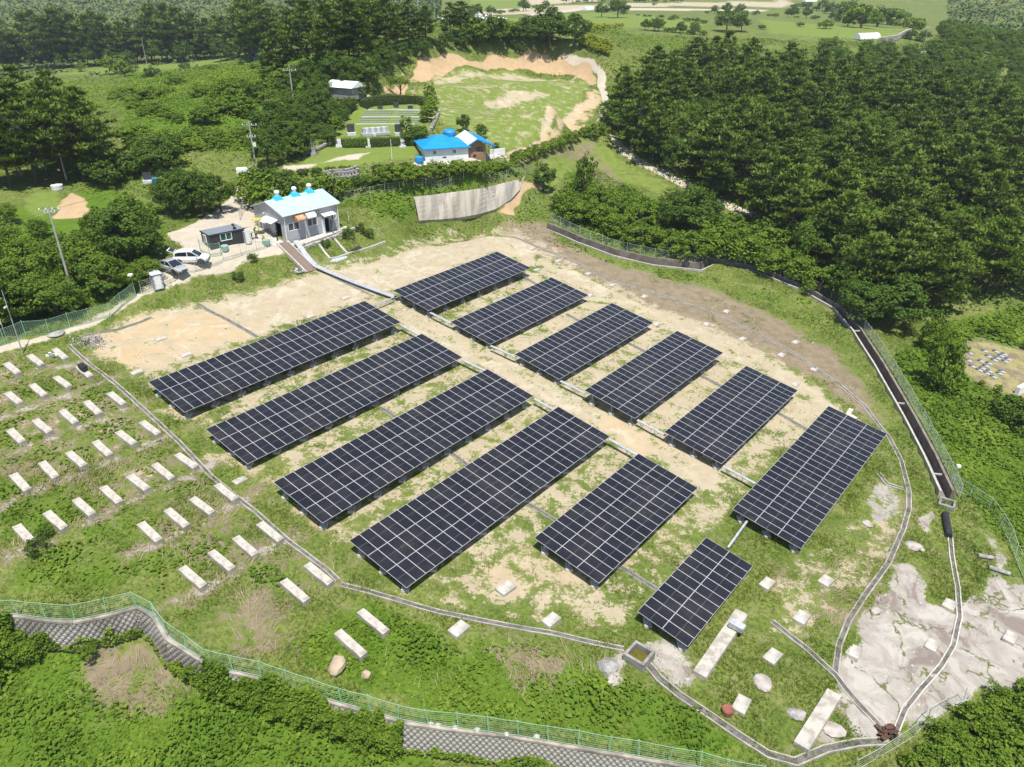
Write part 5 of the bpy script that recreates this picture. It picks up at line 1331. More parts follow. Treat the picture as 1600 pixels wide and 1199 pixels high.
# --- white house with blue roofs
A = G(664.5, 253.5); B = G(732, 248); d = B - A; L = math.hypot(d[0], d[1]); az3 = math.atan2(d[1], d[0]); z = min(A[2], B[2]); hw_ = HT(A, 232.5); Dh = 8.5
root = empty('house', (A[0], A[1], z), az3, 'white bungalow with bright blue roof and a brick wing', 'house')
b = MB(); hl = [(.185*L,.265*L,hw_*.52,hw_*.80),(.64*L,.72*L,hw_*.52,hw_*.80)]
holed_wall(b, L, hw_, hl); b.box((.075,Dh/2,hw_/2-.4),(.15,Dh-.302,hw_+.8)); b.box((L-.075,Dh/2,hw_/2-.4),(.15,Dh-.302,hw_+.8)); b.box((L/2,Dh-.075,hw_/2-.4),(L,.15,hw_+.8)); b.build('wall', M_WALLW, root)
for h in hl: window(root, I3, Vector((0,0,0)), *h, 2, glass=M_DARK)
for u in (.425,.47): MB().box((u*L,-.01,hw_*.27),(.32,.04,.22)).build('vent', M_DARK, root)
ov = .45; zr1 = hw_ + .95
# hipped lower roof and the raised upper part
x0,x1,y0,y1 = -ov,L+ov,-ov,Dh+ov
b = MB(); rx0, rx1, ry = L*.30, L*.80, Dh*.5; e = hw_ - .02
b.add([(x0,y0,e),(x1,y0,e),(x1,y1,e),(x0,y1,e),(rx0,ry,zr1),(rx1,ry,zr1),(x0,y0,e-.16),(x1,y0,e-.16),(x1,y1,e-.16),(x0,y1,e-.16)], [(0,1,5,4),(1,2,5),(2,3,4,5),(3,0,4),(9,8,7,6),(0,6,7,1),(1,7,8,2),(2,8,9,3),(3,9,6,0)]); rf = b.build('roof', M_BLUE, root)
b = MB(); ux0, ux1, uy0, uy1, uz = L*.26, L*.72, Dh*.36, Dh*.98, zr1 - .35
b.add([(ux0,uy0,uz),(ux1,uy0,uz),(ux1,uy1,uz),(ux0,uy1,uz),((ux0+ux1)/2-.6,(uy0+uy1)/2,uz+.6),((ux0+ux1)/2+.6,(uy0+uy1)/2,uz+.6)], [(0,1,5,4),(1,2,5),(2,3,4,5),(3,0,4),(3,2,1,0)]); b.build('roof', M_BLUE, root)
# brick wing: gable to the front, at the right
wx0 = L + .02; gw = L*.42; gd = Dh; hb = hw_ * .98; ap = hb + 1.0
wl = [(.46*gw,.82*gw,hb*.52,hb*.86)]
M1 = MB(); holed_wall(M1, gw, hb, wl, o=Vector((wx0,.5,0))); M1.box((wx0+.075, gd/2+.5, hb/2-.4),(.15,gd-.302,hb+.8)); M1.box((wx0+gw-.075, gd/2+.5, hb/2-.4),(.15,gd-.302,hb+.8)); M1.box((wx0+gw/2, gd+.425, hb/2-.4),(gw,.15,hb+.8))
M1.add([(wx0,.5,hb),(wx0+gw,.5,hb),(wx0+gw*.5,.5,ap),(wx0,.65,hb),(wx0+gw,.65,hb),(wx0+gw*.5,.65,ap)], [(0,1,2),(5,4,3),(0,2,5,3),(2,1,4,5)]); M1.build('wall', M_BRICKM, root)
# courses of brick on the gable face
bkm = MB().box((0,0,0),(.78,.05,.26)).mesh('brick', M_BRICKM)
for q in range(int(hb/.29)):
    for k in range(int(gw/.81)):
        xx = .42 + .81*k + (.4 if q % 2 else 0); zz = .16 + .29*q
        if xx > gw - .4 or (wl[0][0]-.4 < xx < wl[0][1]+.4 and wl[0][2]-.14 < zz < wl[0][3]+.14): continue
        link('brick', bkm, root, (wx0+xx, .49, zz))
window(root, I3, Vector((wx0,.5,0)), *wl[0], 2, frame=M_DARK); MB().box((wx0+.38*gw,.48,.45),(.5,.06,.45)).build('vent', M_DARK, root)
th = .1
for s, mt in ((0, M_WHITE), (1, M_BLUE)):  # left slope coloured white for the sunlight on it; right slope stays blue
    xe = wx0 - .5 if s == 0 else wx0 + gw*1.5; ze = hb - .15 if s == 0 else hb - .25
    b = MB(); xm = wx0 + gw*.5; b.add([(xe,-.1,ze),(xm,-.1,ap+.1),(xm,gd+.8,ap+.1),(xe,gd+.8,ze),(xe,-.1,ze+th),(xm,-.1,ap+.1+th),(xm,gd+.8,ap+.1+th),(xe,gd+.8,ze+th)], [(3,2,1,0),(4,5,6,7),(0,1,5,4),(1,2,6,5),(2,3,7,6),(3,0,4,7)]); b.build('roof', mt, root)
    MB().bar((xe,-.14,ze+.02),(xm,-.14,ap+.12),.05,.22).build('fascia', M_BLUE, root)
for yy in (.3, 3.2): MB().tube((wx0+gw*1.42,yy,-.3),(wx0+gw*1.42,yy,hb-.2),.08,n=8).build('porch_post', M_WHITE, root)
quad_slab('concrete_apron', [(655,262),(690,262),(735,257),(782,246),(784,240),(733,247),(664,253),(650,250),(646,257)], .12, M_CONC_W, kind='structure')
P = G(702.5, 224); root2 = empty('water_tank', P + np.array([0,0,-.2]), 0, 'tall blue water tank behind the white bungalow', 'tank'); hh = HT(P, 200); MB().lathe([(0,0),(1.15,0),(1.2,.3),(1.2,hh*.82),(1.0,hh*.93),(.4,hh),(0,hh)], 20).build('drum_body', M_BLUEP, root2, smooth=False); MB().lathe([(.35,hh-.02),(.35,hh+.15),(0,hh+.15)], 12).build('lid', M_BLUEP, root2)
tag(MB().lathe([(0,0),(.68,0),(.78,.5),(.72,1.1),(.66,1.2),(0,1.2)], 16).build('barrel', M_BLUEP, None, loc=G(655.5,256)), 'blue barrel at the left corner of the white bungalow', 'barrel')
tag(MB().box((0,0,.6),(3.2,.25,1.2)).build('low_wall', M_WHITE, None, loc=G(777,243), rot=(0,0,az3+.2)), 'low white wall right of the brick wing', 'wall')

# ------------------------------------------------------------------ poles and wires
def pole(px, py0, py1, lab, arms=((.96,2.4),), rot=0.0, r0=.17, cat='utility pole', lamp=False, mat=None, grp=None):
    P = G(px, py1); h = HT(P, py0); root = empty('utility_pole', P, rot, lab, cat, grp)
    MB().tube((0,0,-.5),(0,0,h),r0,r0*.55,n=10).build('shaft', mat or M_POLE, root, smooth=False)
    for f, w in arms:
        b = MB(); b.box((0,.12,h*f),(w,.09,.10)); a = b.build('crossarm', M_GALV, root)
        for k in (-.45,-.15,.15,.45):
            if abs(k*w) > .1: MB().lathe([(.05,.05),(.09,.12),(.05,.18),(.08,.25),(0,.30)], 8, c=(k*w*1.0,.12,h*f)).build('insulator', M_WHITE, a)
    return np.array([P[0],P[1],P[2]+h*.96]), root
M_POLE = simple('pole_concrete', (.42,.40,.36), (.33,.315,.28), rough=.9, scale=1.5)
p1,r1 = pole(118,322,473,'tall concrete utility pole in the bushes at the left by the road',((.955,2.3),(.93,1.2)),.2)
b = MB()
for k in range(4): b.tube((0,0,.3+.36*k),(0,0,.48+.36*k),.185,n=10, m=k%2)
b.build('warning_band', [M_BLACK, simple('pale_band',(.6,.6,.5))], r1)
p2,_ = pole(104.5,213,283,'slim bare utility pole at the edge of the dark pines on the left',(),0,.15)
p3,_ = pole(402,190,276,'utility pole with two crossarms behind the workshop',((.93,2.4),(.72,1.4)),.15)
MB().box((.35,.1,5.2),(.5,.4,.7)).build('transformer', M_WHITE, _)
p4,_ = pole(459.5,101,166,'utility pole with a crossarm in the green slope above the burial plot',((.86,2.6),),.1)
p5,_ = pole(608.5,17,73,'utility pole with a crossarm in front of the pines at the top',((.80,2.4),),-.1)
p6,_ = pole(655.5,-6,62,'tall utility pole near the pines at the top edge',(),0,.16)
pole(679.5,3,34,'distant thin pole beside the white bales',(),0,.14); p7,_ = pole(230,61,103,'thin leaning utility pole in the field below the tall pines',(),0,.14); pole(130.5,66,99,'thin pole in shade before the tall pines at the left',(),0,.13)
pole(995,16,42,'thin pole in the fields at the top beside the round tree',(),0,.12); pole(1181,12,42,'thin pole beside the field track at the top right',((.95,1.6),),0,.12); p8,_ = pole(1442,41,79,'utility pole with a crossarm above the white sheets at the top right',((.93,2.0),),.3,.13); pole(1311,18,54,'grey pole among the bushes left of the small green field',(),0,.12); pole(1596,56,73,'distant pole with crossarm at the right edge',((.9,2.0),),0,.12); pole(1399,42,72,'thin pole at the small stone wall at the top right',(),0,.11)
pole(36,454,553,'thin grey camera pole beside the fence at the left edge',(),0,.07,'camera pole',mat=M_GALV)
MB().box((.1,-.35,5.6),(.10,.4,.08)).box((0,-.4,5.55),(.14,.2,.14)).build('camera', M_WHITE, [o for o in COL.objects if o.name.startswith('utility_pole')][-1])
pole(212.5,437,463,'short pole with a white lamp beside the dirt road',(),0,.06,'lamp pole',mat=M_PALEPOST); MB().box((0,-.1,2.8),(.5,.5,.2)).build('lamp', M_WHITE, [o for o in COL.objects if o.name.startswith('utility_pole')][-1])
pole(1487,726,757,'short camera pole at the fence below the storm channel',(),0,.05,'camera pole',mat=M_GALV); MB().box((.1,0,2.3),(.4,.3,.25)).build('camera', M_WHITE, [o for o in COL.objects if o.name.startswith('utility_pole')][-1])
pole(612.5,218,249,'slim white flagpole on the lawn before the burial plot',(),0,.07,'flagpole',mat=M_WHITE); pole(545,330,346,'slim white post right of the workshop',(),0,.05,'post',mat=M_WHITE)
def wire(a, b, lab, sag=.9, dx=0.0):
    v = [a + (b - a) * t + np.array([dx, 0, -sag * 4 * t * (1 - t)]) for t in np.linspace(0, 1, 12)]
    m = MB()
    for i in range(11): m.tube(Vector(v[i] - v[0]), Vector(v[i+1] - v[0]), .018, n=4, cap=False)
    tag(m.build('power_line', M_BLACK, None, loc=v[0]), lab, 'power line')
wire(p1, np.array([-75., 62, p1[2]-2.0]), 'black power line running from the tall left pole out of view', 1.0); wire(p1, p3, 'black power line from the tall left pole to the pole behind the workshop', 1.6); wire(p2, p3, 'black power line from the slim bare pole to the workshop pole', 1.2)
wire(p3, p4, 'black power line from the workshop pole up to the slope pole', 1.2); wire(p4, p5, 'black power line from the slope pole to the pole by the pines', 1.2); wire(p5, p6, 'black power line between the two poles by the top pines', .6)

# ------------------------------------------------------------------ burial plots
def solid(name, px, py, dims, mat, lab, cat, rz=0.0, group=None, z=None, bevel=.02):
    P = G(px, py); return tag(MB().box((0,0,dims[2]/2 - .1), (dims[0], dims[1], dims[2]+.2)).build(name, mat, None, bevel=bevel, loc=P, rot=(0,0,rz)), lab, cat, group)
M_SLATE = simple('dark_slate', (.045,.05,.055), (.07,.075,.08), rough=.35); M_SLAB = simple('pale_granite', (.40,.42,.42), (.32,.34,.34), rough=.6, scale=5); M_SLABW = simple('white_granite', (.62,.63,.63), (.52,.53,.54), rough=.5, scale=5)
az4 = ori(610, 195, 30, 0); M_SLABG = simple('lichen_granite', (.27,.30,.27), (.20,.23,.19), rough=.8, scale=5)
row_y = [174.6, 177.6, 180.5, 184.8, 188.3, 191.8]
slm = MB().box((0,0,.04),(.95,.42,.12)).mesh('grave_slab', M_SLABG, bevel=.02); 
c0 = G(612,172.5); c1 = G(604,193.2); 
for i, yy in enumerate(row_y):
    f = (yy - 172) / 21.0; xl = 572 - 12*f; xr = 662 - 7*f; xm = (xl+xr)/2
    for s in (0, 1):
        a0, a1 = (xl, xm - 3) if s == 0 else (xm + 5, xr)
        for k in range(8):
            P = G(a0 + (a1-a0)*(k+.5)/8, yy); o = link('grave_slab', slm, None, P, (0,0,az4)); tag(o, f'flat grave slab, {ORD[k]} from left in the {["left", "right"][s]} half of the {ORD[i]} row', 'grave slab', 'flat grave slabs in the hedged burial lawn')
for k, (yy, a, b_) in enumerate([(172.2,575,662),(183.0,565,658),(194.6,556,648)]):
    Q = GL([(a,yy),((a+b_)/2,yy-.4),(b_,yy)]); tag(MB().sweep([q - Q[0] for q in Q], [(-.16,-.1),(-.16,.12),(.16,.12),(.16,-.1)]).build('stone_kerb', M_SLABW, None, loc=Q[0]), ['pale stone kerb behind the rearmost grave slabs','pale stone kerb through the middle of the grave slabs','pale stone kerb in front of the grave slabs'][k], 'kerb')
for px, lab in [(549,'dark upright memorial stone left of the long grey altar'),(623,'dark upright memorial stone right of the long grey altar')]:
    P = G(px, 211); r_ = empty('memorial_stone', P, az4, lab, 'memorial stone'); MB().box((0,0,.2),(1.7,1.1,.6)).build('plinth', M_SLABW, r_, bevel=.03); MB().box((0,0,1.25),(1.35,.3,1.5)).build('slate', M_SLATE, r_, bevel=.02)
P = G(587, 210.5); r_ = empty('stone_altar', P, az4, 'long low pale stone altar before the grave slabs', 'altar'); MB().box((0,0,.15),(5.4,1.5,.5)).build('plinth', M_SLAB, r_, bevel=.03)
for k in range(9): MB().box((-2.2+.55*k,.1,.85),(.53,.8,.92)).build('stone', M_SLABW if k%2 else M_SLAB, r_, bevel=.03)
solid('stone_stool', 585, 213, (.6,.5,.5), M_SLABW, 'small white stone block in front of the long altar', 'stone', az4)
for px,py,lab in [(594,170,'small dark headstone left behind the grave slabs'),(619,168,'larger dark headstone at the middle behind the grave slabs'),(641,170,'small dark headstone right behind the grave slabs')]: solid('headstone', px, py, (1.0,.5,1.0 if px==619 else .6), M_SLATE, lab, 'headstone', az4)
for px,n_,lab in [(530,5,'pale stone steps at the left end of the front hedge'),(576,5,'pale stone steps between the two front hedges'),(629,5,'pale stone steps at the right end of the front hedge')]:
    P = G(px, 228); r_ = empty('stone_steps', P, az4, lab, 'steps')
    for k in range(n_): 
        q = G(px, 230 - 2.6*k); MB().box((0,0,0),(1.2,.5,.3)).build('step', M_SLABW, r_, bevel=.02, loc=(np.array([q[0]-P[0], q[1]-P[1], q[2]-P[2]+.08])) @ np.array([[math.cos(az4), -math.sin(az4),0],[math.sin(az4), math.cos(az4),0],[0,0,1]]))
P = G(490.5, 244); tag(MB().prism([(-.5,-.25),(.5,-.25),(.5,.25),(-.5,.25)], -.1, .5).add([(-.38,-.15,.5),(.38,-.15,.5),(.38,.15,.5),(-.38,.15,.5),(-.30,-.12,2.7),(.22,-.12,2.7),(.22,.12,2.7),(-.30,.12,2.7),(0,0,3.1)], [(0,1,5,4),(1,2,6,5),(2,3,7,6),(3,0,4,7),(4,5,8),(5,6,8),(6,7,8),(7,4,8)]).build('stone_stele', M_STONE, None, loc=P, rot=(0,0,az4)), 'tall grey standing stone at the left end of the lawn', 'standing stone')
# rough stone wall below the lawn
def stone_wall(px, lab, h=1.6):
    Q = resample(np.array(GL(px)), .62); o = np.array([Q[0,0], Q[0,1], float(H(*Q[0]))]); r_ = empty('stone_wall', o, 0, lab, 'stone wall'); rr = random.Random(len(Q))
    sm = [MB().box((0,0,0),(.62,.5,.42)).mesh('stone', m_, bevel=.08) for m_ in (M_STONE, M_CONC_W, M_STONE)]
    for k, q in enumerate(Q):
        for j in range(int(h/.38)): link('stone', sm[(k*3+j*5)%3], r_, (q[0]-o[0]+.3*(j%2)+rr.uniform(-.06,.06), q[1]-o[1]+.1*j, float(H(*q))-o[2]+.1+.38*j), (rr.uniform(-.15,.15), rr.uniform(-.15,.15), rr.uniform(-.3,.3)))
stone_wall([(508,285),(530,282),(556,277)], 'rough grey stone wall in the bushes above the workshop', 2.0); stone_wall([(476,243),(492,238),(508,229)], 'curved stone edging at the left end of the lawn', .8); stone_wall([(672,205),(678,192),(684,178)], 'pale stone edging below the golden hedge beside the graves', .8)
solid('white_container', 383, 272, (2.6,1.6,1.0), M_WHITE, 'white covered heap on the dirt road behind the workshop', 'heap', .3)
M_GSTONE = simple('grey_slate', (.16,.165,.175), (.12,.125,.13), rough=.5)
# burial plot at the right edge
g2 = [(470,450),(670,425),(820,430),(720,495),(455,550),(620,560),(505,630),(600,680),(640,655),(690,625),(730,590),(700,720),(735,695),(790,770),(870,725),(900,700),(800,545),(840,520),(890,490),(930,470),(945,562),(985,535)]
az5 = ori(1530, 565, 10, 6)
for a, b_ in g2:
    P = G(1460 + a/8.564, 500 + b_/8.564); r_ = empty('grave', P, az5, 'grey headstone with pale slab on the dry lawn at the right', 'grave', 'graves on the dry lawn at the right edge'); MB().box((-.28,0,.12),(.22,.55,.34)).build('headstone', M_GSTONE, r_, bevel=.02); MB().box((.18,0,.03),(.55,.5,.16)).build('slab', M_SLAB, r_, bevel=.02)
P = G(1501,549); tag(MB().add([(-.6,-.25,-.1),(.6,-.25,-.1),(.6,.25,-.1),(-.6,.25,-.1),(-.1,-.12,1.5),(.25,-.12,1.3),(.25,.12,1.3),(-.1,.12,1.5)], [(0,1,5,4),(1,2,6,5),(2,3,7,6),(3,0,4,7),(4,5,6,7)]).build('standing_stone', M_STONE, None, loc=P, rot=(0,0,.4)), 'rough pointed grey stone at the corner of the dry burial lawn', 'standing stone')
solid('white_wall', 1597, 612, (3.2,.5,1.1), M_WHITE, 'low white wall at the right edge beside the dry lawn', 'wall', .6)
# small family grave on the left
P = G(232,286); r_ = empty('family_grave', P, .3, 'small dark gravestone with white base on the lawn at the left', 'grave'); MB().box((0,0,.2),(1.6,.9,.5)).build('base', M_SLABW, r_, bevel=.02); MB().box((0,.3,1.0),(1.3,.3,1.2)).build('headstone', M_SLATE, r_, bevel=.02)
tag(MB().lathe([(0,0),(.5,0),(.5,.9),(0,.9)], 12).build('barrel', M_BLUEP, None, loc=G(243,287)), 'small blue barrel beside the dark gravestone at the left', 'barrel')
tag(MB().lathe([(0,0),(.9,0),(.9,.7),(0,.75)], 16).build('well_cover', M_SLABW, None, loc=G(90,296)), 'round white well cover below the slim bare pole', 'well')
# far sheds, bales, sheets
for px,py,dm,rz,lab in [(503,70,(4.5,4,3.2),.1,'small white shed half hidden by the pines at the top'),(560,60,(9,4,2.5),.2,'white building behind the pine trunks at the top')]: solid('shed', px, py, dm, M_WHITE, lab, 'shed', rz)
P = G(541,152); r_ = empty('shed', P, -.5, 'low shed with white roof among the bushes left of the grave hedge', 'shed'); MB().box((0,0,1.0),(6.5,4,2.4)).build('wall', M_STONE, r_); MB().add([(-3.6,-2.4,2.1),(3.6,-2.4,2.1),(3.6,0,3.2),(-3.6,0,3.2),(3.6,2.4,2.1),(-3.6,2.4,2.1)], [(0,1,2,3),(3,2,4,5),(0,3,5),(1,4,2)]).build('roof', M_WHITE, r_)
quad_slab('concrete_path', [(560,148),(572,146),(590,160),(580,163)], .15, M_CONC_W, kind='structure')
bm_ = MB().lathe([(0,-.75),(.72,-.75),(.80,-.6),(.80,.6),(.72,.75),(0,.75)], 14).mesh('bale', M_WHITE, smooth=True)
k = 0
for (a,b_,c,d_,n_) in [(737,24,790,34,13),(738,28,770,36,7),(682,31,694,33,4)]:
    for i in range(n_):
        P = G(a+(c-a)*i/(n_-1), b_+(d_-b_)*i/(n_-1)); tag(link('wrapped_bale', bm_, None, P + np.array([0,0,.75]), (math.pi/2,0,i*.4)), 'white wrapped straw bale in the row at the far field edge', 'bale', 'white wrapped bales at the far field')
for px,py,dm,lab in [(918,16,(14,5,2.0),'white sheeted heap beside the round tree at the top'),(1354,61,(11,4,2.2),'white plastic greenhouse in the small green field'),(1449,87,(10,3.5,1.6),'white plastic sheets by the orange soil at the top right'),(1265,3,(16,4,2),'white greenhouse at the very top edge')]:
    P = G(px,py); b = MB(); n=8; vs=[]
    for s in (-1,1):
        for i in range(n+1): a=math.pi*i/n; vs.append((s*dm[0]/2, math.cos(a)*dm[1]/2, math.sin(a)*dm[2]))
    b.add(vs, [(i,i+1,n+2+i,n+1+i) for i in range(n)] + [tuple(range(n+1)), tuple(range(n+1,2*n+2))]); tag(b.build('plastic_greenhouse', M_WHITE, None, loc=P, rot=(0,0,ori(px,py,10,-1))), lab, 'greenhouse')
stone_wall([(1374,68),(1400,64),(1422,54)], 'pale dry stone wall below the small green field at the top right', 2.4)
tag(MB().lathe([(0,0),(1.0,0),(1.0,1.6),(0,1.6)], 12).build('tank', M_BLUEP, None, loc=G(401,96)), 'small blue tank at the top of the green slope', 'tank')
# red flag by the fence at the left
P = G(12,535); r_ = empty('flag', P, 0, 'small red and white flag on the fence at the left edge', 'flag'); MB().tube((0,0,0),(0,0,2.9),.03,n=6).build('staff', M_PALEPOST, r_); MB().add([(0,0,2.85),(-.45,.05,2.6),(-.35,.1,2.0),(.02,0,2.2),(0,.02,2.85),(-.45,.07,2.6),(-.35,.12,2.0),(.02,.02,2.2)], [(0,1,2,3),(7,6,5,4)]).build('cloth', simple('red_cloth',(.55,.10,.10),(.7,.5,.48)), r_)
# ------------------------------------------------------------------ trees and bushes
def pine_meshes(seed, h=10.0, r=3.6, lay=8, low=.22, k=9, flat=.25):
    """layered boughs carrying brushes of needles that stand up and outwards"""
    q = np.random.default_rng(seed); P = []; D = []; T = []; br = MB()
    lx, ly = q.normal(0, .35, 2)
    def ax(z): return np.array([lx * (z / h) ** 2, ly * (z / h) ** 2, z])
    for i in range(7): br.tube(ax(h * i / 7 * .95), ax(h * (i + 1) / 7 * .95), .20 * (1 - i / 7.4), .20 * (1 - (i + 1) / 7.4), n=6, cap=False)
    for i in range(lay):
        f = i / (lay - 1); z = h * (low + (.95 - low) * f); R = r * (1 - max(0, (f - .2) / .86) ** 2.0) * (.72 + .3 * min(1, f / .2)); R = max(R, .6)
        nb = int(q.integers(5, 8)) if f < .85 else 5; a0 = q.uniform(0, 6.3)
        for b in range(nb):
            a = a0 + 2 * math.pi * b / nb + q.normal(0, .3); Rb = R * q.uniform(.6, 1.2); rise = Rb * q.uniform(.0, .38)
            c = ax(z + q.normal(0, .25)); e = c + np.array([math.cos(a) * Rb, math.sin(a) * Rb, rise]); bt = q.uniform(.15, .85)
            br.tube(c, e, .055, .02, n=4, cap=False)
            nt = max(3, int(Rb * 3.3))
            for t in range(nt):
                u = .38 + .65 * (t + q.uniform(0, 1)) / nt; s = q.normal(0, .42 * (1.1 - .5 * u), 2)
                P.append(c + (e - c) * u + np.array([-math.sin(a) * s[0] * 1.5, math.cos(a) * s[0] * 1.5, abs(s[1]) * flat + .10])); D.append([math.cos(a) * .5, math.sin(a) * .5, .62]); T.append(np.clip(bt + .25 * (u - .7) + q.normal(0, .08), 0, 1))
    for t in range(14): P.append(ax(h * .95) + q.normal(0, .32, 3) * np.array([1,1,.6])); D.append([0, 0, .8]); T.append(q.uniform(.4, 1))
    P = np.array(P); D = np.array(D); n = len(P)
    P2 = np.repeat(P, k, 0); d = np.repeat(D, k, 0) + q.normal(0, .55, (n * k, 3)) * np.array([1.1, 1.1, .55]); d[:, 2] = np.abs(d[:, 2]) * .9 + .05; d /= np.linalg.norm(d, axis=1, keepdims=True)
    L = q.uniform(.42, .92, n * k)[:, None]; w = q.uniform(.085, .165, n * k)[:, None]
    s = np.cross(d, np.array([0, 0, 1.0]) + q.normal(0, .25, (n * k, 3))); s /= np.linalg.norm(s, axis=1, keepdims=True)
    V = np.stack([P2 - s * w * .6, P2 + d * L * .55 + s * w, P2 + d * L, P2 + d * L * .5 - s * w], 1).reshape(-1, 3)
    tint = np.clip(np.repeat(np.array(T), k) + q.normal(0, .13, n * k), 0, 1)
    return np_mesh('crown', V, np.arange(len(V)).reshape(-1, 4), M_PINE, {'tint': ('FACE', tint)}), br.mesh('trunk', M_BARK)
def broad_meshes(seed, h=8.0, r=3.4, mat=None, leaf=.30, ncl=85, per=52, low=.25, trunk=True, sq=1.0, name='crown'):
    q = np.random.default_rng(seed); ctr = []; zc = h * (low + (1 - low) * .5); rz = h * (1 - low) * .5
    i = 0
    while len(ctr) < ncl:
        v = q.normal(size=3); v /= np.linalg.norm(v)
        if v[2] < -.55: continue
        rr = q.uniform(.62, 1.0) * (1 + .16 * math.sin(3 * math.atan2(v[1], v[0]) + seed) + .12 * math.sin(5 * v[2] + seed))
        ctr.append((v[0] * r * rr, v[1] * r * rr, zc + v[2] * rz * rr * sq, *v))
    ctr = np.array(ctr); cr = q.uniform(.16, .30, len(ctr)) * r
    P = np.repeat(ctr[:, :3], per, 0); N = np.repeat(ctr[:, 3:], per, 0)
    o = q.normal(size=P.shape); o /= np.linalg.norm(o, axis=1, keepdims=True); o *= (q.uniform(.3, 1, len(P)) ** .5 * np.repeat(cr, per))[:, None]; o[:, 2] *= .7
    P = P + o; N = N * .5 + o / (np.linalg.norm(o, axis=1, keepdims=True) + 1e-9) * .5 + np.array([0, 0, .45]); N /= np.linalg.norm(N, axis=1, keepdims=True)
    V, F, r2 = leaf_quads(P, leaf, .55, seed + 5, .8, N)
    tint = np.clip(np.repeat(q.uniform(.15, .85, len(ctr)), per) + r2.normal(0, .22, len(P)), 0, 1)
    cm = np_mesh(name, V, F, mat or M_BROAD, {'tint': ('FACE', tint)})
    b = MB(); b.tube((0,0,-.3),(q.normal(0,.1),q.normal(0,.1),h*.5),.05*r+.05,.03*r+.03,n=7,cap=False)
    for k in range(6):
        a = 6.28*k/6+q.uniform(0,.8); b.tube((0,0,h*(.25+.04*k)),(math.cos(a)*r*.6,math.sin(a)*r*.6,h*(.5+.06*k)),.025*r+.02,.015*r,n=5,cap=False)
    return cm, b.mesh('trunk', M_BARK)
def plant(name, ms, P, s, rz, lab, cat, group=None, sx=1.0, tilt=0.0):
    r = empty(name, P, rz, lab, cat, group); r.rotation_euler = (tilt * math.cos(rz * 3), tilt * math.sin(rz * 3), rz)
    r.scale = (s * sx, s * sx, s)
    link('crown', ms[0], r); 
    if ms[1] is not None: link('trunk', ms[1], r)
    return r
rt = random.Random(21)
PINES = [pine_meshes(100 + i, 10, rt.uniform(3.2, 4.2), rt.randint(7, 9), rt.uniform(.18, .32), 9, rt.choice((.2, .3, .6))) for i in range(7)]
PINES_T = [pine_meshes(200 + i, 10, rt.uniform(3.0, 3.7), 9, .12) for i in range(4)]
BROADS = [broad_meshes(300 + i, 8, rt.uniform(3.0, 3.8), None, .30, 95, 54, .06) for i in range(4)]
LIGHTS = [broad_meshes(320 + i, 8, rt.uniform(3.0, 3.8), M_LIGHT, .30, 95, 54, .06) for i in range(3)]
BUSHES = [broad_meshes(340 + i, 2.6, 1.7, M_SCRUB, .22, 46, 40, .02) for i in range(4)]
DARKB = [broad_meshes(350 + i, 2.6, 1.7, M_BROAD, .20, 46, 40, .02) for i in range(3)]
VINED = [broad_meshes(360 + i, 4, 2.3, M_VINE, .26, 60, 46, .0) for i in range(3)]
VTALL = [broad_meshes(395 + i, 8, 3.4, M_VINE, .30, 85, 52, .05) for i in range(2)]
ROUND = [broad_meshes(370 + i, 2.0, 1.15, M_BROAD, .13, 70, 42, .0) for i in range(2)]
CONE = [broad_meshes(380 + i, 2.6, .75, M_BRIGHT, .13, 60, 36, .0) for i in range(2)]
GOLD = [broad_meshes(390 + i, 2.4, .62, M_YELLOW, .14, 44, 30, .0) for i in range(2)]
def at_px(px, py): return G(px, py)
def tree_to(kinds, base_h, px, py, top, name, lab, cat, group=None, sx=None):
    P = at_px(px, py); h = max(1.0, HT(P, top)); s = h / base_h
    return plant(name, rt.choice(kinds), P - np.array([0,0,.1]), s, rt.uniform(0, 6.3), lab, cat, group, sx if sx else rt.uniform(.9, 1.15), rt.uniform(-.04, .04))

# --- the dense pine wood on the right
front = W2([(940,205),(968,232),(1000,256),(1050,284),(1105,312),(1150,330),(1200,372),(1245,420),(1292,456),(1325,480),(1400,505),(1478,492),(1540,478),(1600,486)])
WOOD = front + [np.array(q) for q in [(100,110),(150,105),(175,170),(160,205),(128,232),(92,246),(62,238),(40,222),(26,200)]]
pts = []
tries = 0
while len(pts) < 330 and tries < 40000:
    tries += 1
    x, y = rt.uniform(15, 175), rt.uniform(95, 250)
    sp = 4.9 + (y - 100) * .008
    if any((x - a) ** 2 + (y - b) ** 2 < sp * sp for a, b in pts): continue
    if poly_sd(WOOD, np.array([x]), np.array([y]))[0] < 1.2: continue
    P = np.array([x, y, float(H(x, y))]); a, b = to_px(P + np.array([0, 0, 9.0])); a2, b2 = to_px(P)
    if not (-10 < a < 1640 and b2 > -10): continue
    pts.append((x, y))
pts.sort(key=lambda q: math.hypot(*q))
for i, (x, y) in enumerate(pts[:300]):
    edge = poly_sd(WOOD, np.array([x]), np.array([y]))[0]
    P = np.array([x, y, float(H(x, y)) - .2])
    if rt.random() < .13 or (edge < 3 and rt.random() < .2):
        plant('leafy_tree', rt.choice(LIGHTS if rt.random() < .5 else BROADS), P, rt.uniform(.8, 1.1), rt.uniform(0, 6.3), 'leafy tree mixed into the dense pine wood on the right', 'tree', 'leafy trees in the pine wood')
    else:
        plant('pine_tree', rt.choice(PINES), P, rt.uniform(.78, 1.30), rt.uniform(0, 6.3), 'dark green pine crowded in the dense wood right of the dirt track', 'tree', 'pines of the wood on the right', rt.uniform(.95, 1.2), rt.uniform(-.06, .06))
print('wood', len(pts))
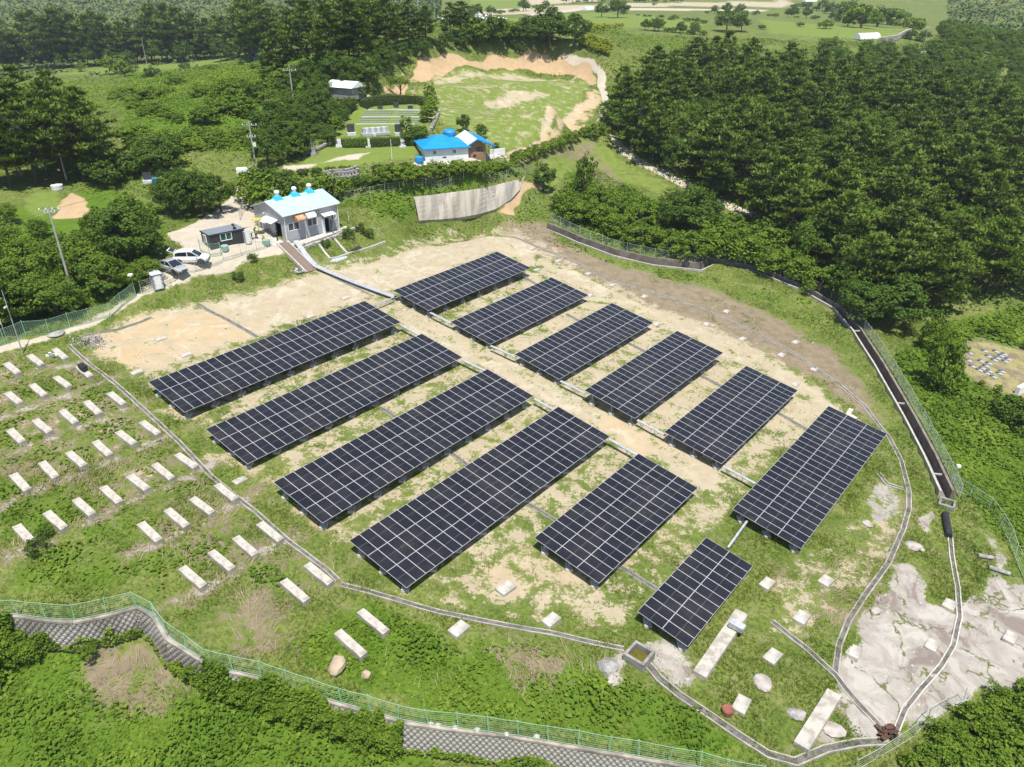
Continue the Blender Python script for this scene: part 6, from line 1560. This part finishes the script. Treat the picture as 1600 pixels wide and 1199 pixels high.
# understory of that wood
x, y, r = scatter(60000, 15, 175, 95, 250, 15)
k = (poly_sd(WOOD, x, y) > -1.0) & in_view(x, y, 30); x, y = x[k], y[k]
V, F, r2 = leaf_quads(np.c_[x, y, H(x, y) + r.uniform(.1, 1.2, len(x))], .5, .5, 16)
tag(link('undergrowth', np_mesh('undergrowth', V, F, M_BROAD, {'tint': ('FACE', np.clip(r2.uniform(0, .5, len(x)), 0, 1))})), 'dark undergrowth below the pine wood', 'undergrowth', kind='stuff')

# --- pines on the left
for px, py, top in [(18,292,172),(58,288,165),(98,276,160),(132,284,178),(165,284,190),(10,252,140),(52,240,128),(102,244,130),(142,250,150),(2,214,112),(42,206,104),(92,208,112),(-30,245,150),(-30,292,180),(126,214,135)]:
    tree_to(PINES, 10, px, py, top, 'pine_tree', 'tall pine in the dark clump left of the green slope', 'tree', 'pines of the clump on the left', 1.15)
for px, py, top, lab in [(34,276,165,'bare grey dead tree at the left of the dark pine clump'),(72,266,182,'second bare grey dead tree, nearer the slim pole')]:
    P = G(px, py); h = HT(P, top); b = MB(); q = random.Random(px)
    def limb(a, d, L, r, n):
        e = a + d * L; b.tube(a, e, r, r * .6, n=5, cap=False)
        if n:
            for _ in range(4 if n > 1 else 3):
                v = (d + Vector((q.gauss(0,.75), q.gauss(0,.75), q.gauss(.05,.45)))).normalized(); limb(a + (e - a) * q.uniform(.45, 1), v, L * q.uniform(.5, .8), r * .55, n - 1)
    limb(Vector((0,0,-.3)), Vector((.05,-.1,1)).normalized(), h * .45, .20, 4); tag(b.build('dead_tree', M_DEAD, None, loc=P), lab, 'dead tree')
for px, py, top in [(285,338,268),(318,340,264),(346,332,272),(302,326,262),(268,334,276)]: tree_to(BROADS, 8, px, py, top, 'leafy_tree', 'dark leafy tree in the clump overhanging the dirt road', 'tree', 'dark trees above the dirt road', .95)
tree_to(BROADS, 8, 205, 412, 312, 'leafy_tree', 'broad round leafy tree left of the parked cars', 'tree', None, 1.2); tree_to(BROADS, 8, 238, 408, 338, 'leafy_tree', 'leafy tree beside the parked cars, right of the broad round one', 'tree', None, .9); tree_to(LIGHTS, 8, 166, 398, 322, 'leafy_tree', 'pale leafy tree left of the broad round one', 'tree', None, .9)
for px, py, top in [(168,462,395),(142,440,375),(205,452,415),(62,490,430),(22,512,430),(92,492,430),(45,432,365),(14,395,345),(98,405,365),(10,350,315),(62,372,340),(128,420,360),(232,440,400),(-25,470,380),(120,486,452),(30,470,395)]: tree_to(LIGHTS + VTALL, 8, px, py, top, 'leafy_bush', 'tall leafy bush in the thicket around the tall left pole', 'bush', 'bushes around the tall left pole', 1.3)
P = G(36,505); plant('pine_tree', PINES[2], G(6,515), .8, 1.0, 'small pine at the left edge behind the fence and flag', 'tree')
# tree line at the top left
for i, (px, py, top) in enumerate([(8,112,34),(30,108,48),(55,106,22),(78,108,30),(100,106,16),(124,104,22),(150,103,24),(172,102,26),(196,100,36),(216,98,44),(238,97,14),(262,96,10),(286,95,14),(308,93,22),(330,92,30),(352,90,28),(374,90,10),(396,90,2),(418,96,-4),(14,96,30),(66,92,18),(110,92,12),(160,90,20),(205,88,30),(250,86,8),(295,84,14),(340,82,26),(385,80,0)]):
    tree_to(PINES_T if i % 3 else PINES, 10, px, py, top, 'pine_tree', 'tall pine in the row behind the strip field at the top left', 'tree', 'tall pines along the top left', 1.1)
for px, py, top in [(184,116,84),(196,120,94),(203,112,90),(128,112,98),(335,112,99),(290,110,97),(240,123,104),(400,150,125),(225,182,168)]: tree_to(BUSHES + DARKB, 2.6, px, py, top, 'bush', 'bush standing in the open green slope at the upper left', 'bush', 'bushes on the upper left slope')
for k in range(34):
    px = -5 + k * 13; tree_to(BROADS, 8, px, 109 - k * .62 + rt.uniform(-3, 4), 84 - k * .7 + rt.uniform(-8, 6), 'leafy_tree', 'dark leafy tree under the tall pines at the top left', 'tree', 'dark trees under the tall pines', 1.1)
for k in range(70):
    px = rt.uniform(195, 500); py = rt.uniform(122, 240); 
    if py > 250 - (px - 190) * .12 or (py < 200 and px > 470): continue
    P = G(px, py); plant('scrub_bush', rt.choice(VINED + BUSHES[:2]), P - np.array([0,0,.5]), rt.uniform(.45, .9), rt.uniform(0, 6), 'low bushy clump in the bright green slope', 'bush', 'bushy clumps of the green slope', rt.uniform(1.3, 2.0))
# pines and leafy trees at the top middle
for px, py, top in [(392,98,8),(420,104,12),(452,100,18),(482,104,2),(520,104,8),(546,90,-4),(582,84,2),(604,88,-2),(436,122,48),(562,94,4),(622,74,8),(640,70,2),(666,66,10),(704,62,6),(720,60,2),(470,80,-10),(505,78,-12),(540,76,-16),(580,70,-18)]: tree_to(PINES_T + PINES[:2], 10, px, py, top, 'pine_tree', 'tall pine in the grove behind the utility poles at the top', 'tree', 'pines of the grove at the top', 1.1)
for px, py, top in [(520,128,78),(546,138,86),(575,138,82),(600,116,74),(630,100,66),(660,88,58),(690,82,54),(480,142,92),(722,77,44),(746,75,46),(772,73,50),(500,158,112),(560,146,106),(650,80,54),(600,102,60),(700,74,48),(450,150,118),(800,74,58)]: tree_to(BROADS, 8, px, py, top, 'leafy_tree', 'dark leafy tree below the pine grove above the bare earth bank', 'tree', 'leafy trees above the bare bank', 1.1)
for px, py, top, lab in [(858,78,8,'large dark leafy tree at the head of the track bend'),(830,76,24,'dark leafy tree left of the large one at the track bend'),(898,73,20,'dark leafy tree right of the large one at the track bend'),(812,82,66,'round bush left of the track bend on the bare bank'),(965,28,-4,'round dark tree alone in the fields at the top'),(940,27,4,'smaller round tree left of the lone dark one at the top'),(1135,50,14,'round dark tree behind the pine wood at the top'),(1158,50,22,'small grey green tree right of the round one behind the wood'),
                          (725,206,177,'dark spiky tree behind the water tank'),(752,217,192,'pale leafy tree behind the brick wing'),(775,238,222,'dark bush right of the brick wing'),(850,300,254,'thin shrub at the upper end of the storm channel')]:
    tree_to(BROADS if 'pale' not in lab else LIGHTS, 8, px, py, top, 'leafy_tree', lab, 'tree', None, 1.25 if 'large' in lab or 'round' in lab else 1.0)
for px, py, top in [(455,214,162),(480,208,165),(502,196,140),(440,240,182),(522,200,158),(472,244,188),(432,228,155),(462,190,140),(420,262,206),(490,180,136)]: tree_to(BROADS, 8, px, py, top, 'leafy_tree', 'dark leafy tree in the clump left of the burial lawn', 'tree', 'trees left of the burial lawn', 1.1)
tree_to(LIGHTS, 8, 465, 248, 205, 'leafy_tree', 'small spreading pine tree shading the standing stone', 'tree', None, 1.4)
for px, py, top in [(408,312,262),(428,318,266),(452,304,270),(480,312,282),(512,306,272),(418,330,285),(445,292,264),(540,300,276),(566,296,272),(592,292,270)]: tree_to(DARKB + BUSHES, 2.6, px, py, top, 'bush', 'dark bush in the hedge behind the workshop', 'bush', 'bushes behind the workshop', 1.1)
for px in range(612, 806, 14): tree_to(BUSHES, 2.6, px, 286 - (px - 612) * .10 + rt.uniform(-3, 3), 258 - (px - 612) * .05 + rt.uniform(-2, 3), 'bush', 'leafy bush on the bank below the white bungalow', 'bush', 'bushes on the bank below the bungalow', 1.2)
for k, px in enumerate([474,495,517,536,553,590,612,632]): tree_to(ROUND, 2.0, px, 274 - k * 1.2, 262 - k * 1.3, 'round_shrub', f'{ORD[k]} clipped shrub from the left along the lower edge of the lawn', 'shrub', 'shrubs along the lawn edge', 1.25)
for k in range(11): 
    px = 808 + k * 13; tree_to(BUSHES, 2.6, px, 256 - k * 5.2 + (k > 8) * 6, 236 - k * 4.6, 'bush', 'bush in the row along the stone edge below the bare field', 'bush', 'bushes below the bare field', 1.1)
# vine covered bushes between channel and track
for px, py, top in [(885,328,296),(900,345,306),(930,352,318),(962,366,330),(1000,382,345),(1042,394,358),(1080,402,362),(1122,398,352),(1160,408,364),(1200,424,384),(1240,436,398),(1282,456,418),(930,318,292),(965,334,305),(1000,350,318),(1140,372,336),(1185,392,350),(1215,400,362)]: tree_to(VINED, 4, px, py, top, 'vine_bush', 'bright vine covered bush above the storm channel fence', 'bush', 'vine covered bushes above the channel', 1.35)
tree_to(VINED, 4, 912, 304, 246, 'vine_column', 'tall stump wrapped in vines beside the grassy track', 'vine stump', None, .55)
for px, py, top, lab in [(1085,368,290,'dark spreading tree among the vines above the channel'),(1052,352,296,'darker left neighbour of the spreading tree among the vines'),(1345,505,440,'leafy tree at the corner of the pine wood nearest the channel'),(1395,512,432,'leafy tree in shade right of the corner tree'),(1320,470,410,'dark leafy tree behind the corner tree')]: tree_to(BROADS, 8, px, py, top, 'leafy_tree', lab, 'tree', None, 1.25)
tree_to(VINED, 4, 1455, 548, 494, 'vine_tree', 'upper vine wrapped tree left of the dry burial lawn', 'tree', None, .62); tree_to(VINED, 4, 1464, 606, 522, 'vine_tree', 'lower vine wrapped tree left of the dry burial lawn', 'tree', None, .6)
for px, py, s, lab in [(1532,521,1.0,'small golden round shrub above the dry burial lawn'),(1554,524,1.2,'larger golden round shrub above the dry burial lawn'),(1576,535,.7,'small golden shrub right of the two above the graves'),(1600,546,.8,'golden shrub at the right edge above the graves'),(1502,590,.5,'tiny dark shrub on the lower edge of the dry lawn'),(1532,605,.6,'small golden shrub at the lower edge of the dry lawn'),(1557,616,.8,'golden shrub below the graves near the white wall')]:
    plant('round_shrub', CONE[0] if 'golden' in lab else ROUND[0], G(px, py), s * .62, rt.uniform(0, 6), lab, 'shrub', None, 1.5)
for px, py, top in [(1596,668,628),(1575,655,622)]: tree_to(DARKB, 2.6, px, py, top, 'bush', 'dark bush at the right edge below the dry burial lawn', 'bush', 'dark bushes below the dry lawn', 1.2)
# thicket at the lower right corner
for px, py, s in [(1600,1140,1.1),(1560,1150,1.0),(1500,1195,1.0),(1545,1205,1.1),(1460,1205,.9),(1585,1195,1.1),(1630,1105,1.1),(1525,1140,.9),(1480,1165,.8),(1610,1180,1.2),(1440,1230,.9),(1570,1110,.8),(1520,1240,1.2)]:
    P = G(px, py); plant('vine_bush', rt.choice(VINED), P - np.array([0,0,.4]), s * .62, rt.uniform(0, 6), 'vine smothered bush in the thicket at the bottom right corner', 'bush', 'bushes of the bottom right thicket', 1.35)
# vines hanging over the retaining wall
for k, (px, py, s) in enumerate([(4,985,.5),(-20,1000,.7),(32,1000,.35),(345,1058,.32),(375,1070,.34),(410,1078,.36),(440,1092,.4),(470,1098,.4),(500,1108,.42),(535,1120,.44),(570,1130,.42),(605,1140,.42),(128,1005,.22),(150,970,.2),(60,965,.22),(270,1000,.24),(300,1040,.25),(235,955,.2)]):
    P = onplane(px, py, -.6); zg = float(H(P[0], P[1])); plant('wall_creeper', VINED[k % 3], np.array([P[0], P[1], min(P[2], zg + 1.2)]) - np.array([0,0,1.1*s*2]), s * .9, k * 1.3, 'leafy creeper growing over the hex block retaining wall', 'creeper', 'creepers on the retaining wall', 1.35)
# clipped and conical shrubs around the graves
for px, py, s, lab in [(565,158,1.3,'bright conical shrub left of the curved hedge'),(543,176,1.25,'dark green conical shrub, upper one of three left of the graves'),(549,172,1.1,'dark green conical shrub behind the other two left of the graves'),(536,188,1.25,'dark green conical shrub, lowest of three left of the graves'),(525,212,1.25,'bright conical shrub at the left end of the altar lawn'),(636,214,1.4,'bright conical shrub right of the right memorial stone'),(672,160,1.5,'bright conical shrub at the right end of the curved hedge')]:
    plant('conical_shrub', CONE[0] if 'bright' in lab else ROUND[1], G(px, py), s * (1.0 if 'bright' in lab else 1.15), rt.uniform(0, 6), lab, 'shrub', None, 1.25 if 'bright' in lab else .8)
for px, py, s, lab in [(675,172,1.2,'golden hedge clump, upper one right of the graves'),(673,180,1.2,'golden hedge clump, middle one right of the graves'),(668,190,1.3,'golden hedge clump, lower one right of the graves')]: plant('golden_shrub', CONE[1], G(px, py), s, rt.uniform(0, 6), lab, 'shrub', None, 1.7)
for px, py, s, lab in [(652,226,1.7,'large dark clipped bush at the right end of the front hedge'),(642,226,1.3,'dark clipped bush beside the right stone steps'),(512,226,1.4,'round clipped bush at the left end of the front hedge'),(500,214,1.3,'round bush behind the left stone steps')]: plant('round_shrub', ROUND[0], G(px, py), s, rt.uniform(0, 6), lab, 'shrub', None, 1.2)
plant('round_tree', broad_meshes(401, 4.6, 2.6, M_BRIGHT, .2, 70, 44, .45, True, .8), G(626,152), 1.0, 0, 'small umbrella shaped tree behind the curved hedge', 'tree')
for px, py, lab in [(203,276,'dark round clipped bush left of the small grave'),(231,268,'dark blue green round bush behind the small grave'),(262,262,'green round bush above the golden hedge'),(152,278,'spreading bush below the slim bare pole'),(170,290,'reddish bush left of the round clipped bushes'),(252,250,'dark spreading bush behind the round bushes')]: plant('round_shrub', rt.choice(ROUND), G(px, py), 2.1, rt.uniform(0, 6), lab, 'shrub', None, 1.25)
def hedge(px, w, h, lab, mat, leaf=.16, dens=150):
    Q = GL(px); xy = resample(np.array(Q), .5); o = np.array([xy[0,0], xy[0,1], float(H(*xy[0]))]); z = H(xy[:,0], xy[:,1]) - o[2]; C_ = np.c_[xy - o[:2], z]
    q = np.random.default_rng(int(px[0][0])); n = int(len(xy) * .5 * dens); i = q.integers(0, len(C_) - 1, n); c = C_[i] + (C_[i+1] - C_[i]) * q.uniform(0, 1, n)[:, None]
    t = C_[i+1] - C_[i]; t[:, 2] = 0; t /= np.linalg.norm(t, axis=1, keepdims=True); s = np.c_[-t[:, 1], t[:, 0], np.zeros(n)]; a = q.uniform(-.25, math.pi + .25, n)
    N = s * np.cos(a)[:, None] + np.array([0,0,1.0]) * np.sin(a)[:, None]; wob = 1 + .12 * np.sin(i * 1.1) + q.normal(0, .07, n)
    P = c + s * (np.cos(a) * w/2 * wob)[:, None]; P[:, 2] += np.clip(h * .35 + np.sin(a) * h * .65 * wob, .02, 9) * q.uniform(.35, 1.02, n) ** .35
    V, F, r2 = leaf_quads(P, leaf, .55, 5, .8, N); r_ = empty('hedge', o, 0, lab, 'hedge')
    link('foliage', np_mesh('foliage', V, F, mat, {'tint': ('FACE', np.clip(r2.normal(.5, .25, n), 0, 1))}), r_)
    MB().sweep(C_, [(-w*.36,-.2),(-w*.34,h*.75),(w*.34,h*.75),(w*.36,-.2)]).build('hedge_core', M_HCORE, r_)  # solid dark filler, put inside so the hedge is not see-through
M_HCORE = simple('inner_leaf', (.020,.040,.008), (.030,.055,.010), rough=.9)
M_REDH = leaf_material('reddish_leaf', (.050,.085,.014), (.115,.110,.026), trans=.12)
hedge([(568,169),(574,164.5),(590,162),(610,160.5),(632,160.5),(652,161.5),(664,165),(668,169)], 2.6, 1.9, 'long curved clipped hedge behind the graves', M_REDH)
hedge([(534,229),(545,229),(560,229),(574,228)], 2.4, 1.7, 'clipped hedge left of the middle stone steps', M_BRIGHT); hedge([(579,228.5),(592,228),(610,227.5),(625,227)], 2.4, 1.7, 'reddish clipped hedge right of the middle stone steps', M_REDH); hedge([(633,227),(640,227),(650,227)], 2.2, 1.7, 'short clipped hedge before the large dark bush', M_BRIGHT)
hedge([(219,274),(232,268),(250,262),(275,256),(300,255)], 1.1, .8, 'low golden hedge curving behind the small grave on the left', M_YELLOW)
for (a,b,c,d,n,lab) in [(914,53,972,45,13,'golden conifer in the upper row of the nursery beside the track'),(922,64,954,78,9,'golden conifer in the middle row of the nursery beside the track'),(908,72,950,88,12,'golden conifer in the lower row of the nursery beside the track'),(1392,18,1412,28,6,'golden conifer in the row at the top right')]:
    for k in range(n):
        f = k/(n-1); plant('golden_conifer', rt.choice(GOLD), G(a+(c-a)*f, b+(d-b)*f), rt.uniform(.9,1.2), rt.uniform(0,6), lab, 'conifer', 'golden conifers of ' + ('the top right' if a > 1300 else 'the nursery rows'), 1.25)
# small bushes by the garden plots and bank
for px, py, s, lab in [(510,385,.42,'small bush in the first garden plot'),(546,372,.6,'bush in the last garden plot'),(563,363,.5,'bush right of the garden plots'),(577,370,.5,'second bush right of the garden plots'),(395,408,.42,'dark bush on the bank below the cabin'),(372,438,.5,'bluish shrub on the grassy bank below the road'),(72,838,.4,'dark weed clump below the footing blocks'),(58,865,.5,'larger dark weed clump lower down on the left')]: plant('bush', rt.choice(DARKB), G(px, py), s, rt.uniform(0, 6), lab, 'bush')
# mixed trees at the top right
TR = [G(1440,92)[:2], G(1600,70)[:2], np.array((230,330)), np.array((230,230)), np.array((165,215)), np.array((130,240))]
c = np.array(TR); n = 0; pts2 = []
for _ in range(4000):
    x, y = rt.uniform(110, 260), rt.uniform(205, 400); P = np.array([x, y, float(H(x, y))]); a, b = to_px(P)
    if not (1290 < a < 1640 and -5 < b < 175) or any((x-u)**2 + (y-v)**2 < 49 for u, v in pts2): continue
    if poly_sd(WOOD, np.array([x]), np.array([y]))[0] > -2 or (b < 92 and a < 1470 and not (1320 < a < 1390 and b < 42)): continue
    pts2.append((x, y)); plant('leafy_tree', rt.choice(LIGHTS + BROADS[:1]), P - np.array([0,0,.3]), rt.uniform(.6, 1.0), rt.uniform(0, 6.3), 'light green leafy tree on the hillside at the upper right', 'tree', 'leafy trees on the upper right hillside', 1.2)
    if len(pts2) >= 110: break
print('upper right', len(pts2))
# scattered field bushes at the top
for px, py, top in [(1085,44,34),(1022,9,4),(1345,44,8),(1370,42,12),(1330,36,2),(1300,22,4),(1260,14,2),(1455,78,60),(1425,52,26),(1400,40,14),(1250,42,34),(1190,46,38),(780,66,30),(800,60,34),(760,60,22),(740,62,30),(905,62,52),(1290,45,30),(1310,30,14)]: tree_to(BUSHES + DARKB, 2.6, px, py, top, 'bush', 'bush along the field edges at the top', 'bush', 'bushes along the far field edges', 1.3)
for pl in [[(700,40),(735,29),(800,20),(860,13)],[(960,22),(1040,30),(1110,37)],[(1180,24),(1300,32),(1420,42)],[(800,50),(860,46),(930,42)],[(1000,47),(1100,55)],[(1235,12),(1300,20),(1340,30)],[(1410,60),(1450,66),(1480,78)],[(880,6),(960,3),(1060,4)],[(1100,22),(1180,24)]]:
    for q in range(len(pl) - 1):
        (a, b), (c, d) = pl[q], pl[q + 1]
        for k in range(max(2, int((c - a) / 9))):
            f = (k + rt.uniform(.1, .9)) / max(2, int((c - a) / 9))
            if rt.random() < .6: tree_to(BUSHES + DARKB, 2.6, a + (c-a)*f, b + (d-b)*f + rt.uniform(-1,1), b + (d-b)*f - rt.uniform(3, 9), 'bush', 'bush in the hedgerows between the far fields', 'bush', 'bushes of the far hedgerows', 1.5)
            elif rt.random() < .7: tree_to(BROADS, 8, a + (c-a)*f, b + (d-b)*f, b + (d-b)*f - rt.uniform(12, 22), 'leafy_tree', 'leafy tree in the hedgerows between the far fields', 'tree', 'trees of the far hedgerows', 1.2)
# far woods on the hills
x, y, r = scatter(150000, -700, 800, 330, 1300, 19)
px_, py_ = to_px(np.stack([x, y, H(x, y)], -1))
field = (px_ > 690) & (px_ < 1480)
k = in_view(x, y, 40) & (~field | (py_ < -8)) & ((wt('lawn', x, y) < .3)); x, y = x[k], y[k]
z = H(x, y) + 6 * np.clip(.6 + .9 * vnoise(x / 7, y / 7, 5), .1, 1.4) * r.uniform(.6, 1, len(x))
V, F, r2 = leaf_quads(np.c_[x, y, z], 1.0 + .0018 * y, .55, 20)
tag(link('far_woods', np_mesh('far_woods', V, F, M_FAR, {'tint': ('FACE', np.clip(.5 + .4 * vnoise(x / 9, y / 9, 6) + r2.normal(0, .2, len(x)), 0, 1))})), 'hazy wooded hills in the far distance', 'woods', kind='stuff')
# ------------------------------------------------------------------ the air
_zm = float(GZ.min()) - 1.0; _zt = float(max(GZ.max(), 60)) + 6.0; b = MB().box((0, 1150, (_zm + _zt) / 2), (5500, 3200, _zt - _zm)); print('haze', _zm, _zt); hz = NT('haze_air'); hz.t.nodes.remove(hz.b)
_v = hz.n('ShaderNodeVolumePrincipled'); _v.inputs['Color'].default_value = (.80, .88, 1.0, 1); _v.inputs['Density'].default_value = .00014; _v.inputs['Anisotropy'].default_value = .1; hz.l(_v.outputs[0], hz.out.inputs['Volume'])
HAZE = True
if HAZE: tag(b.build('haze', hz.mat, None), kind='stuff')

# ------------------------------------------------------------------ single out the members of small groups by their order
ONES = ['', 'first', 'second', 'third', 'fourth', 'fifth', 'sixth', 'seventh', 'eighth', 'ninth', 'tenth', 'eleventh', 'twelfth', 'thirteenth', 'fourteenth', 'fifteenth', 'sixteenth', 'seventeenth', 'eighteenth', 'nineteenth']
def ordinal(n):
    if n < 20: return ONES[n]
    return {2: 'twenty', 3: 'thirty', 4: 'forty'}[n // 10] + '-' + ONES[n % 10] if n % 10 else {2: 'twentieth', 3: 'thirtieth', 4: 'fortieth'}[n // 10]
_by = {}
for o in COL.objects:
    if o.parent is None and o.get('group') and o.get('label'): _by.setdefault((o['group'], o['label']), []).append(o)
for (g_, l_), os_ in _by.items():
    if 1 < len(os_) <= 45 and len(l_.split()) <= 13:
        os_.sort(key=lambda o: to_px(np.array(o.location))[0])
        for k, o in enumerate(os_): o['label'] = f'{l_}, {ordinal(k + 1)} from left'
